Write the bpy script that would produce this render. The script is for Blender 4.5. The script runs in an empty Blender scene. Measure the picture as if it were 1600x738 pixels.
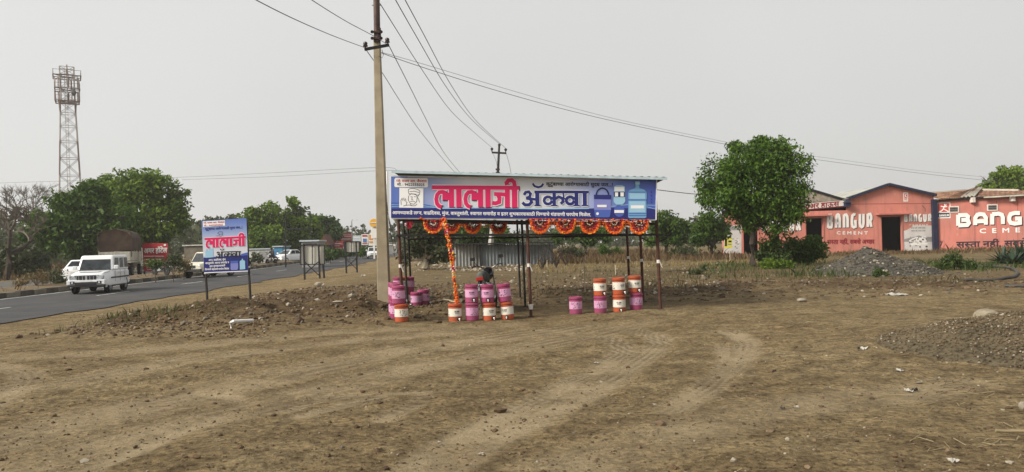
import bpy, bmesh, math, random
import numpy as np
from mathutils import Vector, Matrix

C = bpy.context.scene.collection
SC = bpy.context.scene
R = math.radians
# ------------------------------------------------------------------ camera
F_PX, CX, CY = 1209.0, 800.0, 369.0          # focal length and centre of the 1600 x 738 photograph
CAM = Vector((0, 0, 1.55))
PITCH, ROLL = math.atan(12 / F_PX), math.atan(0.025)
_r0, _u0, FWD = Vector((1, 0, 0)), Vector((0, -math.sin(PITCH), math.cos(PITCH))), Vector((0, math.cos(PITCH), math.sin(PITCH)))
RGT = _r0 * math.cos(ROLL) - _u0 * math.sin(ROLL)
UPV = _u0 * math.cos(ROLL) + _r0 * math.sin(ROLL)
cam = bpy.data.cameras.new('camera')
cam.sensor_width = 36.0
cam.lens = 36.0 * F_PX / 1600.0
cam.clip_start, cam.clip_end = 0.1, 3000
cam_ob = bpy.data.objects.new('camera', cam)
C.objects.link(cam_ob)
cam_ob.matrix_world = Matrix(((RGT.x, UPV.x, -FWD.x, CAM.x), (RGT.y, UPV.y, -FWD.y, CAM.y), (RGT.z, UPV.z, -FWD.z, CAM.z), (0, 0, 0, 1)))
SC.camera = cam_ob
# ------------------------------------------------------------------ sky and sun
SUN_EL, SUN_AZ = R(34), R(-118)               # azimuth measured from +Y towards +X
world = bpy.data.worlds.new('World')
SC.world = world
world.use_nodes = True
wn, wl = world.node_tree.nodes, world.node_tree.links
bg = wn['Background']
sky = wn.new('ShaderNodeTexSky')
sky.sky_type = 'NISHITA'
sky.sun_disc = False
sky.sun_elevation = SUN_EL
sky.sun_rotation = SUN_AZ
sky.dust_density = 6.0
sky.air_density = 1.5
hsv = wn.new('ShaderNodeHueSaturation')
hsv.inputs['Saturation'].default_value = 0.12
wmix = wn.new('ShaderNodeMixRGB')
wmix.inputs[0].default_value = 0.74             # the overcast layer that veils the sky
wmix.inputs[2].default_value = (6.85, 6.88, 6.84, 1)
wl.new(sky.outputs[0], hsv.inputs['Color'])
wl.new(hsv.outputs[0], wmix.inputs[1])
wtc = wn.new('ShaderNodeTexCoord')
wno = wn.new('ShaderNodeTexNoise')              # slow changes of thickness in the cloud veil
wno.inputs['Scale'].default_value = 1.1
wno.inputs['Detail'].default_value = 3
wl.new(wtc.outputs['Generated'], wno.inputs['Vector'])
wrp = wn.new('ShaderNodeValToRGB')
wrp.color_ramp.elements[0].position, wrp.color_ramp.elements[1].position = .3, .7
wrp.color_ramp.elements[0].color = (.94, .943, .95, 1)
wrp.color_ramp.elements[1].color = (1.06, 1.058, 1.05, 1)
wl.new(wno.outputs['Fac'], wrp.inputs[0])
wmu = wn.new('ShaderNodeMixRGB')
wmu.blend_type = 'MULTIPLY'
wmu.inputs[0].default_value = 1.0
wl.new(wmix.outputs[0], wmu.inputs[1])
wl.new(wrp.outputs[0], wmu.inputs[2])
wdt = wn.new('ShaderNodeVectorMath')           # the veil is brighter towards the sun's side
wdt.operation = 'DOT_PRODUCT'
wdt.inputs[1].default_value = (math.sin(SUN_AZ), math.cos(SUN_AZ), 0)
wl.new(wtc.outputs['Generated'], wdt.inputs[0])
wmr = wn.new('ShaderNodeMapRange')
wmr.inputs['From Min'].default_value, wmr.inputs['From Max'].default_value = -1.0, .6
wmr.inputs['To Min'].default_value, wmr.inputs['To Max'].default_value = .92, 1.2
wl.new(wdt.outputs['Value'], wmr.inputs['Value'])
wm2 = wn.new('ShaderNodeMixRGB')
wm2.blend_type = 'MULTIPLY'
wm2.inputs[0].default_value = 1.0
wl.new(wmu.outputs[0], wm2.inputs[1])
wl.new(wmr.outputs[0], wm2.inputs[2])
wl.new(wm2.outputs[0], bg.inputs['Color'])
bg.inputs['Strength'].default_value = 0.10
sl = bpy.data.lights.new('sun', 'SUN')
sl.energy = 4.1
sl.angle = R(18)
sl.color = (1.0, 0.93, 0.82)
sun = bpy.data.objects.new('sun', sl)
C.objects.link(sun)
_sd = Vector((math.sin(SUN_AZ) * math.cos(SUN_EL), math.cos(SUN_AZ) * math.cos(SUN_EL), math.sin(SUN_EL)))
sun.rotation_euler = _sd.to_track_quat('Z', 'Y').to_euler()
SC.cycles.volume_bounces = 2
SC.cycles.use_denoising = True
SC.cycles.denoising_prefilter = 'ACCURATE'
SC.view_settings.view_transform = 'Standard'
SC.view_settings.look = 'None'
SC.view_settings.exposure = 0.22
SC.view_settings.gamma = 1.0
SC.view_settings.use_curve_mapping = False

# ------------------------------------------------------------------ measuring helpers
def ray(px, py):
    return FWD + RGT * ((px - CX) / F_PX) + UPV * ((CY - py) / F_PX)
def P(px, py, Y):
    d = ray(px, py)
    return CAM + d * (Y / d.y)
def interp(x, tab):
    return float(np.interp(x, [a for a, b in tab], [b for a, b in tab]))
ROADZ = [(-60, -.5), (0, -.45), (22, -.40), (37, -.32), (55, -.23), (88, -.02), (103, .06), (140, .1), (400, .2), (1000, .2)]
def curve_off(y):
    y = np.asarray(y, float)
    q = np.where(y > 50, -0.0007 * (np.minimum(y, 140) - 50) ** 2, 0.0)
    return q + np.where(y > 140, -0.126 * (y - 140), 0.0)
def road_z(y):
    return np.interp(y, [a for a, b in ROADZ], [b for a, b in ROADZ])
XR, XL = -14.8, -22.9                          # near and far edge of the near carriageway
def sstep(a, b, x):
    t = np.clip((np.asarray(x, float) - a) / (b - a), 0, 1)
    return t * t * (3 - 2 * t)
def _hash(ix, iy, s):
    n = (ix * 374761393 + iy * 668265263 + s * 974634511) & 0x7fffffff
    n = ((n ^ (n >> 13)) * 1274126177) & 0x7fffffff
    return ((n ^ (n >> 16)) & 0xffff) / 65535.0
def vnoise(x, y, s=0):
    x, y = np.asarray(x, float), np.asarray(y, float)
    ix, iy = np.floor(x).astype(np.int64), np.floor(y).astype(np.int64)
    fx, fy = x - ix, y - iy
    fx, fy = fx * fx * (3 - 2 * fx), fy * fy * (3 - 2 * fy)
    a, b = _hash(ix, iy, s), _hash(ix + 1, iy, s)
    c, d = _hash(ix, iy + 1, s), _hash(ix + 1, iy + 1, s)
    return (a + (b - a) * fx) * (1 - fy) + (c + (d - c) * fx) * fy - 0.5
def fbm(x, y, s=0, o=4):
    t, a = 0, 1.0
    for k in range(o):
        t = t + a * vnoise(x * 2 ** k, y * 2 ** k, s + k)
        a *= 0.5
    return t
def gauss(x, y, cx, cy, sx, sy):
    return np.exp(-((x - cx) / sx) ** 2 - ((y - cy) / sy) ** 2)
def mound_mask(x, y):
    m = gauss(x, y, -4.6, 20.6, 3.0, 4.2) + .8 * gauss(x, y, -6.9, 18.2, 2.3, 1.7) + .45 * gauss(x, y, -8.6, 17.2, 2.2, .8)
    m = m + .55 * gauss(x, y, -5.0, 27, 3.5, 5)
    return np.minimum(m, 1.2)
def belt_mask(x, y):
    m = gauss(x, y, 9.0, 22.5, 6.0, 2.0) + gauss(x, y, 3.0, 24, 5.0, 3.5) * .7
    return np.minimum(m, 1.0)
def H(x, y):
    x, y = np.asarray(x, float), np.asarray(y, float)
    zr = road_z(y) - 0.028
    t = 1 - sstep(0.4, 8.0, x - (XR + curve_off(y)))
    near = sstep(60, 12, y)
    z = zr * t
    z = z + (1 - t) * (0.06 * fbm(x * .25, y * .25, 3) + 0.02 * fbm(x * 1.3, y * 1.3, 9, 3) * near)
    mm = mound_mask(x, y)
    z = z + mm * (0.20 + 0.34 * fbm(x * .8, y * .8, 21, 5)) * (1 - t * .8)
    bm_ = belt_mask(x, y)
    z = z + bm_ * (0.08 + 0.26 * fbm(x * .9, y * .9, 31, 5))
    z = z + 0.05 * sstep(0.5, 3.2, x) * sstep(8, 15, y)
    z = z + .1 * gauss(x, y, 7.2, 11.5, 2.0, 2.0)
    return z
def Hf(x, y):
    return float(H(x, y))
def G(px, py):
    d = ray(px, py)
    z = 0.0
    for _ in range(22):
        if d.z >= -1e-5: break
        p = CAM + d * ((z - CAM.z) / d.z)
        z = z + .6 * (Hf(p.x, p.y) - z)
    return Vector((p.x, p.y, Hf(p.x, p.y)))
def at_y(px, Y):
    """ground point on the photo column px at distance Y"""
    p = P(px, 380, Y)
    return Vector((p.x, Y, Hf(p.x, Y)))

# ------------------------------------------------------------------ materials
MATS = {}
def mat(name, col, rough=.8, metal=0., vary=.18, scale=6., bump=0., bscale=40., spec=.3, alpha=1., dirt=None, dscale=1.5, damt=.5, trans=0.):
    if name in MATS: return MATS[name]
    m = bpy.data.materials.new(name)
    m.use_nodes = True
    n, l = m.node_tree.nodes, m.node_tree.links
    b = n['Principled BSDF']
    b.inputs['Roughness'].default_value = rough
    b.inputs['Metallic'].default_value = metal
    b.inputs['Specular IOR Level'].default_value = spec
    tc = n.new('ShaderNodeNewGeometry')
    c4 = (*col, 1)
    out = None
    if vary > 0:
        ns = n.new('ShaderNodeTexNoise')
        ns.inputs['Scale'].default_value = scale
        ns.inputs['Detail'].default_value = 5
        l.new(tc.outputs['Position'], ns.inputs['Vector'])
        rp = n.new('ShaderNodeValToRGB')
        rp.color_ramp.elements[0].position, rp.color_ramp.elements[1].position = .3, .72
        rp.color_ramp.elements[0].color = (*[c * (1 - vary) for c in col], 1)
        rp.color_ramp.elements[1].color = (*[min(1, c * (1 + vary)) for c in col], 1)
        l.new(ns.outputs['Fac'], rp.inputs[0])
        out = rp.outputs[0]
    if dirt:
        nd = n.new('ShaderNodeTexNoise')
        nd.inputs['Scale'].default_value = dscale
        nd.inputs['Detail'].default_value = 6
        nd.inputs['Roughness'].default_value = .65
        l.new(tc.outputs['Position'], nd.inputs['Vector'])
        rd = n.new('ShaderNodeValToRGB')
        rd.color_ramp.elements[0].position, rd.color_ramp.elements[1].position = .45, .75
        rd.color_ramp.elements[1].color = (damt, damt, damt, 1)
        rd.color_ramp.elements[0].color = (0, 0, 0, 1)
        l.new(nd.outputs['Fac'], rd.inputs[0])
        mx = n.new('ShaderNodeMixRGB')
        if out: l.new(out, mx.inputs[1])
        else: mx.inputs[1].default_value = c4
        mx.inputs[2].default_value = (*dirt, 1)
        l.new(rd.outputs[0], mx.inputs[0])
        out = mx.outputs[0]
    if out: l.new(out, b.inputs['Base Color'])
    else: b.inputs['Base Color'].default_value = c4
    if bump > 0:
        nb = n.new('ShaderNodeTexNoise')
        nb.inputs['Scale'].default_value = bscale
        nb.inputs['Detail'].default_value = 4
        l.new(tc.outputs['Position'], nb.inputs['Vector'])
        bp = n.new('ShaderNodeBump')
        bp.inputs['Strength'].default_value = bump
        bp.inputs['Distance'].default_value = .02
        l.new(nb.outputs['Fac'], bp.inputs['Height'])
        l.new(bp.outputs[0], b.inputs['Normal'])
    MATS[name] = m
    return m

def leaf_mat(name, dark, light, trans=.25):
    if name in MATS: return MATS[name]
    m = bpy.data.materials.new(name)
    m.use_nodes = True
    n, l = m.node_tree.nodes, m.node_tree.links
    b = n['Principled BSDF']
    b.inputs['Roughness'].default_value = .6
    b.inputs['Specular IOR Level'].default_value = .25
    at = n.new('ShaderNodeAttribute')
    at.attribute_name = 'tint'
    rp = n.new('ShaderNodeValToRGB')
    rp.color_ramp.elements[0].color = (*dark, 1)
    rp.color_ramp.elements[1].color = (*light, 1)
    l.new(at.outputs['Fac'], rp.inputs[0])
    l.new(rp.outputs[0], b.inputs['Base Color'])
    tr = n.new('ShaderNodeBsdfTranslucent')
    l.new(rp.outputs[0], tr.inputs['Color'])
    ms = n.new('ShaderNodeMixShader')
    ms.inputs[0].default_value = trans
    l.new(b.outputs[0], ms.inputs[1])
    l.new(tr.outputs[0], ms.inputs[2])
    l.new(ms.outputs[0], n['Material Output'].inputs['Surface'])
    MATS[name] = m
    return m

def ramp_mat(name, a, b, stops, rough=.45, glow=0):
    """printed sheet whose colour runs along one direction given by the printed attribute"""
    m = bpy.data.materials.new(name)
    m.use_nodes = True
    n, l = m.node_tree.nodes, m.node_tree.links
    bs = n['Principled BSDF']
    bs.inputs['Roughness'].default_value = rough
    at = n.new('ShaderNodeAttribute')
    at.attribute_name = 'print'
    rp = n.new('ShaderNodeValToRGB')
    while len(rp.color_ramp.elements) > 1: rp.color_ramp.elements.remove(rp.color_ramp.elements[0])
    rp.color_ramp.elements[0].position = stops[0][0]
    rp.color_ramp.elements[0].color = (*stops[0][1], 1)
    for p_, c_ in stops[1:]:
        e = rp.color_ramp.elements.new(p_)
        e.color = (*c_, 1)
    l.new(at.outputs['Fac'], rp.inputs[0])
    l.new(rp.outputs[0], bs.inputs['Base Color'])
    return m

# ------------------------------------------------------------------ mesh builder
ORG = {}
class MB:
    def __init__(s): s.v, s.f, s.m = [], [], []
    def add(s, vs, fs, m=0):
        k = len(s.v)
        s.v.extend([tuple(p) for p in vs])
        for f in fs:
            s.f.append(tuple(i + k for i in f))
            s.m.append(m)
    def box(s, c, size, m=0, rot=None, taper=1.0):
        x, y, z = size[0] / 2, size[1] / 2, size[2] / 2
        vs = [Vector((sx * x * (taper if sz > 0 else 1), sy * y * (taper if sz > 0 else 1), sz * z)) for sz in (-1, 1) for sy in (-1, 1) for sx in (-1, 1)]
        if rot is not None: vs = [rot @ p for p in vs]
        c = Vector(c)
        s.add([p + c for p in vs], [(0, 2, 3, 1), (4, 5, 7, 6), (0, 1, 5, 4), (2, 6, 7, 3), (0, 4, 6, 2), (1, 3, 7, 5)], m)
        return s
    def bar(s, a, b, w, h, m=0, up=Vector((0, 0, 1))):
        a, b = Vector(a), Vector(b)
        d = (b - a).normalized()
        sd = d.cross(up)
        if sd.length < 1e-4: sd = d.cross(Vector((0, 1, 0)))
        sd.normalize()
        u = sd.cross(d)
        vs = [p + sd * (i * w / 2) + u * (j * h / 2) for p in (a, b) for i, j in ((-1, -1), (1, -1), (1, 1), (-1, 1))]
        s.add(vs, [(0, 1, 2, 3), (7, 6, 5, 4), (0, 4, 5, 1), (1, 5, 6, 2), (2, 6, 7, 3), (3, 7, 4, 0)], m)
        return s
    def tube(s, pts, r, n=8, m=0, cap=True):
        pts = [Vector(p) for p in pts]
        rs = r if isinstance(r, (list, tuple)) else [r] * len(pts)
        k = len(s.v)
        for i, p in enumerate(pts):
            t = (pts[min(i + 1, len(pts) - 1)] - pts[max(i - 1, 0)])
            t = t.normalized() if t.length > 1e-9 else Vector((0, 0, 1))
            a = t.orthogonal() if abs(t.z) > .999 else t.cross(Vector((0, 0, 1)))
            a.normalize()
            b = t.cross(a)
            for j in range(n):
                th = 2 * math.pi * j / n
                s.v.append(tuple(p + a * (rs[i] * math.cos(th)) + b * (rs[i] * math.sin(th))))
        for i in range(len(pts) - 1):
            for j in range(n):
                s.f.append((k + i * n + j, k + i * n + (j + 1) % n, k + (i + 1) * n + (j + 1) % n, k + (i + 1) * n + j))
                s.m.append(m)
        if cap:
            s.f.append(tuple(k + j for j in range(n))[::-1]); s.m.append(m)
            s.f.append(tuple(k + (len(pts) - 1) * n + j for j in range(n))); s.m.append(m)
        return s
    def lathe(s, prof, n=20, m=0, M=Matrix()):
        """prof: (radius, height) or (radius, height, material of the ring above)"""
        k = len(s.v)
        for q in prof:
            for j in range(n):
                th = 2 * math.pi * j / n
                s.v.append(tuple(M @ Vector((q[0] * math.cos(th), q[0] * math.sin(th), q[1]))))
        for i in range(len(prof) - 1):
            mm = prof[i][2] if len(prof[i]) > 2 else m
            for j in range(n):
                s.f.append((k + i * n + j, k + i * n + (j + 1) % n, k + (i + 1) * n + (j + 1) % n, k + (i + 1) * n + j))
                s.m.append(mm)
        s.f.append(tuple(k + j for j in range(n))[::-1]); s.m.append(prof[0][2] if len(prof[0]) > 2 else m)
        s.f.append(tuple(k + (len(prof) - 1) * n + j for j in range(n))); s.m.append(prof[-1][2] if len(prof[-1]) > 2 else m)
        return s
    def frustum(s, r0, z0, r1, z1, m=0):
        (a, b, w), (c, d, x) = r0, r1
        vs = [(a, -w, z0), (b, -w, z0), (b, w, z0), (a, w, z0), (c, -x, z1), (d, -x, z1), (d, x, z1), (c, x, z1)]
        s.add(vs, [(3, 2, 1, 0), (4, 5, 6, 7), (0, 1, 5, 4), (1, 2, 6, 5), (2, 3, 7, 6), (3, 0, 4, 7)], m)
        return s
    def prism(s, prof, y0, y1, m=0):
        n = len(prof)
        vs = [(x, y0, z) for x, z in prof] + [(x, y1, z) for x, z in prof]
        fs = [tuple(range(n)), tuple(range(2 * n - 1, n - 1, -1))] + [(i, n + i, n + (i + 1) % n, (i + 1) % n) for i in range(n)]
        s.add(vs, fs, m)
        return s
    def blob(s, c, r, rng, m=0, squash=.7, jag=.25, sub=1):
        k = len(s.v)
        base = ICO[sub]
        c = Vector(c)
        rx, ry, rz = (r * rng.uniform(.75, 1.25) for _ in range(3))
        for p in base[0]:
            q = 1 + rng.uniform(-jag, jag)
            s.v.append((c.x + p[0] * rx * q, c.y + p[1] * ry * q, c.z + p[2] * rz * q * squash))
        for f in base[1]:
            s.f.append(tuple(i + k for i in f)); s.m.append(m)
        return s
    def build(s, name, mats, parent=None, smooth=False, bevel=0, local=False, attr=None):
        me = bpy.data.meshes.new(name)
        o_ = Vector((0, 0, 0))
        if parent is not None and not local: o_ = ORG.get(parent.name, o_)
        me.from_pydata([(p[0] - o_.x, p[1] - o_.y, p[2] - o_.z) for p in s.v], [], s.f)
        if not isinstance(mats, (list, tuple)): mats = [mats]
        for q in mats: me.materials.append(q)
        me.polygons.foreach_set('material_index', s.m)
        if attr is not None:
            a = me.attributes.new(attr[0], 'FLOAT', 'POINT')
            vals = [attr[1](p) for p in s.v]
            a.data.foreach_set('value', vals)
        if smooth:
            me.polygons.foreach_set('use_smooth', [True] * len(me.polygons))
            try: me.set_sharp_from_angle(angle=R(smooth if smooth is not True else 40))
            except Exception: pass
        me.update()
        o = bpy.data.objects.new(name, me)
        C.objects.link(o)
        if parent is not None:
            o.parent = parent
            if not local: ORG[o.name] = o_
        else: ORG[o.name] = Vector((0, 0, 0))
        if bevel:
            bv = o.modifiers.new('bevel', 'BEVEL')
            bv.width, bv.segments, bv.limit_method, bv.angle_limit = bevel, 2, 'ANGLE', R(35)
        return o
ICO = {}
for _s in (1, 2):
    _b = bmesh.new()
    bmesh.ops.create_icosphere(_b, subdivisions=_s, radius=1)
    _b.verts.ensure_lookup_table()
    ICO[_s] = ([tuple(v.co) for v in _b.verts], [tuple(v.index for v in f.verts) for f in _b.faces])
    _b.free()

def tag(o, label=None, cat=None, group=None, kind=None):
    if label: o['label'] = label
    if cat: o['category'] = cat
    if group: o['group'] = group
    if kind: o['kind'] = kind
    return o
def empty(name, loc, label=None, cat=None, group=None, rz=0):
    o = bpy.data.objects.new(name, None)
    o.empty_display_size = .2
    C.objects.link(o)
    o.location = loc
    o.rotation_euler = (0, 0, rz)
    ORG[o.name] = Vector(loc)
    return tag(o, label, cat, group)
def copy_tree(o, parent=None):
    c = o.copy()
    C.objects.link(c)
    if parent is not None: c.parent = parent
    for ch in list(o.children): copy_tree(ch, c)
    return c

# ------------------------------------------------------------------ lettering and printing on flat planes
_GL = {}
def glyph(ch):
    if ch in _GL: return _GL[ch]
    def mk(t):
        c = bpy.data.curves.new('glyph', 'FONT')
        c.body = t; c.size = 1; c.resolution_u = 2
        o = bpy.data.objects.new('glyph', c)
        C.objects.link(o)
        bpy.context.view_layer.update()
        e = o.evaluated_get(bpy.context.evaluated_depsgraph_get())
        me = e.to_mesh()
        me.calc_loop_triangles()
        vs = [(v.co.x, v.co.y) for v in me.vertices]
        ts = [tuple(t.vertices) for t in me.loop_triangles]
        e.to_mesh_clear()
        bpy.data.objects.remove(o)
        bpy.data.curves.remove(c)
        return vs, ts
    vs, ts = mk(ch)
    hb = max(p[0] for p in mk('H')[0])
    adv = max(p[0] for p in mk(ch + 'H')[0]) - hb
    _GL[ch] = (vs, ts, adv)
    return _GL[ch]
def clip_tri(tri, xc):
    out = []
    for i in range(len(tri)):
        a, b = tri[i], tri[(i + 1) % len(tri)]
        ia, ib = a[0] <= xc, b[0] <= xc
        if ia: out.append(a)
        if ia != ib:
            t = (xc - a[0]) / (b[0] - a[0])
            out.append((xc, a[1] + t * (b[1] - a[1])))
    return out
def layout(s):
    """list of (polygons in em units); joins half letters and moves the short i before its letter"""
    cons = lambda c: '\u0915' <= c <= '\u0939'
    toks = []
    for i, c in enumerate(s):
        if c == '\u094d':
            if toks and i + 1 < len(s) and cons(s[i + 1]):
                toks[-1] = (toks[-1][0], True)
            continue
        if c == '\u093f':
            k = len(toks) - 1
            while k > 0 and toks[k - 1][1]: k -= 1
            toks.insert(k, (c, False))
            continue
        toks.append((c, False))
    x, polys = 0.0, []
    for c, half in toks:
        if c == ' ':
            x += .26; continue
        vs, ts, adv = glyph(c)
        if half: xc = adv * (.86 if c in '\u0915\u092b' else .70 if c not in '\u0930\u0926\u0939\u091f' else .9)
        g = []
        for t in ts:
            tri = [vs[i] for i in t]
            if half:
                tri = clip_tri(tri, xc)
                if len(tri) < 3: continue
            g.append([(p[0] + x, p[1]) for p in tri])
        polys.append(g)
        x += xc if half else adv
    return polys, x
class Plane:
    """a flat face in the scene; its printing is measured in photograph pixels and laid onto it"""
    def __init__(s, o, n):
        s.o, s.n = Vector(o), Vector(n).normalized()
        if s.n.y > 0: s.n = -s.n
        s.k = 0
    def hit(s, px, py, lift=0.):
        d = ray(px, py)
        t = (s.o - CAM).dot(s.n) / d.dot(s.n)
        return CAM + d * t + s.n * lift
    def poly(s, mb, pts, m, layer):
        s.k += 1
        lift = layer * .0025 + (s.k % 12) * .00015
        mb.add([s.hit(x, y, lift) for x, y in pts], [tuple(range(len(pts)))], m)
    def rect(s, mb, x0, y0, x1, y1, m, layer, sl=0.):
        s.poly(mb, [(x0, y0), (x1, y0 + sl * (x1 - x0)), (x1, y1 + sl * (x1 - x0)), (x0, y1)], m, layer)
    def ribbon(s, mb, pts, w, m, layer, closed=False):
        pts = [Vector((p[0], p[1])) for p in pts]
        n = len(pts)
        L, Rr = [], []
        for i in range(n):
            a = pts[i - 1] if (i > 0 or closed) else pts[i]
            b = pts[(i + 1) % n] if (i < n - 1 or closed) else pts[i]
            d1 = (pts[i] - a).normalized() if (pts[i] - a).length > 1e-6 else (b - pts[i]).normalized()
            d2 = (b - pts[i]).normalized() if (b - pts[i]).length > 1e-6 else d1
            t = (d1 + d2)
            t = t.normalized() if t.length > 1e-6 else d1
            nn = Vector((-t.y, t.x))
            k = 1 / max(.55, nn.dot(Vector((-d1.y, d1.x))))
            L.append(pts[i] + nn * (w / 2 * k)); Rr.append(pts[i] - nn * (w / 2 * k))
        s.k += 1
        lift = layer * .0025 + (s.k % 12) * .00015
        vs = [s.hit(p.x, p.y, lift) for p in L] + [s.hit(p.x, p.y, lift) for p in Rr]
        rng_ = n if closed else n - 1
        mb.add(vs, [(i, (i + 1) % n, n + (i + 1) % n, n + i) for i in range(rng_)], m)
    def text(s, mb, t, x0, y0, x1, y1, h, m, layer, bold=0., shear=0.):
        """baseline from (x0,y0) to (x1,y1); h = height in pixels of a full letter"""
        polys, W = layout(t)
        sx = (x1 - x0) / W
        sy = h / .66
        offs = [(0, 0)] if not bold else [(-bold, 0), (bold, 0), (0, bold), (0, -bold)]
        for gi, g in enumerate(polys):
            for oi, (ox, oy) in enumerate(offs):
                lift = layer * .0025 + (gi % 3) * .0007 + oi * .00015
                for poly in g:
                    pp = []
                    for (gx, gy) in poly:
                        X = x0 + gx * sx + ox
                        pp.append(s.hit(X, y0 + (X - x0) * (y1 - y0) / (x1 - x0) - gy * sy + oy, lift))
                    mb.add(pp, [tuple(range(len(pp)))], m)
def arc(cx, cy, r, a0, a1, n=10, ry=None):
    ry = r if ry is None else ry
    return [(cx + r * math.cos(R(a0 + (a1 - a0) * i / n)), cy + ry * math.sin(R(a0 + (a1 - a0) * i / n))) for i in range(n + 1)]

# ================================================================== GROUND
def axis(segs):
    out = [segs[0][0]]
    for a, b, st in segs:
        n = max(1, int(round((b - a) / st)))
        out += [a + (b - a) * (i + 1) / n for i in range(n)]
    return np.array(out)
gx = axis([(-700, -120, 60), (-120, -40, 6), (-40, -16, 1.0), (-16, -9, .3), (-9, 9.5, .05), (9.5, 16, .2), (16, 50, 1.2), (50, 120, 6), (120, 700, 60)])
gy = axis([(-40, -6, 6), (-6, 4.5, 1), (4.5, 5.5, .08), (5.5, 12.5, .035), (12.5, 20, .09), (20, 30, .16), (30, 60, .8), (60, 140, 4), (140, 900, 60)])
X, Y = np.meshgrid(gx, gy)
Z = H(X, Y)
def seg_dist(px_, py_, line):
    d = np.full(px_.shape, 1e9)
    for a, b in zip(line[:-1], line[1:]):
        ab = b - a
        t = np.clip(((px_ - a.x) * ab.x + (py_ - a.y) * ab.y) / max(1e-9, ab.x ** 2 + ab.y ** 2), 0, 1)
        d = np.minimum(d, np.hypot(px_ - a.x - t * ab.x, py_ - a.y - t * ab.y))
    return d
TRACKS = [
    ([(600, 760), (700, 695), (790, 650), (880, 605), (940, 575), (972, 552), (972, 538), (945, 527), (890, 520)], .13, 1.),
    ([(640, 770), (760, 690), (880, 635), (960, 590), (1010, 555), (1030, 538), (1025, 526), (990, 516)], .16, .9),
    ([(1050, 640), (1100, 608), (1150, 572), (1168, 550), (1165, 532), (1140, 518)], .14, .9),
    ([(1100, 600), (1128, 580), (1138, 560), (1130, 540)], .10, .8),
    ([(120, 740), (240, 690), (330, 655), (372, 638), (380, 628), (360, 618), (300, 612), (200, 628)], .10, 1.),
    ([(-30, 640), (20, 612), (44, 596), (42, 584), (15, 574), (-30, 570)], .14, 1.),
    ([(470, 650), (540, 632), (585, 624), (575, 615), (500, 618)], .09, .9),
    ([(600, 655), (645, 632), (664, 622), (655, 613), (560, 618), (440, 628)], .09, 1.),
    ([(450, 640), (478, 632), (480, 626), (455, 622), (300, 632)], .09, .9),
    ([(0, 690), (200, 640), (420, 590), (640, 545), (900, 510)], .4, .6),
    ([(0, 740), (300, 660), (600, 585), (800, 545), (1000, 505)], .32, .55),
    ([(-20, 615), (150, 590), (300, 560), (520, 535), (750, 515)], .32, .6),
    ([(820, 760), (1000, 690), (1200, 640), (1500, 600)], .3, .5),
    ([(0, 560), (250, 545), (500, 520), (800, 508)], .3, .5),
]
trk = np.zeros(X.shape)
tread = np.zeros(X.shape)
near = (Y < 24) & (Y > 4)
jx = X + .05 * fbm(X * 1.5, Y * 1.5, 51, 3)
jy = Y + .05 * fbm(X * 1.5, Y * 1.5, 57, 3)
for line, w, amt in TRACKS:
    L3 = [G(*p) for p in line]
    d = np.full(X.shape, 1e9)
    d[near] = seg_dist(jx[near], jy[near], L3)
    core = np.exp(-(d / (w * 1.35)) ** 4)
    trk = np.maximum(trk, core * amt)
    lines_ = np.where(d < w * 1.05, .5 - .5 * np.cos(d / w * math.pi * 3.0), 0) * amt * (amt > .5)
    tread = np.maximum(tread, lines_)
    rut = -lines_ * .008
    Z = Z - core * .012 * amt + rut
trk = np.clip(trk * (.85 + .8 * fbm(X * 2.2, Y * 2.2, 61, 3)), 0, 1)
tread = np.clip(tread * (.35 + 2.4 * fbm(X * .9, Y * .9, 63, 3)), 0, 1)
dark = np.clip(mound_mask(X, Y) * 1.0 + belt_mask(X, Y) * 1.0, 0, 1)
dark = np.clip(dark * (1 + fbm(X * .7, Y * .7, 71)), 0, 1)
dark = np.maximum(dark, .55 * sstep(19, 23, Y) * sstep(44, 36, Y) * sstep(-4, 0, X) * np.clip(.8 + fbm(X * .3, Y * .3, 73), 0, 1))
dark = np.maximum(dark, np.clip(.75 * gauss(X, Y, -.9, 18.9, 2.6, 1.9) + .7 * gauss(X, Y, 2.2, 19.4, 2.6, 2.0), 0, .8) * np.clip(.9 + fbm(X * .9, Y * .9, 75), 0, 1.1))  # stall floor shading, put into the ground colour as dark soil
grassy = sstep(24, 34, Y) * sstep(-10, -4, X) 
Z = Z + np.where(near, .016 * fbm(X * 4, Y * 4, 81, 3) * (1 - trk) + .03 * np.maximum(0, fbm(X * 6, Y * 6, 85, 3) - .25), 0)
import bisect
_gx, _gy, _Z = list(gx), list(gy), Z
def Hf(x, y):
    """height of the finished ground sheet"""
    i = min(max(bisect.bisect_right(_gx, x) - 1, 0), len(_gx) - 2)
    j = min(max(bisect.bisect_right(_gy, y) - 1, 0), len(_gy) - 2)
    u, v = (x - _gx[i]) / (_gx[i + 1] - _gx[i]), (y - _gy[j]) / (_gy[j + 1] - _gy[j])
    a, b = _Z[j, i] + (_Z[j, i + 1] - _Z[j, i]) * u, _Z[j + 1, i] + (_Z[j + 1, i + 1] - _Z[j + 1, i]) * u
    return float(a + (b - a) * v)
ny, nx = X.shape
me = bpy.data.meshes.new('ground')
co = np.stack([X, Y, Z], -1).reshape(-1, 3)
ii = np.arange(ny * nx).reshape(ny, nx)
q = np.stack([ii[:-1, :-1], ii[:-1, 1:], ii[1:, 1:], ii[1:, :-1]], -1).reshape(-1, 4)
def fast_mesh(me, co, q):
    me.vertices.add(len(co)); me.loops.add(q.size); me.polygons.add(len(q))
    me.vertices.foreach_set('co', co.astype(np.float32).ravel())
    me.loops.foreach_set('vertex_index', q.astype(np.int32).ravel())
    me.polygons.foreach_set('loop_start', np.arange(0, q.size, q.shape[1], dtype=np.int32))
    me.update(calc_edges=True)
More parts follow.
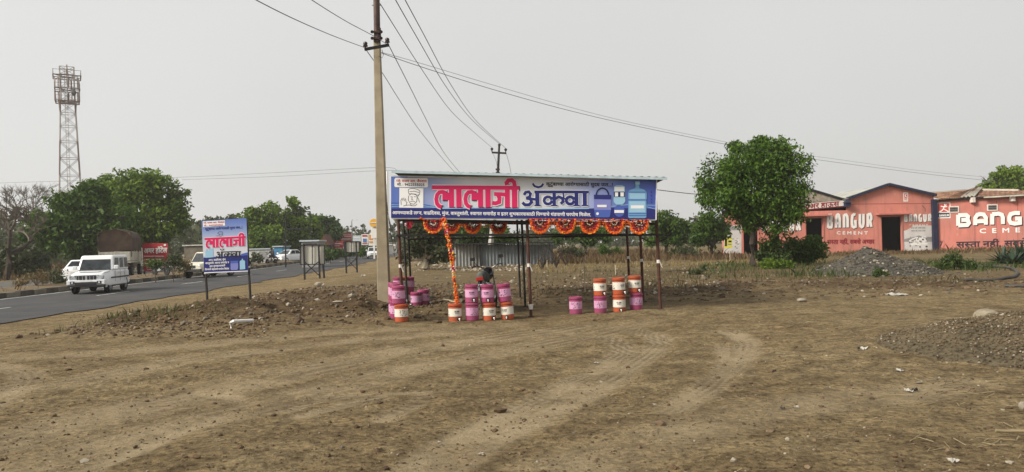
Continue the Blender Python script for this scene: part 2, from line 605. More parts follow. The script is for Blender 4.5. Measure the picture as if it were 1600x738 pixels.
fast_mesh(me, co, q)
for nm, arr in (('track', trk), ('loose', dark), ('grassy', grassy), ('tread', tread)):  # loose carries dug soil plus the shade painted under the stall
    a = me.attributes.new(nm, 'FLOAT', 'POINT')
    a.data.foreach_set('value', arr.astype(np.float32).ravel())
me.polygons.foreach_set('use_smooth', np.ones(len(q), bool))
ground = bpy.data.objects.new('ground', me)
C.objects.link(ground)
tag(ground, 'bare brown earth lot with curved tyre tracks', 'ground', kind='structure')

def ground_material():
    m = bpy.data.materials.new('earth')
    m.use_nodes = True
    n, l = m.node_tree.nodes, m.node_tree.links
    b = n['Principled BSDF']
    b.inputs['Roughness'].default_value = .95
    b.inputs['Specular IOR Level'].default_value = .12
    geo = n.new('ShaderNodeNewGeometry')
    def noise(sc, det=5, rough=.6, vec=None, dist=0.):
        k = n.new('ShaderNodeTexNoise')
        k.inputs['Scale'].default_value = sc
        k.inputs['Detail'].default_value = det
        k.inputs['Roughness'].default_value = rough
        k.inputs['Distortion'].default_value = dist
        l.new(vec or geo.outputs['Position'], k.inputs['Vector'])
        return k.outputs['Fac']
    def ramp(inp, stops):
        k = n.new('ShaderNodeValToRGB')
        e = k.color_ramp.elements
        e[0].position, e[0].color = stops[0][0], (*stops[0][1], 1)
        e[1].position, e[1].color = stops[-1][0], (*stops[-1][1], 1)
        for p_, c_ in stops[1:-1]:
            x_ = e.new(p_); x_.color = (*c_, 1)
        l.new(inp, k.inputs[0])
        return k.outputs[0]
    def mix(f, a_, b_, mode='MIX'):
        k = n.new('ShaderNodeMixRGB')
        k.blend_type = mode
        if isinstance(f, float): k.inputs[0].default_value = f
        else: l.new(f, k.inputs[0])
        for i, v in ((1, a_), (2, b_)):
            if isinstance(v, tuple): k.inputs[i].default_value = (*v, 1)
            else: l.new(v, k.inputs[i])
        return k.outputs[0]
    def attr(nm):
        k = n.new('ShaderNodeAttribute')
        k.attribute_name = nm
        return k.outputs['Fac']
    mp = n.new('ShaderNodeMapping')
    mp.inputs['Scale'].default_value = (.8, 1.25, 1)
    mp.inputs['Rotation'].default_value = (0, 0, R(-14))
    l.new(geo.outputs['Position'], mp.inputs['Vector'])
    big = noise(.35, 6, .62)
    streak = noise(1.1, 8, .68, mp.outputs[0], .6)
    med = noise(3.2, 7, .68)
    fine = noise(17, 6, .75)
    grit = noise(120, 3, .7)
    c = ramp(big, [(.3, (.155, .108, .056)), (.52, (.22, .162, .085)), (.72, (.29, .222, .124))])
    c2 = ramp(streak, [(.36, (.145, .102, .052)), (.5, (.215, .158, .082)), (.64, (.29, .225, .126))])
    c = mix(.55, c, c2)
    c3 = ramp(med, [(.36, (.46, .44, .41)), (.5, (.98, .98, .97)), (.68, (1.4, 1.4, 1.36))])
    c = mix(.75, c, c3, 'MULTIPLY')
    c4 = ramp(fine, [(.37, (.30, .28, .27)), (.5, (.98, .98, .98)), (.62, (1.5, 1.48, 1.42))])
    c = mix(.85, c, c4, 'MULTIPLY')
    # compacted dust of the tyre tracks is paler, dug soil and the stall's painted floor shade darker and redder
    c = mix(attr('track'), c, ramp(fine, [(.3, (.30, .232, .136)), (.7, (.455, .362, .228))]))
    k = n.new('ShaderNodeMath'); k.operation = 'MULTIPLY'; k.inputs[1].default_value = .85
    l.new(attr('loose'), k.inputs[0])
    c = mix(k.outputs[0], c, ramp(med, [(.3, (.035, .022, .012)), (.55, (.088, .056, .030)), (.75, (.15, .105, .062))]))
    k2 = n.new('ShaderNodeMath'); k2.operation = 'MULTIPLY'
    l.new(attr('grassy'), k2.inputs[0])
    l.new(ramp(noise(.6, 5), [(.35, (.1, .1, .1)), (.6, (.9, .9, .9))]), k2.inputs[1])
    c = mix(k2.outputs[0], c, ramp(fine, [(.3, (.065, .05, .025)), (.7, (.165, .12, .06))]))
    kt = n.new('ShaderNodeMath'); kt.operation = 'MULTIPLY'; kt.inputs[1].default_value = .75
    l.new(attr('tread'), kt.inputs[0])
    c = mix(kt.outputs[0], c, (.10, .07, .038))
    # pale specks of grit and chalk
    vo = n.new('ShaderNodeTexVoronoi')
    vo.inputs['Scale'].default_value = 16
    l.new(geo.outputs['Position'], vo.inputs['Vector'])
    sp = n.new('ShaderNodeMath'); sp.operation = 'LESS_THAN'; sp.inputs[1].default_value = .11
    l.new(vo.outputs['Distance'], sp.inputs[0])
    sel = n.new('ShaderNodeSeparateColor')
    l.new(vo.outputs['Color'], sel.inputs[0])
    s2 = n.new('ShaderNodeMath'); s2.operation = 'GREATER_THAN'; s2.inputs[1].default_value = .86
    l.new(sel.outputs[0], s2.inputs[0])
    s3 = n.new('ShaderNodeMath'); s3.operation = 'MULTIPLY'
    l.new(sp.outputs[0], s3.inputs[0]); l.new(s2.outputs[0], s3.inputs[1])
    c = mix(s3.outputs[0], c, (.36, .31, .24))
    l.new(c, b.inputs['Base Color'])
    h = n.new('ShaderNodeMath'); h.operation = 'ADD'
    h2 = n.new('ShaderNodeMath'); h2.operation = 'MULTIPLY'; h2.inputs[1].default_value = .35
    l.new(grit, h2.inputs[0]); l.new(fine, h.inputs[0]); l.new(h2.outputs[0], h.inputs[1])
    h4 = n.new('ShaderNodeMath'); h4.operation = 'MULTIPLY_ADD'; h4.inputs[1].default_value = 2.2
    l.new(med, h4.inputs[0]); l.new(h.outputs[0], h4.inputs[2])
    bp = n.new('ShaderNodeBump')
    bp.inputs['Strength'].default_value = 1.0
    bp.inputs['Distance'].default_value = .05
    l.new(h4.outputs[0], bp.inputs['Height'])
    l.new(bp.outputs[0], b.inputs['Normal'])
    return m
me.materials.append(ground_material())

# ------------------------------------------------------------------ road, kerb, markings
def strip(name, x0, x1, lift, mats, y0=-30, y1=640, step=2.5, lab=None, cat=None, off1=None):
    ys = np.arange(y0, y1 + .01, step)
    mb = MB()
    o = curve_off(ys)
    z = road_z(ys) + lift
    vs = []
    K = 5
    for k in range(len(ys)):
        for j in range(K):
            t = j / (K - 1)
            jag = (0.6 * float(fbm(ys[k] * .5, 0, 5, 4)) if (off1 and j == K - 1) else 0)
            vs.append((x0 + (x1 - x0) * t + o[k] + jag, ys[k], z[k]))
    fs = [(k * K + j, k * K + j + 1, (k + 1) * K + j + 1, (k + 1) * K + j) for k in range(len(ys) - 1) for j in range(K - 1)]
    mb.add(vs, fs)
    ob = mb.build(name, mats)
    tag(ob, lab, cat, kind='structure')
    return ob
asphalt = mat('asphalt', (.044, .044, .047), .85, vary=.22, scale=.6, bump=.4, bscale=60, dirt=(.085, .075, .06), dscale=.5, damt=.85)
asphalt_dusty = mat('asphalt_dusty', (.085, .08, .072), .9, vary=.2, scale=.8, dirt=(.16, .125, .08), dscale=.5, damt=.7)
line_white = mat('worn_line_paint', (.55, .54, .5), .7, vary=.2, scale=3, dirt=(.12, .11, .1), dscale=2.5, damt=.8)
strip('road', XL, XR, 0.0, asphalt, step=.8, lab='dark asphalt road carriageway running past the lot', cat='road', off1=True)
strip('road', -36, -26.2, 0.0, asphalt_dusty, lab='dusty asphalt carriageway beyond the median kerb', cat='road')
strip('edge_line', XL + .35, XL + .5, .005, line_white, lab='thin white edge line painted along the kerb', cat='road marking')
mb = MB()
for y in np.arange(8, 200, 9.0):
    o = float(curve_off(y)); z = float(road_z(y)) + .005; z2 = float(road_z(y + 3)) + .005; o2 = float(curve_off(y + 3))
    mb.add([(-18.9 + o, y, z), (-18.78 + o, y, z), (-18.78 + o2, y + 3, z2), (-18.9 + o2, y + 3, z2)], [(0, 1, 2, 3)])
tag(mb.build('lane_dashes', line_white), 'faint broken lane line down the middle of the road', 'road marking', kind='structure')
conc = mat('grey_concrete', (.26, .24, .2), .9, vary=.25, scale=3, bump=.3, dirt=(.1, .08, .06), dscale=1.2, damt=.6)
kerb_pale = mat('kerb_pale', (.17, .155, .125), .9, vary=.3, scale=2, dirt=(.09, .075, .055), dscale=1.5, damt=.75)
kerb_dark = mat('kerb_dark', (.065, .058, .048), .9, vary=.3, scale=2, dirt=(.12, .1, .07), dscale=1.5, damt=.6)
mb = MB()
rng = random.Random(3)
y = 5.0
i = 0
while y < 260:
    L = 1.0
    o0, o1 = float(curve_off(y)), float(curve_off(y + L))
    a = Vector((XL - .16 + o0, y + .012, float(road_z(y)) + .13))
    b = Vector((XL - .16 + o1, y + L - .012, float(road_z(y + L)) + .13))
    mb.bar(a + Vector((rng.uniform(-.03, .03), 0, rng.uniform(-.03, .02))), b + Vector((0, 0, rng.uniform(-.05, .0))), .3, .26, i % 2)
    y += L; i += 1
tag(mb.build('kerb', [kerb_pale, kerb_dark]), 'black and pale painted block kerb of the road median', 'kerb', kind='structure')
soil = mat('median_soil', (.13, .092, .05), .95, vary=.35, scale=2, bump=.8, bscale=8, dirt=(.2, .15, .07), dscale=.8, damt=.7)
mb = MB()
ys = np.arange(-20, 300, 1.0)
vs, K = [], 7
for k, y in enumerate(ys):
    for j in range(K):
        t = j / (K - 1)
        x = XL - .3 + (-26.3 - XL + .3) * t + float(curve_off(y))
        vs.append((x, y, float(road_z(y)) + .2 - .06 * (t > .95) + .12 * math.sin(t * math.pi) + .12 * float(fbm(x * 1.2, y * 1.2, 91, 3))))
mb.add(vs, [(k * K + j, k * K + j + 1, (k + 1) * K + j + 1, (k + 1) * K + j) for k in range(len(ys) - 1) for j in range(K - 1)])
tag(mb.build('median', soil, smooth=True), 'raised strip of dry soil between the carriageways', 'median', kind='structure')

# ------------------------------------------------------------------ air
hb = MB()
hb.box((0, 425, 23.2), (1500, 970, 50.4))
haze_m = bpy.data.materials.new('haze')
haze_m.use_nodes = True
_n = haze_m.node_tree.nodes
_n.remove(_n['Principled BSDF'])
_v = _n.new('ShaderNodeVolumePrincipled')
_v.inputs['Color'].default_value = (.93, .935, .93, 1)
_v.inputs['Density'].default_value = .00042
_v.inputs['Anisotropy'].default_value = .2
haze_m.node_tree.links.new(_v.outputs[0], _n['Material Output'].inputs['Volume'])
tag(hb.build('haze', haze_m), 'thin pale dusty air over the whole place', 'haze', kind='stuff')

# ================================================================== ROADSIDE STALL
rust = mat('rusty_steel', (.085, .035, .024), .7, .3, vary=.35, scale=14, dirt=(.03, .018, .014), dscale=6)
dark_steel = mat('dark_steel', (.022, .02, .019), .6, .3, vary=.2, scale=12)
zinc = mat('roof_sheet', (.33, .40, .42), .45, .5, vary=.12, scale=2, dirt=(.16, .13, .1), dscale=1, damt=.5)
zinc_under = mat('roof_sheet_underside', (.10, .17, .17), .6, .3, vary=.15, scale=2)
white_trim = mat('white_tube', (.72, .72, .70), .5, vary=.08, scale=8, dirt=(.3, .27, .22), dscale=4, damt=.4)
tape_m = mat('white_tape', (.6, .58, .53), .7)
stall = empty('water_stall', at_y(820, 18.2), 'open steel frame roadside water stall with nine rusty posts and sheet roof', 'stall')
def roof_z(x, y):   # the roof falls to the right
    t = (x + 2.6) / 5.9
    return 3.02 + (2.80 - 3.02) * t - .012 * (y - 16)
POSTS = [(627, 15.95), (634.5, 18.5), (641, 21.0), (827, 16.2), (818.5, 18.7), (811, 21.6), (1029.5, 16.45), (1003, 18.9), (982, 21.4)]
ptop = {}
for i, (px, d) in enumerate(POSTS):
    b = at_y(px, d)
    mb = MB()
    top = Vector((b.x - (.075 if i < 3 else .05), d + .02, roof_z(b.x, d) - .05))
    ptop[i] = top; 
    mb.tube([b - Vector((0, 0, .1)), top], .033 if i not in (4, 5, 1, 2) else .028, 8)
    mb.box((b.x, b.y, b.z + .01), (.13, .13, .012))
    p = mb.build('post', rust if i in (0, 3, 6, 7, 8) else dark_steel, stall, smooth=True)
    if i in (3, 6, 7, 8, 0):
        tb = MB()
        c = b.lerp(top, .38)
        tb.tube([c + Vector((0, 0, -.035)), c + Vector((0, 0, .035))], .038, 8)
        tb.bar(c + Vector((.02, -.03, 0)), c + Vector((.07, -.05, -.13)), .035, .008)
        tb.build('tape', tape_m, p)
# white cap taped round the foot of the middle front post
b = at_y(827, 16.2)
mb = MB(); mb.tube([b + Vector((0, -.0, .16)), b + Vector((0, 0, .27))], [.04, .06], 10)
mb.build('foot_wrap', tape_m, stall, smooth=True)
def zfrac(i, z): 
    b = at_y(*POSTS[i]); t = (z - b.z) / (ptop[i].z - b.z); return b.lerp(ptop[i], t)
def rail(a, b, w=.045, m=dark_steel, nm='rail'):
    mb = MB(); mb.bar(a, b, w, w); mb.build(nm, m, stall)
rz = [1.78, 1.78, 1.74, 1.73, 1.73, 1.72, 1.66, 1.68, 1.70]
rp = [zfrac(i, rz[i]) for i in range(9)]
e = Vector((0, -.045, 0))
rail(rp[0] + e + Vector((-.05, 0, 0)), rp[3] + e); rail(rp[3] + e, rp[6] + e + Vector((.12, 0, 0)))
rail(rp[2], rp[5]); rail(rp[5], rp[8])
rail(rp[0], rp[1], .04); rail(rp[1], rp[2], .04); rail(rp[6], rp[7], .04); rail(rp[7], rp[8], .04)
tp = [zfrac(i, ptop[i].z - .02) for i in range(9)]
for a, b_ in ((0, 3), (3, 6), (1, 4), (4, 7), (2, 5), (5, 8), (0, 1), (1, 2), (3, 4), (4, 5), (6, 7), (7, 8)): rail(tp[a], tp[b_], .05)
bz = [zfrac(i, ptop[i].z - .86) for i in (0, 3, 6)]
rail(bz[0] + e, bz[1] + e, .05); rail(bz[1] + e, bz[2] + e, .05)
bz2 = [zfrac(i, ptop[i].z - .80) for i in (1, 4, 7)]
rail(bz2[0], bz2[1], .05); rail(bz2[1], bz2[2], .05)
# corrugated roof sheet, zinc above and dark below
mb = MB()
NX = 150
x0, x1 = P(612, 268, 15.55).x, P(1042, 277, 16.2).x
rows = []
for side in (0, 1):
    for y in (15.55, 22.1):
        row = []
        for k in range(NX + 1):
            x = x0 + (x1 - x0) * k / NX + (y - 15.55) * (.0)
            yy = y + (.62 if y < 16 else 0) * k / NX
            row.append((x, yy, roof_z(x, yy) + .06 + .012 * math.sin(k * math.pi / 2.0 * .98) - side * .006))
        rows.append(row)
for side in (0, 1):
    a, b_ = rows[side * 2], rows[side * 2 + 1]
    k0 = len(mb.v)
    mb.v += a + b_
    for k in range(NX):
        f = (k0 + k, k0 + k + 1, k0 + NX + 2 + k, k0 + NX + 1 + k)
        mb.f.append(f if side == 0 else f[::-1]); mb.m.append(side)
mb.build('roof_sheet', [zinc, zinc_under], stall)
mb = MB()
fa, fb = Vector(rows[0][0]), Vector(rows[0][-1])
mb.bar(fa + Vector((0, -.01, -.02)), fb + Vector((0, -.01, -.02)), .02, .05)
mb.build('roof_edge_trim', mat('pale_blue_trim', (.42, .52, .56), .5), stall)
# slack black cable looped between the rear posts on the right
mb = MB()
a, b_ = rp[8] + Vector((.3, 0, 0)), rp[8] + Vector((1.0, -1.2, .02))
mb.tube([a.lerp(b_, t) - Vector((0, 0, .22 * math.sin(t * math.pi))) for t in np.linspace(0, 1, 9)], .016, 6)
tag(mb.build('cable', mat('black_rubber', (.015, .015, .016), .6)), 'slack black cable looped under the right end of the stall', 'cable')

# ------------------------------------------------------------------ printed banner on the stall
TL, BL, TR, BR = P(611, 276, 15.78), P(611, 340.6, 15.78), P(1025.5, 280.3, 16.3), P(1024.5, 343, 16.3)
bN = (TR - TL).cross(BL - TL).normalized()
if bN.y > 0: bN = -bN
banner = empty('stall_banner', (TL + BR) / 2, 'wide blue and white printed banner with pink and navy lettering on the stall front', 'banner')
PL = Plane(TL + bN * .02, bN)
navy = mat('print_navy', (.022, .028, .16), .45, vary=0)
navy2 = mat('print_deep_navy', (.012, .014, .075), .45, vary=0)
pink = mat('print_pink', (.62, .018, .11), .45, vary=0)
pwhite = mat('print_white', (.80, .80, .80), .45, vary=0)
ppale = mat('print_pale_pink', (.78, .62, .68), .45, vary=0)
pgrey = mat('print_grey', (.42, .44, .47), .45, vary=0)
pblack = mat('print_black', (.02, .02, .022), .45, vary=0)
pred = mat('print_red', (.5, .03, .035), .45, vary=0)
pblue = mat('print_blue', (.07, .12, .42), .45, vary=0)
plilac = mat('print_lilac', (.20, .22, .52), .45, vary=0)
pcyan = mat('print_cyan', (.16, .36, .58), .45, vary=0)
pcyan2 = mat('print_light_cyan', (.30, .52, .68), .45, vary=0)
bgprint = ramp_mat('print_banner_ground', 0, 1, [(0, (.085, .15, .46)), (.07, (.14, .21, .5)), (.17, (.33, .38, .58)), (.28, (.60, .62, .66)), (.42, (.62, .63, .64)), (.62, (.58, .60, .66)), (.76, (.30, .36, .62)), (.86, (.10, .16, .46)), (1, (.045, .08, .36))])
PRINT = [bgprint, navy, navy2, pink, pwhite, ppale, pgrey, pblack, pred, pblue, plilac, pcyan, pcyan2]
BG, NV, NV2, PK, WH, PP, GR, BK, RD, BL_, LI, CY_, CY2 = range(13)
mb = MB()
# panel body, cut in columns so that the printed fade can follow the sheet
NC = 40
tl, tr, br, bl = (PL.hit(*q_) for q_ in ((611, 276), (1025.5, 280.3), (1024.5, 343), (611, 340.6)))
k0 = len(mb.v)
for dep in (0, .02):
    for k in range(NC + 1):
        t = k / NC
        for a, b_ in ((tl, tr), (bl, br)):
            mb.v.append(tuple(a.lerp(b_, t) - bN * dep))
for k in range(NC):
    a = k0 + 2 * k
    mb.f.append((a, a + 2, a + 3, a + 1)); mb.m.append(BG)
    b_ = a + 2 * (NC + 1)
    mb.f.append((b_, b_ + 1, b_ + 3, b_ + 2)); mb.m.append(WH)
n_ = 2 * (NC + 1)
for A, B in ((0, 1), (n_ - 2, n_ - 1)):
    mb.f.append((k0 + A, k0 + B, k0 + n_ + B, k0 + n_ + A)); mb.m.append(BL_)
def c6(pts): return [(600 + x / 7.273, 260 + y / 7.273) for x, y in pts]
def c4(pts): return [(800 + x / 4.919, 250 + y / 4.919) for x, y in pts]
# deep blue sea band and foot band
PL.poly(mb, [(611.3, 316.5), (640, 317), (668, 320), (690, 325), (690, 331), (611.3, 331)], BL_, 1)
PL.poly(mb, [(1024.6, 318), (990, 321), (960, 324), (935, 327), (935, 331), (1024.5, 331)], BL_, 1)
PL.poly(mb, [(611.3, 326), (720, 325.5), (800, 327), (900, 326.5), (960, 325), (1024.6, 326.5), (1024.4, 342.6), (611.3, 340.2)], NV, 2)
for q_ in ([(612, 320), (660, 321.5), (690, 325)], [(612, 323), (670, 324), (720, 326)], [(930, 325.5), (980, 320), (1024, 321)], [(1005, 322), (1024, 327)]):
    PL.ribbon(mb, q_, .7, CY2, 3)
PL.ribbon(mb, [(690, 326), (760, 324.8), (840, 326.8), (920, 326)], 1.3, CY2, 3)
# owner's name and number
PL.poly(mb, c6([(118, 150), (130, 132), (490, 136), (500, 150), (500, 228), (490, 240), (130, 238), (118, 225)]), WH, 3)
PL.text(mb, 'प्रो. राजय आर. जैस्वाल', *c6([(140, 180)])[0], *c6([(484, 184)])[0], 3.6, RD, 4, .12)
PL.text(mb, 'मो. : 9422555025', *c6([(150, 222)])[0], *c6([(462, 226)])[0], 3.9, BK, 4, .16)
# sketched head emblem
PL.poly(mb, c6([(175, 245), (448, 250), (446, 474), (173, 470)]), WH, 3)
for q_ in ([(280, 335), (276, 385), (300, 425), (340, 432), (372, 400), (376, 350), (362, 318), (310, 312), (284, 330)],
           [(282, 312), (276, 268), (292, 256), (330, 252), (378, 262), (408, 282), (404, 320), (380, 330), (340, 318), (282, 312)],
           [(290, 290), (340, 284), (400, 300)], [(300, 350), (322, 346)], [(340, 346), (362, 348)], [(322, 350), (314, 378), (330, 380)],
           [(300, 402), (330, 396), (352, 404)], [(376, 350), (392, 372), (404, 412)], [(380, 345), (396, 330)],
           [(196, 440), (192, 388), (206, 362), (214, 392), (226, 358), (234, 394), (246, 366), (250, 404), (262, 412), (250, 444), (220, 452)],
           [(250, 444), (290, 440), (310, 450)], [(300, 425), (310, 448), (350, 450), (376, 430)]):
    PL.ribbon(mb, c6(q_), .75, BK, 4)
# the large pink word
S1 = []
for dx in (0, 330):
    S1 += [([(706 + dx, 306), (668 + dx, 292), (630 + dx, 296), (604 + dx, 326), (594 + dx, 374), (602 + dx, 424), (624 + dx, 452), (654 + dx, 464)], 44),
           ([(702 + dx, 300), (702 + dx, 386)], 78)]
    S1 += [([(766 + dx, 250), (768 + dx, 464)], 58), ([(850 + dx, 250), (852 + dx, 466)], 62)]
S1 += [([(1395, 325), (1330, 318), (1250, 316)], 44), ([(1290, 320), (1312, 360), (1308, 408), (1268, 422), (1232, 418)], 46),
       ([(1400, 250), (1402, 468)], 58), ([(1482, 250), (1484, 470)], 62),
       ([(1486, 235), (1478, 182), (1452, 160), (1412, 164), (1392, 190), (1398, 214)], 46), ([(545, 240), (1000, 243), (1535, 246)], 46)]
for q_, w in S1: PL.ribbon(mb, c6([(x + 9, y + 9) for x, y in q_]), (w + 8) / 7.273, NV2, 4)
for q_, w in S1: PL.ribbon(mb, c6(q_), (w + 20) / 7.273, PP, 5)
for q_, w in S1: PL.ribbon(mb, c6(q_), w / 7.273, PK, 6)
# the navy word
S2 = [([(92, 270), (104, 250), (128, 246), (142, 262), (134, 286), (108, 294)], 22), ([(108, 294), (142, 300), (150, 326), (130, 346), (98, 346), (80, 328)], 24),
      ([(140, 300), (180, 304)], 20), ([(193, 240), (195, 355)], 32), ([(158, 182), (172, 202), (200, 211), (226, 204), (240, 184)], 17),
      (arc(276, 312, 30, 0, 345, 12, 28), 22), ([(300, 300), (322, 290)], 20), ([(323, 240), (324, 355)], 26), ([(330, 300), (358, 284), (386, 296), (392, 322), (372, 336)], 22), ([(392, 250), (398, 300), (430, 300)], 12),
      (arc(446, 312, 30, 0, 345, 12, 28), 23), ([(470, 300), (496, 292)], 20), ([(494, 240), (495, 355)], 30), ([(558, 240), (559, 355)], 32), ([(172, 247), (380, 247), (588, 248)], 22)]
S2 += [([(x - 24, 351), (x + 24, 351)], 11) for x in (195, 324, 495, 559)]
for q_, w in S2: PL.ribbon(mb, c4(q_), (w + 9) / 4.919, WH, 4)
for q_, w in S2: PL.ribbon(mb, c4(q_), w / 4.919, NV, 5)
PL.text(mb, 'कुटुंबाच्या आरोग्यासाठी शुद्ध जल...!', *c4([(262, 198)])[0], *c4([(776, 204)])[0], 5.0, BK, 4, .17)
PL.text(mb, 'आमच्याकडे लग्न, वाढदिवस, मुंज, वास्तुशांती, स्वागत समारोह व इतर शुभकार्यासाठी पिण्याचे थंडपाणी घरपोच मिळेल.', 613, 335.0, 923.5, 338.2, 4.8, WH, 4, .17)
# pictures of a jug, a dispenser and a bottle
PL.poly(mb, c4([(630, 300), (634, 282), (756, 282), (760, 300), (760, 384), (630, 384)]), LI, 4)
PL.poly(mb, c4([(630, 384), (760, 384), (752, 436), (740, 442), (650, 442), (638, 436)]), BL_, 4)
PL.poly(mb, c4([(628, 268), (762, 270), (760, 304), (630, 302)]), NV, 5)
PL.ribbon(mb, c4(arc(694, 275, 48, 180, 360, 10, 58)), 2.0, NV2, 4)
PL.poly(mb, c4([(654, 346), (726, 346), (726, 364), (654, 364)]), WH, 6)
PL.poly(mb, c4(arc(656, 414, 11, 0, 324, 9)), WH, 6)
PL.poly(mb, c4([(784, 205), (800, 196), (846, 196), (866, 206), (870, 318), (860, 332), (848, 344), (800, 344), (788, 332), (780, 318)]), CY2, 4)
PL.poly(mb, c4([(786, 208), (862, 208), (862, 240), (786, 240)]), WH, 5)
PL.poly(mb, c4([(782, 246), (866, 246), (866, 286), (782, 286)]), NV2, 5)
PL.poly(mb, c4([(790, 250), (814, 250), (814, 282), (790, 282)]), WH, 6)
PL.poly(mb, c4([(832, 250), (858, 250), (858, 282), (832, 282)]), WH, 6)
PL.poly(mb, c4(arc(824, 392, 42, 0, 345, 14, 46)), BL_, 3)
PL.poly(mb, c4([(786, 386), (858, 386), (858, 408), (786, 408)]), WH, 6)
PL.poly(mb, c4([(892, 246), (904, 232), (946, 218), (978, 218), (1016, 230), (1034, 248), (1034, 300), (1026, 308), (1032, 318), (1032, 440), (1020, 448), (900, 448), (892, 440), (892, 318), (900, 306), (892, 300)]), CY_, 4)
PL.poly(mb, c4([(900, 256), (1022, 258), (1022, 300), (902, 300)]), CY2, 5)
PL.poly(mb, c4([(900, 318), (1024, 318), (1024, 404), (900, 404)]), CY2, 5)
PL.poly(mb, c4([(946, 218), (950, 186), (974, 186), (978, 218)]), CY_, 5)
PL.poly(mb, c4([(946, 166), (980, 166), (980, 190), (946, 190)]), CY2, 6)
for y_ in (248, 308, 412, 428): PL.ribbon(mb, c4([(894, y_), (1032, y_)]), 1.0, BL_, 6)
PL.poly(mb, c4([(912, 350), (1012, 350), (1012, 374), (912, 374)]), WH, 6)
for k, y_ in enumerate((240, 268, 296, 318)): PL.ribbon(mb, c4([(1068, y_), (1070, y_ + 16)]), 1.0, NV, 4)
_o = mb.build('printed_sheet', PRINT, banner, attr=('print', lambda p: (Vector(p) - tl).dot((tr - tl).normalized()) / (tr - tl).length))
mb = MB()
w_ = .035
PL2 = lambda x, y, l: PL.hit(x, y, l)
for a, b_ in (((611, 275.6), (1026, 279.9)), ((611, 341), (1025, 343.4)), ((1025.8, 279.5), (1024.8, 344)), ((611, 275.5), (611, 341.3))):
    mb.bar(PL2(*a, -.03), PL2(*b_, -.03), w_, w_)
mb.build('frame', white_trim, banner)
mb = MB()
mb.bar(PL2(1025.8, 280, .005), PL2(1024.8, 343.6, .005), .04, .02)
mb.bar(PL2(637, 276.2, .005), PL2(712, 277.0, .005), .03, .02)
mb.bar(PL2(714, 277.0, .005), PL2(1012, 280.2, .005), .022, .02)
mb.build('edge_strip', white_trim, banner)

# ================================================================== GARLANDS
fl_orange = mat('marigold_orange', (.68, .125, .014), .8, vary=.35, scale=25)
fl_red = mat('garland_red', (.30, .014, .018), .8, vary=.35, scale=25)
fl_white = mat('garland_cream', (.62, .50, .36), .8, vary=.2, scale=25)
fl_yellow = mat('marigold_yellow', (.80, .42, .04), .8, vary=.25, scale=25)
fl_pink = mat('garland_pink', (.55, .04, .12), .8, vary=.3, scale=25)
fl_maroon = mat('garland_maroon', (.10, .012, .012), .85, vary=.3, scale=25)
FL = [fl_orange, fl_red, fl_white, fl_yellow, fl_pink, fl_maroon]
def swag_mesh(seed, w, h):
    """one half round rosette, hanging in its own XZ plane, origin at the middle of its top"""
    g = random.Random(seed)
    mb = MB()
    for rr, mi, s in ((1.0, 0, .027), (.90, 0, .024), (.79, 1, .025), (.68, 1, .025), (.57, 5, .024), (.47, 5, .02), (.36, 2, .015), (.24, 5, .018), (.13, 5, .018)):
        n = max(6, int(34 * rr))
        for k in range(n + 1):
            a = math.pi * k / n
            pinch = 1.0 if rr > .5 else .85
            x = math.cos(a) * rr * w / 2 * pinch
            z = -max(0., math.sin(a)) ** .8 * rr * h
            mb.blob((x + g.uniform(-.005, .005), g.uniform(-.01, .01) - .012 * (1 - rr), z + g.uniform(-.006, .006)), s * g.uniform(.62, .95), g, mi if g.random() > .1 else 3 * (mi == 0), .9, .2)
    me_o = mb.build('swag', FL, None)
    return me_o
def toran(name, label, plane_pts, px_list, width_px, h_px, band, seed, dull=False):
    root = empty(name, band[0], label, 'garland', 'garlands hung on the water stall')
    g = random.Random(seed)
    for k, (px, py, d) in enumerate(px_list):
        p = P(px, py, d)
        sc = d / F_PX
        o = swag_mesh(seed * 10 + k, width_px * sc, h_px * sc)
        o.parent = root
        o.location = p - Vector(band[0])
    mb = MB()
    for a, b in zip(band[:-1], band[1:]):
        n = int((b - a).length / .025)
        for k in range(n):
            t = k / n
            p = a.lerp(b, t) + Vector((g.uniform(-.01, .01), g.uniform(-.02, .02), g.uniform(-.014, .014)))
            mb.blob(p, g.uniform(.016, .028), g, g.choice((0, 0, 0, 1, 1, 5)), .9, .2)
    mb.build('flower_band', FL, root)
    # short tassels between the rosettes
    for (pa, pb) in zip(px_list[:-1], px_list[1:]):
        for q in (.44, .5, .56):
            mb = MB()
            p0 = P(pa[0] + (pb[0] - pa[0]) * q, pa[1] + (pb[1] - pa[1]) * q + 1, pa[2] + (pb[2] - pa[2]) * q)
            for k in range(5):
                mb.blob(p0 - Vector((g.uniform(-.008, .008), 0, .028 * k)), .014 + .003 * (k == 4), g, (0 if k < 4 else 2) if g.random() > .25 else 1, 1, .2)
            mb.build('tassel', FL, root)
    return root
fr = [(843.5, 343.5, 16.0), (883.5, 343.8, 16.07), (921.5, 344, 16.12), (960, 344.3, 16.17), (998, 344.5, 16.22)]
toran('flower_garland', 'bright marigold garland of five half round rosettes under the right banner half', None, fr, 30, 21, [P(826, 343.2, 15.98), P(1015, 344.8, 16.24)], 3)
toran('flower_garland', 'short marigold garland with a single bright rosette under the left banner half', None, [(677, 345.5, 15.85)], 29, 18.5, [P(656, 341.5, 15.8), P(668, 345, 15.85), P(684, 345, 15.85), P(693, 341, 15.8)], 4)
bk = [(706, 346.5, 18.6), (738.5, 347, 18.62), (778.5, 347.2, 18.65)]
toran('flower_garland', 'dimmer garland of three rosettes on the inner rail of the stall', None, bk, 26, 18, [P(690, 345.5, 18.58), P(812, 348, 18.7)], 5)
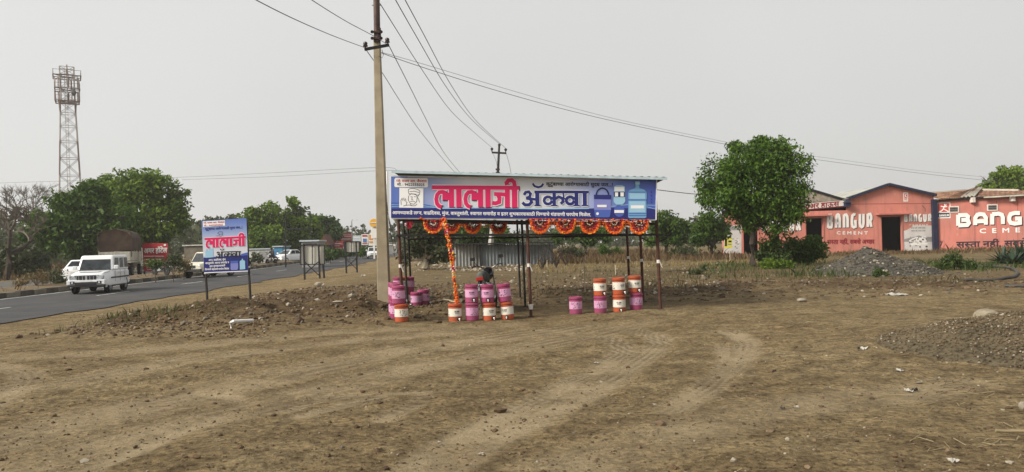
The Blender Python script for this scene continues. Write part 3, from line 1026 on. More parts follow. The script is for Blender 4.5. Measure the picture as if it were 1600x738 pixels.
# red streamer knot by the left post
g = random.Random(8)
mb = MB()
for k in range(46):
    a = g.uniform(0, 6.28)
    p = P(639.5, 347, 17.2)
    tip = p + Vector((math.cos(a) * g.uniform(.05, .12), g.uniform(-.05, .05), math.sin(a) * .1 - g.uniform(0, .07)))
    mb.bar(p + Vector((g.uniform(-.03, .03), 0, g.uniform(-.03, .05))), tip, .022, .006, 0 if g.random() > .25 else 1)
tag(mb.build('tinsel_knot', [fl_red, fl_pink]), 'dark red tinsel knot tied beside the left stall posts', 'decoration', 'garlands hung on the water stall')
# long cloth and flower string running from the banner to the jar
mb = MB()
path = [(693.5, 341, 15.72), (697, 356, 15.7), (702, 378, 15.68), (706, 402, 15.66), (708.5, 420, 15.66), (711, 440, 15.68), (712.5, 458, 15.72), (714.5, 477, 15.78)]
pp = [P(*q_) for q_ in path]
for a, b in zip(pp[:-1], pp[1:]):
    n = max(2, int((b - a).length / .022))
    for k in range(n):
        t = k / n
        p = a.lerp(b, t)
        hgt = (pp[0].z - p.z) / (pp[0].z - pp[-1].z)
        low = hgt > .62
        for _ in range(3):
            mi = g.choices((0, 1, 2, 3, 4), (7, 1, .4, 2, .6) if not low else (9, .5, .1, .8, .2))[0]
            if abs(hgt - .62) < .05: mi = g.choice((3, 3, 2))
            if hgt < .62 and (int(hgt * 23) % 5 == 3): mi = g.choice((2, 4, 4, 1))
            wd = .034 + (.012 if hgt < .5 else 0) + (.02 if low else 0) * (hgt - .62)
            mb.blob(p + Vector((g.uniform(-wd, wd), g.uniform(-.03, .03), g.uniform(-.01, .01))), g.uniform(.014, .026), g, mi, .9, .25)
tag(mb.build('flower_string', FL), 'long orange and red flower string hanging slanted down to the lone orange jar', 'garland', 'garlands hung on the water stall')

# ================================================================== WATER JARS
def jar_mats():
    j = {}
    j['o'] = mat('jar_orange_plastic', (.37, .075, .03), .42, vary=.12, scale=5, dirt=(.25, .12, .07), dscale=3, damt=.6)
    j['p'] = mat('jar_magenta_plastic', (.27, .042, .11), .42, vary=.12, scale=5, dirt=(.28, .12, .17), dscale=3, damt=.6)
    j['wl'] = mat('jar_white_label', (.64, .61, .53), .5, vary=.06, scale=6, dirt=(.45, .4, .32), dscale=4, damt=.55)
    j['pl'] = mat('jar_pink_label', (.54, .28, .43), .5, vary=.06, scale=6, dirt=(.45, .25, .35), dscale=4, damt=.55)
    j['ink'] = mat('jar_ink', (.05, .02, .05), .5, vary=0)
    j['tapw'] = mat('tap_white', (.75, .74, .70), .35, vary=.03)
    j['tapk'] = mat('tap_black', (.03, .02, .02), .4, vary=.03)
    j['rim'] = mat('jar_dark_rim', (.16, .03, .03), .5, vary=.1)
    return j
JM = jar_mats()
JR, JH = .134, .372
def jar(kind, face, x, y, z, rz, tilt=0., label='', handle=False, scale=1.0):
    """kind o / p; face: 'print' shows the words and tap, 'flower' the flower picture"""
    g = random.Random(int(x * 977 + y * 613 + z * 131))
    root = empty('water_jar', (x, y, z), label, 'water jar', 'insulated water jars stacked at the stall', rz)
    root.rotation_euler = (0, tilt, rz)
    root.scale = (scale,) * 3
    m = JM[kind]; lab = JM['wl' if kind == 'o' else 'pl']
    mb = MB()
    mb.lathe([(JR - .012, 0, 0), (JR - .002, .012, 0), (JR, .105, 0), (JR + .003, .108, 1), (JR + .003, .262, 1), (JR, .265, 0), (JR, .30, 0), (JR - .01, .304, 2), (JR - .01, .312, 0)], 28)
    lb = mb
    mb = MB()
    mb.lathe([(JR - .012, .3125), (JR + .006, .316), (JR + .006, .352), (JR - .012, .366), (JR - .03, .368), (JR - .034, .36), (.02, .358)], 28)
    mb.build('lid', m, root, smooth=30, local=True)
    # printing on the front of the label (towards -Y)
    mb = lb
    def patch(a0, z0, a1, z1):
        a0, a1 = R(a0 - 90), R(a1 - 90)
        r = JR + .0055
        mb.add([(r * math.cos(a), r * math.sin(a), zz) for a, zz in ((a0, z0), (a1, z0), (a1, z1), (a0, z1))], [(0, 1, 2, 3)], 3)
    def words(c):
        x_ = c - 22
        for wd in (7, 4, 9, 12):
            patch(x_, .196, x_ + wd, .218); x_ += wd + 2.2
            if wd == 4: x_ += 3
        x_ = c - 18
        while x_ < c + 18:
            wd = g.uniform(2, 6); patch(x_, .165, x_ + wd, .171); x_ += wd + 1.2
        x_ = c - 20
        while x_ < c + 14:
            wd = g.uniform(2, 6); patch(x_, .180, x_ + wd, .186); x_ += wd + 1.2
    def flowers(c):
        patch(c - 38, .238, c - 8, .25)
        for k in range(22):
            a_, z_ = c + g.uniform(-38, 38), .12 + g.random() ** 1.6 * .11
            w_, h_ = g.uniform(2, 6), g.uniform(.006, .022)
            patch(a_, z_, a_ + w_, z_ + h_)
    if face == 'print': words(0); flowers(115); flowers(-115)
    else: flowers(0); words(125); words(-125)
    mb.build('body', [m, lab, JM['rim'], JM['ink']], root, smooth=30, local=True)
    ta = R(-90 + (14 if face == 'print' else 134))
    d = Vector((math.cos(ta), math.sin(ta), 0))
    mb = MB()
    Mx = Matrix.Translation(d * (JR - .004) + Vector((0, 0, .058))) @ d.to_track_quat('Z', 'Y').to_matrix().to_4x4()
    mb.lathe([(.038, 0), (.038, .012), (.03, .016)], 14, 0, Mx)
    mb.lathe([(.015, .012), (.017, .04), (.012, .05)], 10, 1, Mx)
    q = d * (JR + .034) + Vector((0, 0, .058))
    mb.tube([q + Vector((0, 0, .012)), q - Vector((0, 0, .034))], [.012, .009], 8, 1)
    mb.build('tap', [JM['tapk'], JM['tapw']], root, smooth=True, local=True)
    if handle:
        mb = MB()
        mb.tube([(JR * .95 * math.cos(t), -.02, .33 + .115 * math.sin(t)) for t in np.linspace(0, math.pi, 13)], .007, 6)
        mb.build('handle', JM['rim'], root, smooth=True, local=True)
    else:
        mb = MB()
        mb.tube([(JR * 1.04 * math.cos(t), -.028 - .105 * math.sin(t) * 1.0, .33 - .012 * math.sin(t)) for t in np.linspace(R(12), R(168), 11)], .005, 5)
        mb.build('handle', JM[kind], root, smooth=True, local=True)
    return root
def base_of(px, d):
    p = at_y(px, d)
    return p
def stack(px, d, items, jit=0):
    b = base_of(px, d)
    z = b.z - .005
    face_cam = math.atan2(b.x, b.y) * -1
    for it in items:
        kind, face, rz, lab = it[:4]
        kw = it[4] if len(it) > 4 else {}
        dx = kw.pop('dx', 0) if kw else 0
        tl_ = kw.pop('tilt', 0) if kw else 0
        sc_ = kw.get('scale', 1.0)
        jar(kind, face, b.x + dx, b.y, z, face_cam + R(rz), tl_, lab, **kw)
        z += JH * sc_ * math.cos(tl_) - .003
stack(708.5, 15.75, [('o', 'print', 18, 'lone orange water jar with white label at the foot of the flower string')])
stack(735, 15.78, [('p', 'flower', 25, 'lower magenta jar of the all magenta stack right of the flower string'), ('p', 'print', 2, 'upper magenta jar of the all magenta stack right of the flower string')])
stack(761.5, 15.82, [('o', 'print', 24, 'orange bottom jar of the stack between the all magenta stack and the leaning stack'), ('p', 'print', -8, 'magenta top jar of the stack between the all magenta stack and the leaning stack', {'dx': -.03})])
stack(790.5, 15.9, [('o', 'print', -22, 'orange bottom jar of the leaning stack nearest the middle posts', {'tilt': -.07}), ('p', 'flower', -10, 'magenta top jar with raised handle on the leaning stack', {'tilt': -.09, 'dx': -.045, 'handle': True})])
stack(897, 16.45, [('p', 'flower', 0, 'single magenta jar standing alone on the right side of the stall')])
stack(935.5, 16.5, [('p', 'flower', -6, 'magenta bottom jar of the stack beside the single magenta jar'), ('o', 'print', 22, 'orange top jar of the stack beside the single magenta jar')])
stack(965, 16.5, [('o', 'print', 0, 'orange bottom jar of the all orange stack'), ('o', 'print', 38, 'orange top jar of the all orange stack')])
stack(991.5, 16.65, [('p', 'flower', 20, 'magenta bottom jar of the stack nearest the right posts'), ('o', 'print', 22, 'orange top jar of the stack nearest the right posts', {'dx': -.02})])
stack(624.5, 15.72, [('o', 'flower', 25, 'orange bottom jar of the front stack at the left post'), ('p', 'flower', -30, 'magenta top jar of the front stack at the left post', {'dx': -.05})])
stack(617.5, 16.15, [('p', 'flower', -12, 'magenta bottom jar just behind the front stack at the left post'), ('p', 'flower', -18, 'magenta top jar just behind the front stack at the left post')])
stack(615, 16.6, [('p', 'flower', -20, 'magenta bottom jar closest to the concrete pole'), ('p', 'flower', 8, 'magenta top jar closest to the concrete pole')])
stack(621, 20.3, [('o', 'print', 12, 'bottom jar of the back stack left of the inner post'), ('p', 'flower', 30, 'top magenta jar of the back stack left of the inner post')])
stack(629.5, 20.4, [('p', 'print', 12, 'bottom jar of the back stack directly behind the inner post'), ('o', 'print', 5, 'top orange jar of the back stack directly behind the inner post')])
stack(638, 20.5, [('o', 'print', -60, 'shaded bottom jar of the rearmost stack by the back post'), ('p', 'print', -62, 'shaded top jar of the rearmost stack by the back post')])
stack(648, 19.6, [('p', 'print', -70, 'short jar in shade between the rear stack and the jar with a handle')])
stack(660, 19.8, [('p', 'print', 60, 'shaded wide jar with raised handle at the end of the left row', {'handle': True, 'scale': 1.08})])

# ================================================================== MOTORCYCLE BEHIND THE JARS
bikem = mat('black_bike_paint', (.014, .014, .016), .25, vary=.1, spec=.5)
tyrem = mat('tyre_rubber', (.018, .018, .018), .85, vary=.15)
chrome = mat('bike_metal', (.35, .35, .35), .3, .8, vary=.1)
greyseat = mat('bike_cover_cloth', (.10, .11, .10), .8, vary=.3, scale=9)
whitep = mat('white_plastic', (.72, .72, .70), .4, vary=.05)
glassd = mat('dark_glass', (.02, .024, .028), .08, vary=0, spec=.6)
lampred = mat('tail_lamp_red', (.4, .02, .015), .3, vary=.05)
lampw = mat('headlamp_glass', (.62, .64, .66), .12, vary=.05, spec=.6)
def motorcycle(loc, rz, label, lean=.12, paint=bikem, group=None):
    r = empty('motorcycle', loc, label, 'motorcycle', group)
    r.rotation_euler = (lean, 0, rz)
    def wheel(x):
        mb = MB()
        Mw = Matrix.Translation((x, 0, .3)) @ Matrix.Rotation(R(90), 4, 'X')
        mb.lathe([(.24, -.04), (.29, -.035), (.305, 0), (.29, .035), (.24, .04), (.235, 0)], 24, 0, Mw)
        w = mb.build('wheel', tyrem, r, smooth=True, local=True)
        mb = MB()
        mb.lathe([(.03, -.06), (.03, .06)], 10, 0, Mw)
        for k in range(6):
            a = k * math.pi / 3
            mb.bar((x, 0, .3), (x + .24 * math.cos(a), 0, .3 + .24 * math.sin(a)), .03, .02)
        mb.build('rim', chrome, w, local=True)
    wheel(-.63); wheel(.63)
    mb = MB()
    mb.bar((-.63, .06, .3), (-.1, .07, .38), .03, .03); mb.bar((-.63, -.06, .3), (-.1, -.07, .38), .03, .03)
    mb.bar((-.1, 0, .38), (.33, 0, .8), .05, .05); mb.bar((.33, 0, .8), (-.5, 0, .72), .05, .05); mb.bar((-.5, 0, .72), (-.1, 0, .38), .04, .04)
    mb.build('frame', paint, r, local=True)
    mb = MB(); mb.box((.08, 0, .42), (.34, .26, .28)); mb.box((.13, 0, .58), (.16, .2, .14))
    mb.build('engine', chrome, r, bevel=.02, local=True)
    mb = MB()
    mb.tube([(-.02, 0, .80), (.1, 0, .84), (.28, 0, .88), (.38, 0, .84)], [.07, .15, .14, .05], 12)
    mb.build('fuel_tank', paint, r, smooth=True, local=True)
    mb = MB()
    mb.tube([(-.72, 0, .84), (-.6, 0, .83), (-.3, 0, .80), (-.02, 0, .79)], [.05, .12, .13, .09], 10)
    mb.build('seat', greyseat, r, smooth=True, local=True)
    mb = MB()
    for s in (-1, 1): mb.tube([(.63, s * .07, .3), (.42, s * .08, .92)], .022, 8)
    mb.build('fork', chrome, r, smooth=True, local=True)
    mb = MB()
    mb.tube([(.26, -.36, 1.04), (.36, -.26, 1.06), (.40, -.1, .98), (.40, .1, .98), (.36, .26, 1.06), (.26, .36, 1.04)], .015, 8)
    h = mb.build('handlebar', paint, r, smooth=True, local=True)
    for s in (-1, 1):
        mb = MB(); mb.tube([(.36, s * .26, 1.06), (.34, s * .33, 1.2)], .008, 6); mb.box((.34, s * .34, 1.23), (.03, .12, .08))
        mb.build('mirror', paint, h, bevel=.01, local=True)
    mb = MB()
    mb.lathe([(.09, 0), (.085, .08), (.03, .14)], 14, 0, Matrix.Translation((.50, 0, .90)) @ Matrix.Rotation(R(-90), 4, 'Y'))
    mb.build('headlight', lampw, r, smooth=True, local=True)
    mb = MB(); mb.tube([(-.30, 0, .62), (-.78, 0, .72), (-.95, 0, .62), (-.99, 0, .5)], [.05, .07, .06, .05], 8)
    mb.build('mudguard', paint, r, smooth=True, local=True)
    mb = MB(); mb.box((-.86, 0, .78), (.06, .16, .08)); mb.build('tail_light', lampred, r, bevel=.01, local=True)
    mb = MB(); mb.box((-.985, 0, .60), (.012, .2, .13)); mb.build('number_plate', whitep, r, local=True)
    mb = MB(); mb.tube([(.1, -.13, .32), (-.2, -.15, .27), (-.8, -.17, .36)], [.02, .03, .045], 10); mb.build('exhaust', chrome, r, smooth=True, local=True)
    mb = MB(); mb.tube([(-.05, .12, .32), (-.1, .3, 0 - .03)], .012, 6); mb.build('side_stand', paint, r, local=True)
    return r
b = at_y(764, 18.0)
motorcycle(b, R(82), 'black motorcycle parked under the stall behind the jars', lean=-.1)

# ================================================================== POLES AND WIRES
poleconc = mat('pole_concrete', (.30, .25, .17), .9, vary=.14, scale=3, bump=.25, bscale=30, dirt=(.17, .14, .10), dscale=2, damt=.55)
polesteel = mat('pole_steel_pipe', (.075, .05, .042), .6, .4, vary=.3, scale=6, dirt=(.16, .10, .07), dscale=2)
porcelain = mat('insulator_brown', (.04, .022, .02), .3, vary=.1)
wire_m = mat('wire_dark', (.05, .05, .055), .6, vary=0)
D1 = 20.5
pb = at_y(598.5, D1)
pole = empty('electric_pole', pb, 'tall square concrete electric pole with steel pipe top beside the stall', 'electric pole')
ptop_ = P(589, 58, D1)
mb = MB()
ax = (ptop_ - pb)
n_ = 14
for k in range(n_):
    t0, t1 = -.03 + 1.03 * k / n_, -.03 + 1.03 * (k + 1) / n_
    w0, w1 = .315 - .145 * t0, .315 - .145 * t1
    a, c = pb + ax * t0, pb + ax * t1
    k0 = len(mb.v)
    if k == 0: mb.v += [tuple(a + Vector((sx * w0 / 2, sy * w0 / 2, 0))) for sx, sy in ((-1, -1), (1, -1), (1, 1), (-1, 1))]; k0 = len(mb.v)
    mb.v += [tuple(c + Vector((sx * w1 / 2, sy * w1 / 2, 0))) for sx, sy in ((-1, -1), (1, -1), (1, 1), (-1, 1))]
    for j in range(4):
        mb.f.append((k0 - 4 + j, k0 - 4 + (j + 1) % 4, k0 + (j + 1) % 4, k0 + j)); mb.m.append(0)
mb.f.append((len(mb.v) - 4, len(mb.v) - 3, len(mb.v) - 2, len(mb.v) - 1)); mb.m.append(0)
mb.build('shaft', poleconc, pole, bevel=.02)
mb = MB()
up_ = P(587.3, -60, D1)
mb.tube([P(589.3, 66, D1 - .11), P(589.0, 40, D1 - .11), up_], .085, 12)
mb.tube([P(591.5, 60, D1 - .08), P(591, 44, D1 - .08)], .07, 10)
mb.build('steel_pipe', polesteel, pole, smooth=True)
for py in (50, 60):
    mb = MB()
    mb.bar(P(581, py, D1 - .2), P(596, py, D1 - .2), .045, .045); mb.bar(P(581, py, D1 + .02), P(596, py, D1 + .02), .045, .045)
    for px in (581.5, 595.5): mb.tube([P(px, py, D1 - .25), P(px, py, D1 + .07)], .045, 8)
    mb.build('clamp', porcelain, pole)
mb = MB(); mb.tube([P(581, 8.5, D1 - .1), P(596, 8.5, D1 - .1)], .01, 6); mb.build('step_bolt', polesteel, pole)
armA, armB = P(569.5, 77.5, D1 - .35), P(608, 70.5, D1 - .2)
mb = MB(); mb.bar(armA, armB, .07, .07); arm = mb.build('cross_arm', mat('cross_arm_steel', (.02, .018, .018), .6, .3), pole)
for a_, t in ((armA, .04), (armB, -.07)):
    p = armA.lerp(armB, .04 if t > 0 else .93)
    mb = MB(); mb.lathe([(.015, 0), (.015, .06), (.06, .07), (.065, .10), (.045, .12), (.06, .14), (.05, .18), (.02, .2)], 12, 0, Matrix.Translation(p))
    mb.build('insulator', porcelain, arm, smooth=True)
def sag(a, b, s, n=24): return [a.lerp(b, t) - Vector((0, 0, s * 4 * t * (1 - t))) for t in np.linspace(0, 1, n)]
def wire(pts, r, label, m=wire_m):
    mb = MB(); mb.tube(pts, r, 5)
    return tag(mb.build('power_line', m, smooth=True), label, 'wire', 'overhead wires')
# second pole
D2 = 62.0
p2b, p2t = at_y(762, D2), P(780, 236, D2)
pole2 = empty('electric_pole', p2b, 'leaning electric pole with a three insulator cross arm behind the stall', 'electric pole')
mb = MB()
mid = P(771, 345, D2)
mb.tube([p2b - Vector((0, 0, .2)), mid, P(777, 288, D2)], [.24, .20, .17], 4); mb.build('shaft', mat('pole_concrete_pale', (.36, .35, .31), .9, vary=.15), pole2)
mb = MB(); mb.tube([P(777, 290, D2 - .1), P(780, 228, D2 - .1)], [.12, .08], 8); mb.build('steel_pipe', dark_steel, pole2, smooth=True)
mb = MB(); mb.bar(P(768.5, 238.5, D2), P(791, 239.7, D2), .12, .14); a2 = mb.build('cross_arm', dark_steel, pole2)
tips = []
for px, y0, y1 in ((768.7, 238, 231), (780.3, 232, 224.5), (790.3, 239, 232)):
    a, b_ = P(px, y0, D2), P(px, y1, D2)
    mb = MB(); mb.lathe([(.03, 0), (.05, (b_ - a).length * .4), (.1, (b_ - a).length * .5), (.12, (b_ - a).length * .8), (.05, (b_ - a).length)], 10, 0, Matrix.Translation(a))
    mb.build('insulator', porcelain, a2, smooth=True); tips.append(b_)
for py in (265, 270.5):
    mb = MB(); mb.bar(P(774.5, py, D2 - .15), P(781, py, D2 - .15), .14, .14); mb.build('clamp', porcelain, pole2)
def via(pts):
    """a smooth line through points given as photo pixel and distance"""
    q = [P(*p) for p in pts]
    out = []
    for i in range(len(q) - 1):
        p0, p1, p2_, p3 = q[max(i - 1, 0)], q[i], q[i + 1], q[min(i + 2, len(q) - 1)]
        for k in range(8):
            t = k / 8
            out.append(.5 * ((2 * p1) + (p2_ - p0) * t + (2 * p0 - 5 * p1 + 4 * p2_ - p3) * t * t + (3 * p1 - p0 - 3 * p2_ + p3) * t ** 3))
    out.append(q[-1])
    return out
wr = .009
wire(via([(594, 6, 20.4), (660, 110, 29), (705, 174, 39), (742, 208, 52), (768.7, 231, 62)]), .012, 'upper wire from the steel pipe to the left insulator of the far pole')
wire(via([(590, -50, 19), (650, 56, 26), (700, 140, 36), (740, 190, 48), (780.3, 225, 62)]), .014, 'left one of the two close wires ending at the top insulator of the far pole')
wire(via([(606, -50, 19), (660, 50, 26), (706, 135, 36), (745, 190, 48), (790.3, 232, 62)]), .014, 'right one of the two close wires ending past the top of the far pole')
wire(via([(607, 70, 20.3), (640, 135, 25), (665, 185, 31), (690, 233, 38), (712, 262, 46), (730, 282, 55)]), .011, 'wire running from the right end of the cross arm down behind the banner')
wire(via([(572, 78, 20.2), (600, 118, 25), (625, 158, 30), (655, 203, 36), (690, 246, 44), (722, 282, 54)]), .011, 'wire running from the left end of the cross arm down behind the banner')
wire(via([(571, 75, 20.2), (520, 56, 16.5), (460, 30, 13.5), (400, 0, 11.4), (330, -40, 9.8)]), .008, 'lower overhead wire leaving the cross arm to the upper left')
wire(via([(604, 69, 20.3), (583, 56, 19), (540, 33, 16.5), (487, 0, 14), (430, -40, 12.2)]), .008, 'upper overhead wire leaving the cross arm to the upper left')
wire(via([(596, 83, 20.4), (650, 102, 21.5), (760, 137, 24), (870, 168, 27), (970, 192, 30), (1090, 217, 34), (1200, 238, 37.5), (1300, 253, 41), (1430, 270, 45), (1530, 281, 48), (1640, 291, 51)]), .009, 'thick service cable sagging from the concrete pole across the right sky')
wire(via([(596, 82, 20.4), (650, 97, 21.5), (760, 130, 24), (870, 162, 27), (970, 188, 30), (1090, 213, 34), (1200, 235, 37.5), (1300, 248, 41), (1430, 266, 45), (1530, 276, 48), (1640, 286, 51)]), .006, 'thin wire strung just above the thick service cable')
wire(via([(-60, 288, 95), (100, 283, 90), (285, 277, 84), (430, 270, 78), (590, 262, 70), (620, 266, 68)]), .014, 'distant wire level across the left sky above the road')
wire(via([(285, 281, 84), (430, 276, 78), (590, 267, 70), (640, 268, 66)]), .013, 'second distant wire dipping toward the concrete pole')
wire(via([(1020, 296, 60), (1080, 303, 62), (1110, 304, 63)]), .03, 'short stretch of wire between the stall and the round tree')
wire(via([(770, 240, 62), (776, 255, 62), (778, 276, 62)]), .012, 'thin stay wire hanging from the far pole cross arm')
wire(via([(791, 240, 62), (796, 258, 66), (801, 285, 72)]), .016, 'thin wire leaving the far pole to the lower right')
for px, py, d in ((754, 133, 23.8), (968, 190, 30), (1083, 214, 33.8), (1268, 247, 39.8), (1432, 267, 45)):
    pass
mb = MB(); mb.tube([P(592, 88, D1 - .2), P(597, 91, D1 - .25), P(599, 86, D1 - .2), P(597, 78, D1 - .15)], .008, 5); mb.build('jumper_wire', wire_m, pole)
b = at_y(605.8, 40)
mb = MB(); mb.tube([b, P(605.5, 330, 40), P(605, 268, 40)], .05, 8)
tag(mb.build('white_pipe_post', white_trim, smooth=True), 'thin white pipe post just right of the concrete pole', 'post')
for k, (a, b_) in enumerate([((601, 275, 30), (617, 402, 60)), ((598, 290, 30), (622, 396, 62))]):
    wire(via([a, ((a[0] + b_[0]) / 2 - 2, (a[1] + b_[1]) / 2, 42), b_]), .02, ('dark cable dropping between the concrete pole and the banner, upper one', 'dark cable dropping between the concrete pole and the banner, lower one')[k])

# ================================================================== SIGN BOARDS ON THE VERGE
sd = 21.2
sTL, sTR, sBL, sBR = P(314.8, 345.5, sd), P(385, 341, sd + .12), P(319, 427.5, sd), P(388, 424.5, sd + .12)
sN = (sTR - sTL).cross(sBL - sTL).normalized()
if sN.y > 0: sN = -sN
sign = empty('sign_board', (at_y(322.5, sd) + at_y(389.5, sd)) / 2, 'blue and white poster sign board on two thin black posts by the road', 'sign board')
PS = Plane(sTL + sN * .012, sN)
sgprint = ramp_mat('print_sign_ground', 0, 1, [(0, (.10, .17, .48)), (.2, (.22, .30, .56)), (.42, (.50, .54, .64)), (.66, (.62, .63, .66)), (.72, (.25, .32, .6)), (1, (.06, .1, .4))])
SP = [sgprint] + PRINT[1:]
mb = MB()
NR = 20
q = [PS.hit(*p) for p in ((314.8, 345.5), (385, 341), (388, 424.5), (319, 427.5))]
for dep in (0, .02):
    for k in range(NR + 1):
        t = k / NR
        mb.v += [tuple(q[0].lerp(q[3], t) - sN * dep), tuple(q[1].lerp(q[2], t) - sN * dep)]
n_ = 2 * (NR + 1)
for k in range(NR):
    a = 2 * k
    mb.f += [(a, a + 1, a + 3, a + 2), (n_ + a, n_ + a + 2, n_ + a + 3, n_ + a + 1), (a, a + 2, n_ + a + 2, n_ + a), (a + 1, n_ + a + 1, n_ + a + 3, a + 3)]
    mb.m += [0, GR, BL_, BL_]
mb.f += [(0, n_, n_ + 1, 1), (n_ - 2, n_ - 1, 2 * n_ - 1, 2 * n_ - 2)]; mb.m += [BL_, BL_]
def c2(pts): return [(290 + x / 3.355, 280 + y / 3.355) for x, y in pts]
PS.poly(mb, c2([(94, 412), (325, 398), (327, 482), (98, 492)]), NV, 1)
PS.poly(mb, c2([(98, 489), (327, 480), (327, 484), (98, 494)]), WH, 2)
PS.poly(mb, c2([(90, 222), (206, 216), (208, 244), (92, 252)]), WH, 2)
PS.text(mb, 'प्रो. राजय आर. जैस्वाल', *c2([(94, 234)])[0], *c2([(204, 229)])[0], 2.2, RD, 3, .08)
PS.text(mb, 'मो. : 9422555025', *c2([(96, 249)])[0], *c2([(196, 243)])[0], 2.2, RD, 3, .08)
PS.text(mb, 'कुटुंबाच्या आरोग्यासाठी शुद्ध जल...!', *c2([(102, 268)])[0], *c2([(298, 258)])[0], 3.2, NV, 3, .12)
for q_ in ([(160, 298), (176, 298), (178, 290), (168, 284), (176, 276), (192, 276), (194, 290), (190, 300), (178, 302)], [(178, 290), (194, 288)]): PS.ribbon(mb, c2(q_), .5, BK, 3)
# pink word, navy word
def M6(pts):     # the banner lettering laid onto the sign
    out = []
    for x, y in pts:
        u, v = (x - 545) / 990.0, (y - 150) / 320.0
        out.append(c2([(100 + u * 214, 296 - u * 12 + v * 66)])[0])
    return out
for q_, w in S1: PS.ribbon(mb, M6(q_), (w + 26) / 7.273 * .47, PP, 3)
for q_, w in S1: PS.ribbon(mb, M6(q_), w / 7.273 * .50, PK, 4)
def M4(pts):
    out = []
    for x, y in pts:
        u, v = (x - 75) / 513.0, (y - 182) / 175.0
        out.append(c2([(160 + u * 130, 366 - u * 4 + v * 46)])[0])
    return out
for q_, w in S2: PS.ribbon(mb, M4(q_), w / 4.919 * .34, BK, 3)
PS.poly(mb, c2([(104, 378), (112, 366), (118, 380), (130, 364), (144, 362), (146, 410), (104, 413)]), CY2, 2)
PS.poly(mb, c2([(292, 392), (325, 384), (325, 399), (292, 402)]), BL_, 2)
for k, (t_, x0_, x1_, y_) in enumerate((('लग्न, वाढदिवस, मुंज,', 122, 212, 428), ('वास्तुशांती, स्वागत समारोह व', 104, 228, 444), ('इतर शुभकार्यासाठी', 126, 208, 460), ('पिण्याचे थंडपाणी घरपोच मिळेल', 102, 228, 477))):
    PS.text(mb, t_, *c2([(x0_, y_ + 2)])[0], *c2([(x1_, y_ - 3)])[0], 2.6, WH, 3, .1)
PS.poly(mb, c2([(236, 432), (276, 430), (276, 470), (270, 476), (242, 478), (236, 472)]), LI, 3)
PS.poly(mb, c2([(236, 430), (276, 428), (276, 440), (236, 442)]), BL_, 4)
PS.poly(mb, c2([(284, 432), (290, 426), (306, 425), (312, 430), (313, 472), (285, 475)]), CY2, 3)
PS.poly(mb, c2([(295, 418), (301, 418), (301, 426), (295, 426)]), CY2, 4)
qa, qb = Vector(q[0]), (q[3] - q[0])
mb.build('board', SP, sign, attr=('print', lambda p: (Vector(p) - qa).dot(qb.normalized()) / qb.length))
for px, d, tx, ty in ((322.8, sd + .04, 316.5, 348), (389.6, sd + .16, 384.5, 345)):
    b = at_y(px, d)
    mb = MB(); t = P(tx, ty, d + .03); mb.bar(b - Vector((0, 0, .1)), t, .045, .045)
    p = mb.build('post', dark_steel, sign)
    mb = MB(); c = b.lerp(t, .41); mb.box(c, (.07, .06, .05)); mb.build('bracket', whitep, p)

frame_k = mat('black_angle_iron', (.018, .018, .02), .6, .2)
backw = mat('sign_back_sheet', (.50, .49, .43), .6, vary=.06, scale=2, dirt=(.3, .27, .2), dscale=2, damt=.4)
def back_frame(posts, board, verts, braces, d, label, tiltR=0):
    root = empty('roadside_sign', at_y(posts[0][0], d), label, 'sign frame', 'roadside sign frames seen from behind')
    x0, y0, x1, y1 = board
    a, b_, c, e_ = P(x0, y0 + .4, d - .0), P(x1, y0, d + .05), P(x1, y1 - .6, d + .05), P(x0, y1, d)
    mb = MB()
    n = (b_ - a).cross(e_ - a).normalized()
    if n.y > 0: n = -n
    mb.add([a, b_, c, e_, a - n * .03, b_ - n * .03, c - n * .03, e_ - n * .03], [(0, 1, 2, 3), (7, 6, 5, 4), (0, 4, 5, 1), (1, 5, 6, 2), (2, 6, 7, 3), (3, 7, 4, 0)])
    mb.build('sheet', backw, root)
    mb = MB()
    for p, q_ in ((a, b_), (b_, c), (c, e_), (e_, a)): mb.bar(p + n * .035, q_ + n * .035, .05, .05)
    for vx in verts: mb.bar(P(vx, y0, d - .06), P(vx, y1, d - .06), .05, .04)
    mb.build('border', frame_k, root)
    tops = []
    for px, ytop in posts:
        g_ = at_y(px, d)
        t = P(px - .7, ytop, d - .08)
        mb = MB(); mb.bar(g_ - Vector((0, 0, .2)), t, .085, .085); mb.build('post', frame_k, root)
    for p, q_ in braces:
        mb = MB(); mb.bar(P(*p, d - .1), P(*q_, d - .1), .05, .05); mb.build('brace', frame_k, root)
back_frame([(475, 382), (498.5, 382), (505.5, 413)], (469.5, 383, 507, 413.5), (475, 488, 498), [((475.5, 409), (498, 430)), ((498, 409), (475.5, 429))], 45, 'larger white backed sign frame with black cross braces at the road edge')
back_frame([(540.3, 377), (557, 378)], (537.5, 377.5, 562, 395), (540, 549, 557), [((540.5, 404), (556.5, 420)), ((556.5, 404), (540.5, 419))], 52, 'smaller white backed sign frame with black cross braces nearer the pole')
# empty hoarding frame beyond the road
root = empty('empty_hoarding', at_y(447, 72), 'empty thin black hoarding frame standing against the trees', 'hoarding frame')
for a, b_ in (((446, 332.5), (485, 331)), ((446, 332.5), (446.5, 420)), ((484.5, 331), (485, 420)), ((446, 358), (485, 357))):
    mb = MB(); mb.bar(P(*a, 72), P(*b_, 72), .11, .11); mb.build('bar', frame_k, root)

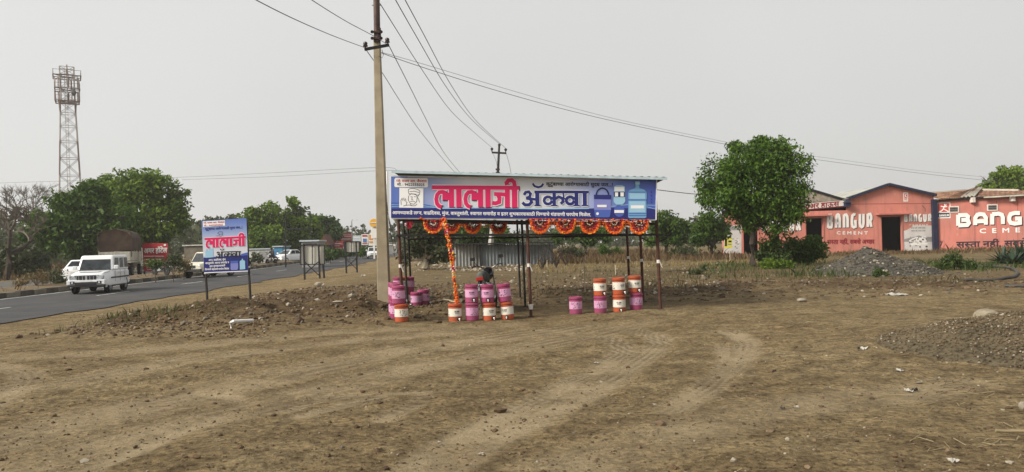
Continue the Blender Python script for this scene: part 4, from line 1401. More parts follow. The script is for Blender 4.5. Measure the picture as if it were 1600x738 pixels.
# ================================================================== WAREHOUSES
pinkw = mat('pink_limewash', (.54, .20, .152), .85, vary=.10, scale=.9, dirt=(.40, .16, .12), dscale=.35, damt=.55, bump=.15, bscale=12)
pinkw2 = mat('pink_limewash_faded', (.49, .172, .134), .85, vary=.12, scale=.8, dirt=(.36, .18, .15), dscale=.5, damt=.6, bump=.15, bscale=12)
for _pm in (pinkw, pinkw2):      # rain streaks and peeled patches on the limewash
    _nn, _ll = _pm.node_tree.nodes, _pm.node_tree.links
    _b = _nn['Principled BSDF']; _src = _b.inputs['Base Color'].links[0].from_socket
    _tc = _nn.new('ShaderNodeTexCoord'); _mp = _nn.new('ShaderNodeMapping'); _mp.inputs['Scale'].default_value = (2.2, 2.2, .28)
    _no = _nn.new('ShaderNodeTexNoise'); _no.inputs['Scale'].default_value = 1.3; _no.inputs['Detail'].default_value = 7; _no.inputs['Roughness'].default_value = .7
    _rp = _nn.new('ShaderNodeValToRGB'); _rp.color_ramp.elements[0].position = .5; _rp.color_ramp.elements[1].position = .72
    _rp.color_ramp.elements[0].color = (0, 0, 0, 1); _rp.color_ramp.elements[1].color = (.75, .75, .75, 1)
    _mx = _nn.new('ShaderNodeMixRGB'); _mx.inputs[2].default_value = (.27, .125, .10, 1)
    _ll.new(_tc.outputs['Object'], _mp.inputs['Vector']); _ll.new(_mp.outputs[0], _no.inputs['Vector']); _ll.new(_no.outputs['Fac'], _rp.inputs[0])
    _ll.new(_rp.outputs[0], _mx.inputs[0]); _ll.new(_src, _mx.inputs[1])
    _n2 = _nn.new('ShaderNodeTexNoise'); _n2.inputs['Scale'].default_value = 2.6; _n2.inputs['Detail'].default_value = 8; _n2.inputs['Roughness'].default_value = .72
    _r2 = _nn.new('ShaderNodeValToRGB'); _r2.color_ramp.elements[0].position = .64; _r2.color_ramp.elements[1].position = .70
    _r2.color_ramp.elements[0].color = (0, 0, 0, 1); _r2.color_ramp.elements[1].color = (.8, .8, .8, 1)
    _m2 = _nn.new('ShaderNodeMixRGB'); _m2.inputs[2].default_value = (.56, .40, .33, 1)
    _ll.new(_tc.outputs['Object'], _n2.inputs['Vector']); _ll.new(_n2.outputs['Fac'], _r2.inputs[0]); _ll.new(_r2.outputs[0], _m2.inputs[0])
    _ll.new(_mx.outputs[0], _m2.inputs[1]); _ll.new(_m2.outputs[0], _b.inputs['Base Color'])
rubble_wall = mat('old_rubble_wall', (.24, .20, .155), .95, vary=.45, scale=3, bump=.8, bscale=5, dirt=(.42, .38, .32), dscale=2.2, damt=.7)
blueband = mat('dark_blue_paint', (.018, .02, .045), .7, vary=.2, scale=2)
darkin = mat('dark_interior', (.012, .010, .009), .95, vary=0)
asb = mat('cement_sheet_roof', (.34, .34, .31), .9, vary=.2, scale=1.5, dirt=(.18, .17, .14), dscale=.8, damt=.7)
rustroof = mat('rusted_tin_roof', (.20, .09, .05), .85, .1, vary=.45, scale=1.2, dirt=(.36, .25, .15), dscale=.6, damt=.7)
paintW = mat('sign_paint_white', (.74, .72, .68), .8, vary=.05, dirt=(.6, .4, .36), dscale=2.5, damt=.35)
paintK = mat('sign_paint_black', (.035, .02, .025), .8, vary=0)
paintR = mat('sign_paint_maroon', (.22, .02, .03), .8, vary=.1)
paintWt = mat('sign_paint_band', (.66, .60, .54), .85, vary=.06, dirt=(.5, .33, .28), dscale=1.2, damt=.5)
yellowp = mat('yellow_poster', (.62, .58, .08), .7, vary=.05)
gpost = mat('poster_grey', (.26, .25, .24), .7, vary=.2, scale=3)
postbg = mat('poster_pale', (.58, .55, .52), .75, vary=.12, scale=1.2, dirt=(.38, .33, .3), dscale=.9, damt=.5)
redmark = mat('sign_paint_red_mark', (.42, .07, .06), .8, vary=.1)
WALLM = [pinkw, paintW, paintK, paintR, paintWt, yellowp, gpost, postbg, blueband, redmark]
W_, K_, M_, BAND, YEL, GPO, POB, BLB, RDM = 1, 2, 3, 4, 5, 6, 7, 8, 9
DW = 66.0
ware = empty('warehouse', at_y(1390, DW), 'pink painted warehouse with two dark doorways and a pointed middle gable', 'warehouse')
zb = -.25
def XW(px, d=DW): return P(px, 380, d).x
def ZW(px, py, d=DW): return P(px, py, d).z
front = []
def wall_piece(mb, poly, y0, y1, m=0):
    """a wall of polygon outline (x, z), front face at y0"""
    mb.prism(poly, y0, y1, m)
xL, xD0a, xD0b = XW(1130), XW(1160), XW(1187)
xD1a, xD1b, xD2a, xD2b, xR = XW(1258), XW(1288), XW(1376), XW(1411.5), XW(1461)
zc = ZW(1390, 318.5); zEave = ZW(1330, 318); zPk = ZW(1390, 290.5)
d1t, d2t, d0t = ZW(1272, 339.5), ZW(1393, 337), ZW(1172, 345)
xg0, xg1, xpk = XW(1326), xR, XW(1390)
mb = MB()
yF, yB = DW, DW + .35
zt0 = ZW(1200, 336)
wall_piece(mb, [(xL, zb), (xD0a, zb), (xD0a, zt0), (xL, zt0)], yF, yB)
wall_piece(mb, [(xD0a, d0t), (xD0b, d0t), (xD0b, zt0), (xD0a, zt0)], yF, yB)
wall_piece(mb, [(xD0b, zb), (xD1a, zb), (xD1a, zt0), (xD0b, zt0)], yF, yB)
zt1 = ZW(1270, 330)
wall_piece(mb, [(xD0b, zt0), (xD1a, zt0), (xD1a, zt1), (xD0b, zt1)], yF, yB)
wall_piece(mb, [(xD1a, d1t), (xD1b, d1t), (xD1b, zt1), (xD1a, zt1)], yF, yB)
wall_piece(mb, [(xD1b, zb), (xD2a, zb), (xD2a, zEave), (xg0, zEave), (xg0, zt1), (xD1b, zt1)], yF, yB)
wall_piece(mb, [(xD2a, d2t), (xD2b, d2t), (xD2b, zEave), (xD2a, zEave)], yF, yB)
wall_piece(mb, [(xD2b, zb), (xR, zb), (xR, zEave), (xD2b, zEave)], yF, yB)
zgR = ZW(1461, 307)
wall_piece(mb, [(xg0, zEave), (xR, zEave), (xR, zgR), (xpk, zPk), (xg0, ZW(1326, 311))], yF, yB)
PW = Plane((0, yF - .004, 0), (0, -1, 0))
# coping line, painted signs
PW.ribbon(mb, [(1328, 319.2), (1458, 318)], .7, M_, 1)
def block_word(PLN, mb, word, x0, y0, x1, y1, h, w, m, layer, shadow=None, gap=.22):
    L = {'B': [[(0, 0), (0, 1)], [(0, .04), (.75, .04), (.92, .18), (.88, .42), (.70, .48), (.3, .48)], [(.70, .48), (.95, .60), (1, .78), (.85, .96), (0, .96)]],
         'A': [[(0, 1), (0, .35), (.2, .06), (.5, .0), (.8, .06), (1, .35), (1, 1)], [(0, .66), (1, .66)]],
         'N': [[(0, 1), (0, .02)], [(0, .06), (.6, .03), (.9, .15), (1, .4), (1, 1)]],
         'G': [[(1, .05), (.5, .02), (.12, .12), (0, .4), (0, .68), (.14, .92), (.5, 1), (1, .95), (1, .55), (.55, .55)]],
         'U': [[(0, 0), (0, .7), (.15, .93), (.5, 1), (.85, .93), (1, .7), (1, 0)]],
         'R': [[(0, 1), (0, .0)], [(0, .05), (.7, .03), (.95, .2), (.92, .42), (.7, .53), (.2, .53)], [(.62, .53), (1, 1)]]}
    n = len(word)
    cell = (x1 - x0) / (n - gap)
    for i, ch in enumerate(word):
        a = x0 + cell * i
        wd = cell * (1 - gap) - w
        for s in L[ch]:
            pts = []
            for u, v in s:
                x = a + w / 2 + u * wd
                pts.append((x, y0 + (x - x0) * (y1 - y0) / (x1 - x0) - h + w * .4 + v * (h - w * .8)))
            if shadow is not None: PLN.ribbon(mb, [(x + w * .22, y + w * .24) for x, y in pts], w * 1.12, shadow, layer)
            PLN.ribbon(mb, pts, w, m, layer + 2)
block_word(PW, mb, 'BANGUR', 1292, 358, 1363.5, 356.4, 24, 4.1, W_, 1, K_)
PW.text(mb, 'C E M E N T', 1307, 366.4, 1356, 366.6, 4.6, W_, 1, .2)
PW.text(mb, 'सस्ता नहीं, सबसे अच्छा', 1292.5, 381.5, 1366, 381.0, 6.4, M_, 1, .45)
block_word(PW, mb, 'BANGUR', 1412.5, 347.5, 1455.5, 347, 13, 2.6, W_, 3, K_)
PW.rect(mb, 1412, 352.5, 1457, 393, POB, 1)
PW.text(mb, 'C E M E N T', 1420, 353.5, 1450, 353.0, 2.2, W_, 3, .1)
for y_, a_, b_ in ((357.5, 1423, 1446), (362, 1424, 1446)): PW.text(mb, 'सस्ता नहीं, सबसे अच्छा', a_, y_, b_, y_ - .2, 1.9, K_, 3)
g = random.Random(4)
PW.poly(mb, [(1412, 352.5), (1428, 352.5), (1418, 359), (1412, 361)], 0, 3)
PW.poly(mb, [(1412.5, 374), (1425, 371), (1436, 368), (1446, 372), (1457, 370), (1457, 378), (1412.5, 378)], GPO, 3)
for k in range(40):
    x, y = g.uniform(1420, 1449), g.uniform(369, 385)
    w_, h_ = g.uniform(.8, 4), g.uniform(.6, 2.4)
    PW.rect(mb, x, y, x + w_, y + h_, g.choice((K_, GPO, W_, W_, GPO)), 4 + k % 5)
PW.poly(mb, [(1420, 376), (1430, 370), (1446, 373), (1450, 382), (1424, 384)], W_, 3)
# name band over the first doorway
PW.poly(mb, [(1215, 331.0), (1317, 322), (1317, 313.5), (1215, 322)], BAND, 1)
PW.text(mb, 'ना वेअर हाऊस', 1244, 328, 1311, 322.0, 7.2, M_, 2, .45)
PW.ribbon(mb, [(1215, 332), (1318, 323.2)], .8, M_, 2)
# little square mark in the gable
PW.rect(mb, 1411.5, 301, 1418.8, 315, W_, 1); PW.rect(mb, 1412.6, 302.4, 1417.8, 310.6, RDM, 2)
PW.ribbon(mb, [(1413.5, 309), (1415, 306.5), (1414, 305), (1416.6, 303.4)], 1.0, W_, 3); PW.ribbon(mb, [(1415, 306.5), (1417, 309)], .9, W_, 3)
PW.rect(mb, 1412.6, 311.8, 1417.8, 313.2, RDM, 2)
PW.ribbon(mb, [(1440.5, 321.5), (1445.5, 326), (1445.5, 331)], .7, K_, 1)
# posters left of the tree and lettering glimpsed through it
PW.rect(mb, 1130.5, 352, 1158.5, 396, POB, 1)
PW.rect(mb, 1131.5, 371.5, 1144, 388, YEL, 2); PW.rect(mb, 1132.5, 373.5, 1136, 385, K_, 3); PW.rect(mb, 1138, 376, 1143, 379, K_, 3); PW.rect(mb, 1137, 381, 1143, 383, GPO, 3)
for k in range(18):
    x, y = g.uniform(1144, 1154), g.uniform(372, 388)
    PW.rect(mb, x, y, x + g.uniform(.8, 3), y + g.uniform(.6, 2), g.choice((K_, GPO, W_)), 2 + k % 4)
PW.rect(mb, 1131, 353, 1158, 360, GPO, 2)
block_word(PW, mb, 'BANGUR', 1190, 363, 1252, 361.5, 18, 3.6, W_, 1, K_)
PW.text(mb, 'सस्ता नहीं, सबसे अच्छा', 1190, 383.5, 1252, 382.5, 6, M_, 1, .4)
mb.build('wall', WALLM, ware)
# raised blue gable edge, lintels, door reveals
mb = MB()
yy = yF - .12
gp = [(xg0 - .05, yy, ZW(1326, 310.5)), (xpk, yy, zPk + .12), (xR + .1, yy, zgR + .1)]
for a, b_ in zip(gp[:-1], gp[1:]): mb.bar(a, b_, .5, .2)
mb.build('gable_edge', blueband, ware)
mb = MB()
for a_, b_, t_ in ((xD1a, xD1b, d1t), (xD2a, xD2b, d2t), (xD0a, xD0b, d0t)):
    mb.box(((a_ + b_) / 2 + .1, yF - .25, t_ + .13), (b_ - a_ + .9, .55, .12))
mb.build('lintel', pinkw2, ware)
for a_, b_, t_ in ((xD1a, xD1b, d1t), (xD2a, xD2b, d2t), (xD0a, xD0b, d0t)):
    mb = MB()
    for x_ in (a_ + .05, b_ - .05): mb.box((x_, yF + .1, (t_ + zb) / 2), (.1, .3, t_ - zb))
    mb.box(((a_ + b_) / 2, yF + .1, t_ - .05), (b_ - a_ - .2, .3, .1))
    mb.build('door_frame', pinkw2, ware)
# dark inside: floor, rear and side walls and ceiling so that the doorways open onto a real room
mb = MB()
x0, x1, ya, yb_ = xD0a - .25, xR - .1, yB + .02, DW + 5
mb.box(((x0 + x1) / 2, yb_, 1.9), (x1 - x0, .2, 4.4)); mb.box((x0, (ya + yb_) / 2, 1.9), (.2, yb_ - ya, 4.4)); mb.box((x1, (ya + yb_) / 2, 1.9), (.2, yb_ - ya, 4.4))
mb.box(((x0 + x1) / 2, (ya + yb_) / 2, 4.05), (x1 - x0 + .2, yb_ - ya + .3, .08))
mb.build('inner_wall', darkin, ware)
# roofs: two ridges running back from the front
def corr_roof(name, xa, xb, za, zb_, y0, y1, m, parent, amp=.04, pitch=.25):
    mb = MB(); n = int((y1 - y0) / (pitch / 4))
    n = min(n, 240)
    for k in range(n + 1):
        y = y0 + (y1 - y0) * k / n
        dz = amp * math.sin(k * math.pi / 2)
        mb.v += [(xa, y, za + dz), (xb, y, zb_ + dz)]
    for k in range(n): mb.f.append((2 * k, 2 * k + 1, 2 * k + 3, 2 * k + 2)); mb.m.append(0)
    return mb.build(name, m, parent)
corr_roof('roof', xg0 - .1, xpk, ZW(1326, 311) , zPk + .05, yF - .3, yF + 14, asb, ware)
corr_roof('roof', xpk, xR + .1, zPk + .05, zgR, yF - .3, yF + 14, asb, ware)
xp2, zp2 = XW(1268), ZW(1268, 297.5)
mb = MB()
mb.prism([(XW(1190), ZW(1190, 322)), (xg0, ZW(1326, 313)), (xg0, ZW(1326, 312.2)), (xp2, zp2), (XW(1190), ZW(1190, 318))], yF + .15, yF + .5)
mb.build('rear_gable', rubble_wall, ware)
corr_roof('roof', xp2, xg0, zp2 + .06, ZW(1326, 311), yF + .1, yF + 14, asb, ware)
corr_roof('roof', XW(1190), xp2, ZW(1190, 317), zp2 + .06, yF + .1, yF + 14, asb, ware)
mb = MB()
mb.bar((xp2, yF + .1, zp2 + .1), (xg0 - .4, yF + .1, ZW(1322, 311)), .12, .18); mb.build('roof_edge', frame_k, ware)
mb = MB()
mb.box((XW(1324), yF - .2, ZW(1324, 320.5)), (.45, .4, .35)); mb.frustum((-.3, .3, .3), 0, (-.02, .02, .02), .32)
k_ = len(mb.v) - 8
for i in range(k_, len(mb.v)): v_ = mb.v[i]; mb.v[i] = (v_[0] + XW(1324), v_[1] + yF - .2, v_[2] + ZW(1324, 317.3))
mb.build('finial', blueband, ware)
# right hand warehouse
d0_, d1_ = DW - .3, DW - 3.6
A = P(1463, 395, d0_); B = P(1640, 395, d1_)
wdir = Vector((B.x - A.x, B.y - A.y, 0)).normalized()
wn_ = Vector((wdir.y, -wdir.x, 0))
ware2 = empty('warehouse', (A + B) / 2, 'pink warehouse at the right edge with rusted tin roof and two small vents', 'warehouse')
ORG[ware2.name] = (A + B) / 2
PV = Plane(Vector((A.x, A.y, 0)) + wn_ * .004, wn_)
L_ = (Vector((B.x, B.y, 0)) - Vector((A.x, A.y, 0))).length
zA, zB = P(1463, 314.5, d0_).z, P(1640, 303.5, d1_).z
def wpt(s, z, out=0.): return Vector((A.x, A.y, 0)) + wdir * s + wn_ * out + Vector((0, 0, z))
mb = MB()
NX_ = 6
v = [wpt(0, zb), wpt(L_, zb), wpt(L_, zB), wpt(0, zA)]
v2 = [p - wn_ * .3 for p in v]
mb.add(v + v2, [(0, 1, 2, 3), (7, 6, 5, 4), (3, 2, 6, 7), (0, 3, 7, 4), (1, 5, 6, 2)])
PV.rect(mb, 1464.5, 317, 1485, 341.5, W_, 1, -.03); PV.rect(mb, 1465.8, 318.2, 1483.7, 332, RDM, 2, -.03); PV.rect(mb, 1465.8, 333, 1483.7, 340, BLB, 2, -.03)
for q_ in ([(1467, 331), (1471, 330), (1474, 326.5), (1475, 323), (1479, 320)], [(1470, 322.5), (1475, 323.5), (1480, 323)], [(1474, 326.5), (1478, 328.5), (1482, 331)]): PV.ribbon(mb, q_, 1.4, W_, 4)
mb.v[-1] = mb.v[-1]
PV.poly(mb, arc(1476, 320.2, 1.3, 0, 324, 9), W_, 4)
PV.text(mb, 'BANGUR', 1467, 338.6, 1483, 338.0, 3.2, W_, 4, .12)
block_word(PV, mb, 'BANGUR', 1494, 355.6, 1650, 349.6, 22, 6.2, W_, 1, K_, gap=.14)
PV.text(mb, 'C  E  M  E  N  T', 1530, 364.5, 1632, 362.0, 6.6, W_, 1, .3)
PV.text(mb, 'सस्ता नहीं, सबसे अच्छा', 1494.5, 387.0, 1650, 383.0, 8.8, K_, 1, .6)
PV.text(mb, '7', 1468.5, 384.5, 1473, 384.3, 6.4, K_, 1, .4)
PV.ribbon(mb, arc(1471, 381, 5.6, 0, 345, 14), .5, RDM, 1)
for x_ in (1523, 1557, 1590): PV.ribbon(mb, [(x_, 313), (x_ + .5, 392)], .5, M_, 1)
mb.build('wall', [pinkw2] + WALLM[1:], ware2)
for x0_, y0_, x1_, y1_ in ((1484, 324, 1496.5, 331), (1544, 321, 1557, 328)):
    mb = MB()
    c = PV.hit((x0_ + x1_) / 2, (y0_ + y1_) / 2, .02)
    rotm = Matrix((wdir, -wn_, Vector((0, 0, 1)))).transposed()
    wdt = (PV.hit(x1_, y0_) - PV.hit(x0_, y0_)).length; hg = (PV.hit(x0_, y0_) - PV.hit(x0_, y1_)).length
    mb.box(c, (wdt + .16, .07, hg + .16), 0, rotm); 
    vp = mb.build('vent', paintWt, ware2)
    mb = MB(); mb.box(c + wn_ * .03, (wdt, .04, hg), 0, rotm)
    for k in range(3): mb.box(c + wn_ * .055 + Vector((0, 0, (k - 1) * hg / 3)), (wdt, .02, .03), 1, rotm)
    mb.build('opening', [darkin, gpost], vp)
mb = MB(); mb.bar(wpt(-.05, zb, .14), wpt(-.05, zA + .15, .14), .42, .3); mb.build('corner_post', blueband, ware2)
mb = MB(); mb.bar(wpt(-.1, zA + .06, .12), wpt(L_, zB + .06, .12), .3, .16); mb.build('roof_edge', frame_k, ware2)
# roof sheets, the first one bent up and rusted
def roof_quad(pts, m, name, nn=60, amp=.035):
    p0, p1, p2_, p3 = pts     # p0-p1 eave, p3-p2 ridge
    mb = MB()
    up = (p1 - p0).cross(p3 - p0).normalized()
    if up.z < 0: up = -up
    for k in range(nn + 1):
        t = k / nn
        dz = up * amp * math.sin(k * math.pi / 2)
        mb.v += [tuple(p0.lerp(p1, t) + dz), tuple(p3.lerp(p2_, t) + dz)]
    for k in range(nn): mb.f.append((2 * k, 2 * k + 1, 2 * k + 3, 2 * k + 2)); mb.m.append(0)
    return mb.build(name, m, ware2)
tin_pale = mat('tin_roof_pale', (.46, .43, .36), .7, .1, vary=.2, scale=1.2, dirt=(.25, .14, .08), dscale=.7, damt=.7)
roof_quad([P(1464, 312.5, d0_ - .5), P(1505, 309.5, d0_ - 1.2), P(1530, 291, d0_ + 4.5), P(1508, 299, d0_ + 4)], rustroof, 'bent_roof_sheet')
roof_quad([P(1499, 309, d0_ - 1.1), P(1523, 306.5, d0_ - 1.5), P(1536, 292, d0_ + 4.6), P(1522, 293.5, d0_ + 4.4)], tin_pale, 'bent_roof_sheet', 16, .06)
roof_quad([P(1520, 309.5, d0_ - 1.4), P(1640, 303, d1_ - .5), P(1640, 297.5, d1_ + 5), P(1520, 297, d0_ + 4.5)], rustroof, 'roof')
roof_quad([P(1464, 310.5, d0_ - .4), P(1520, 309, d0_ - 1.0), P(1520, 297.2, d0_ + 4.5), P(1440, 302.5, d0_ + 4.5)], rustroof, 'roof')
mb = MB(); mb.bar(P(1514, 296.4, d0_ + 4.4), P(1592, 297.2, d1_ + 5.0), .3, .16); mb.bar(P(1440, 302.2, d0_ + 4.4), P(1514, 296.6, d0_ + 4.4), .2, .12); mb.build('roof_edge', tin_pale, ware2)
mb = MB(); mb.bar(P(1537, 308.6, d0_ - 1.9), P(1640, 302.8, d1_ - .7), .2, .12); mb.build('roof_edge', tin_pale, ware2)
for px, py in ((1519, 313), (1581, 311)):
    mb = MB(); mb.box(PV.hit(px, py, .25), (.28, .4, .42)); mb.build('bracket', paintWt, ware2, bevel=.02)

# ================================================================== VEHICLES
carwhite = mat('car_white_paint', (.72, .73, .74), .3, vary=.03, spec=.5, dirt=(.55, .53, .48), dscale=2, damt=.35)
carcream = mat('truck_cream_paint', (.60, .57, .47), .5, vary=.1, dirt=(.35, .30, .22), dscale=2, damt=.5)
cargrey = mat('car_black_plastic', (.03, .03, .032), .55, vary=.1)
carglass = mat('car_window_glass', (.012, .014, .016), .2, vary=.4, scale=3, spec=.2)
carglassp = mat('car_windscreen_glass', (.028, .034, .038), .15, vary=.7, scale=3.2, spec=.35)
alloy = mat('wheel_silver', (.42, .42, .43), .35, .6, vary=.1)
indic = mat('indicator_amber', (.6, .22, .03), .3, vary=0)
def hull(mb, st, m=0):
    """loft of stations (x, z_low, z_high, half width low, half width high)"""
    k0 = len(mb.v)
    for x, z0, z1, w0, w1 in st:
        zm = z0 + (z1 - z0) * .55
        wm = max(w0, w1) * 1.0
        c = min(.09, (z1 - z0) * .3)
        ring = [(-w0 + .05, z0), (-w0, z0 + c * .6), (-wm, zm), (-w1, z1 - c), (-w1 + c * 1.1, z1), (w1 - c * 1.1, z1), (w1, z1 - c), (wm, zm), (w0, z0 + c * .6), (w0 - .05, z0)]
        mb.v += [(x, y, z) for y, z in ring]
    n = 10
    for i in range(len(st) - 1):
        for j in range(n):
            mb.f.append((k0 + i * n + j, k0 + i * n + (j + 1) % n, k0 + (i + 1) * n + (j + 1) % n, k0 + (i + 1) * n + j)); mb.m.append(m)
    mb.f.append(tuple(k0 + j for j in range(n))); mb.m.append(m)
    mb.f.append(tuple(k0 + (len(st) - 1) * n + j for j in range(n))[::-1]); mb.m.append(m)
def car_wheel(root, x, y, r, w=.21):
    s = 1 if y > 0 else -1
    M_ = Matrix.Translation((x, y, r)) @ Matrix.Rotation(R(-90 * s), 4, 'X')
    mb = MB(); mb.lathe([(r * .6, -w / 2), (r * .93, -w / 2), (r, -w / 2 + .03), (r, w / 2 - .03), (r * .93, w / 2), (r * .66, w / 2), (r * .62, w / 2 - .03)], 24, 0, M_)
    wh = mb.build('wheel', tyrem, root, smooth=50, local=True)
    mb = MB()
    mb.lathe([(.03, w / 2 - .06), (r * .63, w / 2 - .06), (r * .65, w / 2 - .02), (r * .60, w / 2 - .015), (r * .57, w / 2 - .045)], 20, 0, M_)
    for k in range(6):
        a = k * math.pi / 3
        c = Vector((x, y + s * (w / 2 - .03), r))
        mb.bar(c + Vector((math.cos(a) * .03, 0, math.sin(a) * .03)), c + Vector((math.cos(a) * r * .6, 0, math.sin(a) * r * .6)), .035, .06, 0, Vector((0, 1, 0)))
    mb.build('rim', alloy, wh, local=True)
def vehicle(name, loc, rz, label, cat, spec, paint=carwhite, group='vehicles on the road'):
    """spec keys: st (body stations), cab (x0,x1,w / x0,x1,w at the roof, z0, z1), wheels, glass lists"""
    r = empty(name, loc, label, cat, group, rz)
    mb = MB(); hull(mb, spec['st'])
    # dark wheel arches are let into the sides as separate flares
    body = mb.build('body', paint, r, smooth=35, local=True)
    (a, b, w), z0, (c, d, w2), z1 = spec['cab']
    mb = MB()
    mb.frustum((a, b, w), z0 - .05, (c, d, w2), z1)
    cab = mb.build('cabin', paint, r, bevel=.08, local=True)
    # glass: quads proud of the cabin skin, corner points found by interpolation on each side
    def side(u, v, s):
        xa, xb = a + (c - a) * v, b + (d - b) * v
        return Vector((xa + (xb - xa) * u, s * (w + (w2 - w) * v + .012), z0 - .05 + (z1 - z0 + .05) * v))
    def end(u, v, front):
        x = (b + (d - b) * v + .014) if front else (a + (c - a) * v - .014)
        ww = w + (w2 - w) * v
        return Vector((x, -ww + 2 * ww * u, z0 - .05 + (z1 - z0 + .05) * v))
    def pane(nm, pts, m, n):
        mb = MB()
        mb.add(list(pts) + [p - n * .02 for p in pts], [(0, 1, 2, 3), (7, 6, 5, 4), (0, 4, 5, 1), (1, 5, 6, 2), (2, 6, 7, 3), (3, 7, 4, 0)])
        return mb.build(nm, m, cab, local=True)
    v0, v1 = .18, spec.get('svt', .86)
    for s in (-1, 1):
        for u0, u1 in spec['side']:
            pane('side_window', [side(u0, v0, s), side(u1, v0, s), side(u1 - .01 * (u1 > .85), v1, s), side(u0, v1, s)], carglass, Vector((0, s, 0)))
    pane('windscreen', [end(.06, .12, True), end(.94, .12, True), end(.92, spec.get('vt', .9), True), end(.08, spec.get('vt', .9), True)], carglassp, Vector((1, 0, 0)))
    if spec.get('rear', True): pane('rear_window', [end(.1, .3, False), end(.9, .3, False), end(.88, .86, False), end(.12, .86, False)], carglass, Vector((-1, 0, 0)))
    for x, y in spec['wheels']:
        rr = spec.get('r', .34)
        for s in (-1, 1):
            mb = MB()
            mb.tube([(x + (rr + .07) * math.cos(t), s * (y + .055), rr + (rr + .07) * math.sin(t)) for t in np.linspace(R(-8), R(188), 13)], .05, 6)
            mb.build('wheel_arch', spec.get('arch', cargrey), r, smooth=True, local=True)
            mb = MB(); mb.lathe([(rr + .05, -.02), (rr + .05, .015)], 20, 0, Matrix.Translation((x, s * (y + .045), rr)) @ Matrix.Rotation(R(-90 * s), 4, 'X'))
            mb.build('wheel_well', darkin, r, local=True)
            car_wheel(r, x, s * (y + .02), rr)
    for s in (-1, 1):
        mb = MB(); xb = b - .12; mb.box((xb, s * (w + .13), z0 + .12), (.12, .2, .19)); mb.build('mirror', spec.get('mirror', paint), r, bevel=.03, local=True)
    for nm, m, boxes in spec.get('extra', []):
        for bx in boxes:
            mb = MB(); mb.box(bx[0], bx[1]); mb.build(nm, m, r, bevel=min(.03, min(bx[1]) * .3), local=True)
    return r
# boxy white off-roader
suv = dict(st=[(-1.92, .42, 1.02, .72, .74), (-1.86, .34, 1.08, .80, .80), (-1.0, .32, 1.10, .84, .82), (.55, .32, 1.10, .84, .82), (.75, .32, 1.08, .84, .80), (1.62, .34, .99, .83, .76), (1.86, .38, .93, .82, .72), (1.93, .45, .86, .78, .68)],
           cab=((-1.88, .74, .80), 1.09, (-1.84, .36, .73), 1.80), side=[(.04, .27), (.34, .58), (.65, .92)], wheels=[(1.20, .70), (-1.25, .70)], r=.35, arch=carwhite, mirror=carwhite, vt=.74, svt=.82,
           extra=[('grille', cargrey, [((1.93, 0, .755), (.06, .86, .20))]), ('grille_bar', alloy, [((1.962, s * .16, .755), (.03, .022, .18)) for s in (-2, -1, 1, 2)] + [((1.965, 0, .755), (.03, .08, .19))]),
                  ('headlight', mat('headlamp_grey', (.30, .32, .34), .15, vary=.6, scale=9, spec=.6), [((1.90, s * .60, .77), (.10, .30, .20)) for s in (-1, 1)]),
                  ('bumper', carwhite, [((1.93, 0, .55), (.24, 1.66, .22)), ((-1.95, 0, .50), (.14, 1.6, .2))]),
                  ('air_intake', cargrey, [((2.045, 0, .50), (.03, .95, .13)), ((2.045, .58, .54), (.03, .2, .14)), ((2.045, -.58, .54), (.03, .2, .14))]),
                  ('skid_plate', cargrey, [((1.93, 0, .39), (.22, 1.62, .11))]), ('fog_lamp', lampw, [((2.06, s * .58, .54), (.02, .08, .08)) for s in (-1, 1)]),
                  ('number_plate', whitep, [((2.06, 0, .61), (.012, .46, .09))]),
                  ('side_moulding', cargrey, [((-.3, s * .848, .72), (2.9, .02, .07)) for s in (-1, 1)]), ('side_step', cargrey, [((-.02, s * .86, .34), (1.7, .14, .06)) for s in (-1, 1)]),
                  ('door_gap', cargrey, [((x, s * .842, .80), (.012, .012, .55)) for s in (-1, 1) for x in (.52, -.28, -1.05)]),
                  ('door_handle', carwhite, [((x, s * .855, .96), (.16, .03, .035)) for s in (-1, 1) for x in (-.12, -.9)]),
                  ('cowl', cargrey, [((.80, 0, 1.105), (.14, 1.45, .03))]), ('bonnet_gap', cargrey, [((1.90, 0, .872), (.08, 1.1, .02))] + [((1.3, s * .74, 1.0), (1.0, .015, .02)) for s in (-1, 1)]), ('bonnet_crease', carwhite, [((1.2, 0, 1.035), (.8, .9, .03))]), ('wiper', cargrey, [((.86, s * .3, 1.125), (.03, .5, .02)) for s in (-1, 1)])])
b = P(157, 458, 38.2); b = Vector((b.x, b.y, float(road_z(b.y))))
vehicle('off_roader', b, R(-79), 'boxy white off-roader driving toward us on the near lane', 'car', suv)
# small white saloons
sal = dict(st=[(-2.0, .42, .82, .66, .62), (-1.95, .30, .95, .76, .70), (-1.2, .26, 1.0, .80, .76), (.9, .26, .96, .80, .76), (1.6, .28, .86, .78, .70), (1.95, .34, .72, .70, .60)],
           cab=((-1.55, 1.0, .74), .97, (-.85, .25, .58), 1.47), side=[(.12, .48), (.52, .88)], wheels=[(1.25, .68), (-1.2, .68)], r=.30, arch=carwhite,
           extra=[('headlight', lampw, [((1.80, s * .55, .70), (.14, .22, .14)) for s in (-1, 1)]), ('tail_light', lampred, [((-1.95, s * .62, .80), (.1, .16, .22)) for s in (-1, 1)]),
                  ('bumper', carwhite, [((1.88, 0, .45), (.22, 1.5, .22)), ((-1.95, 0, .47), (.18, 1.52, .24))]), ('grille', cargrey, [((1.95, 0, .60), (.05, .7, .1)), ((2.0, 0, .40), (.03, .9, .1))]),
                  ('number_plate', whitep, [((-2.05, 0, .62), (.012, .46, .1)), ((2.0, 0, .5), (.012, .46, .09))])])
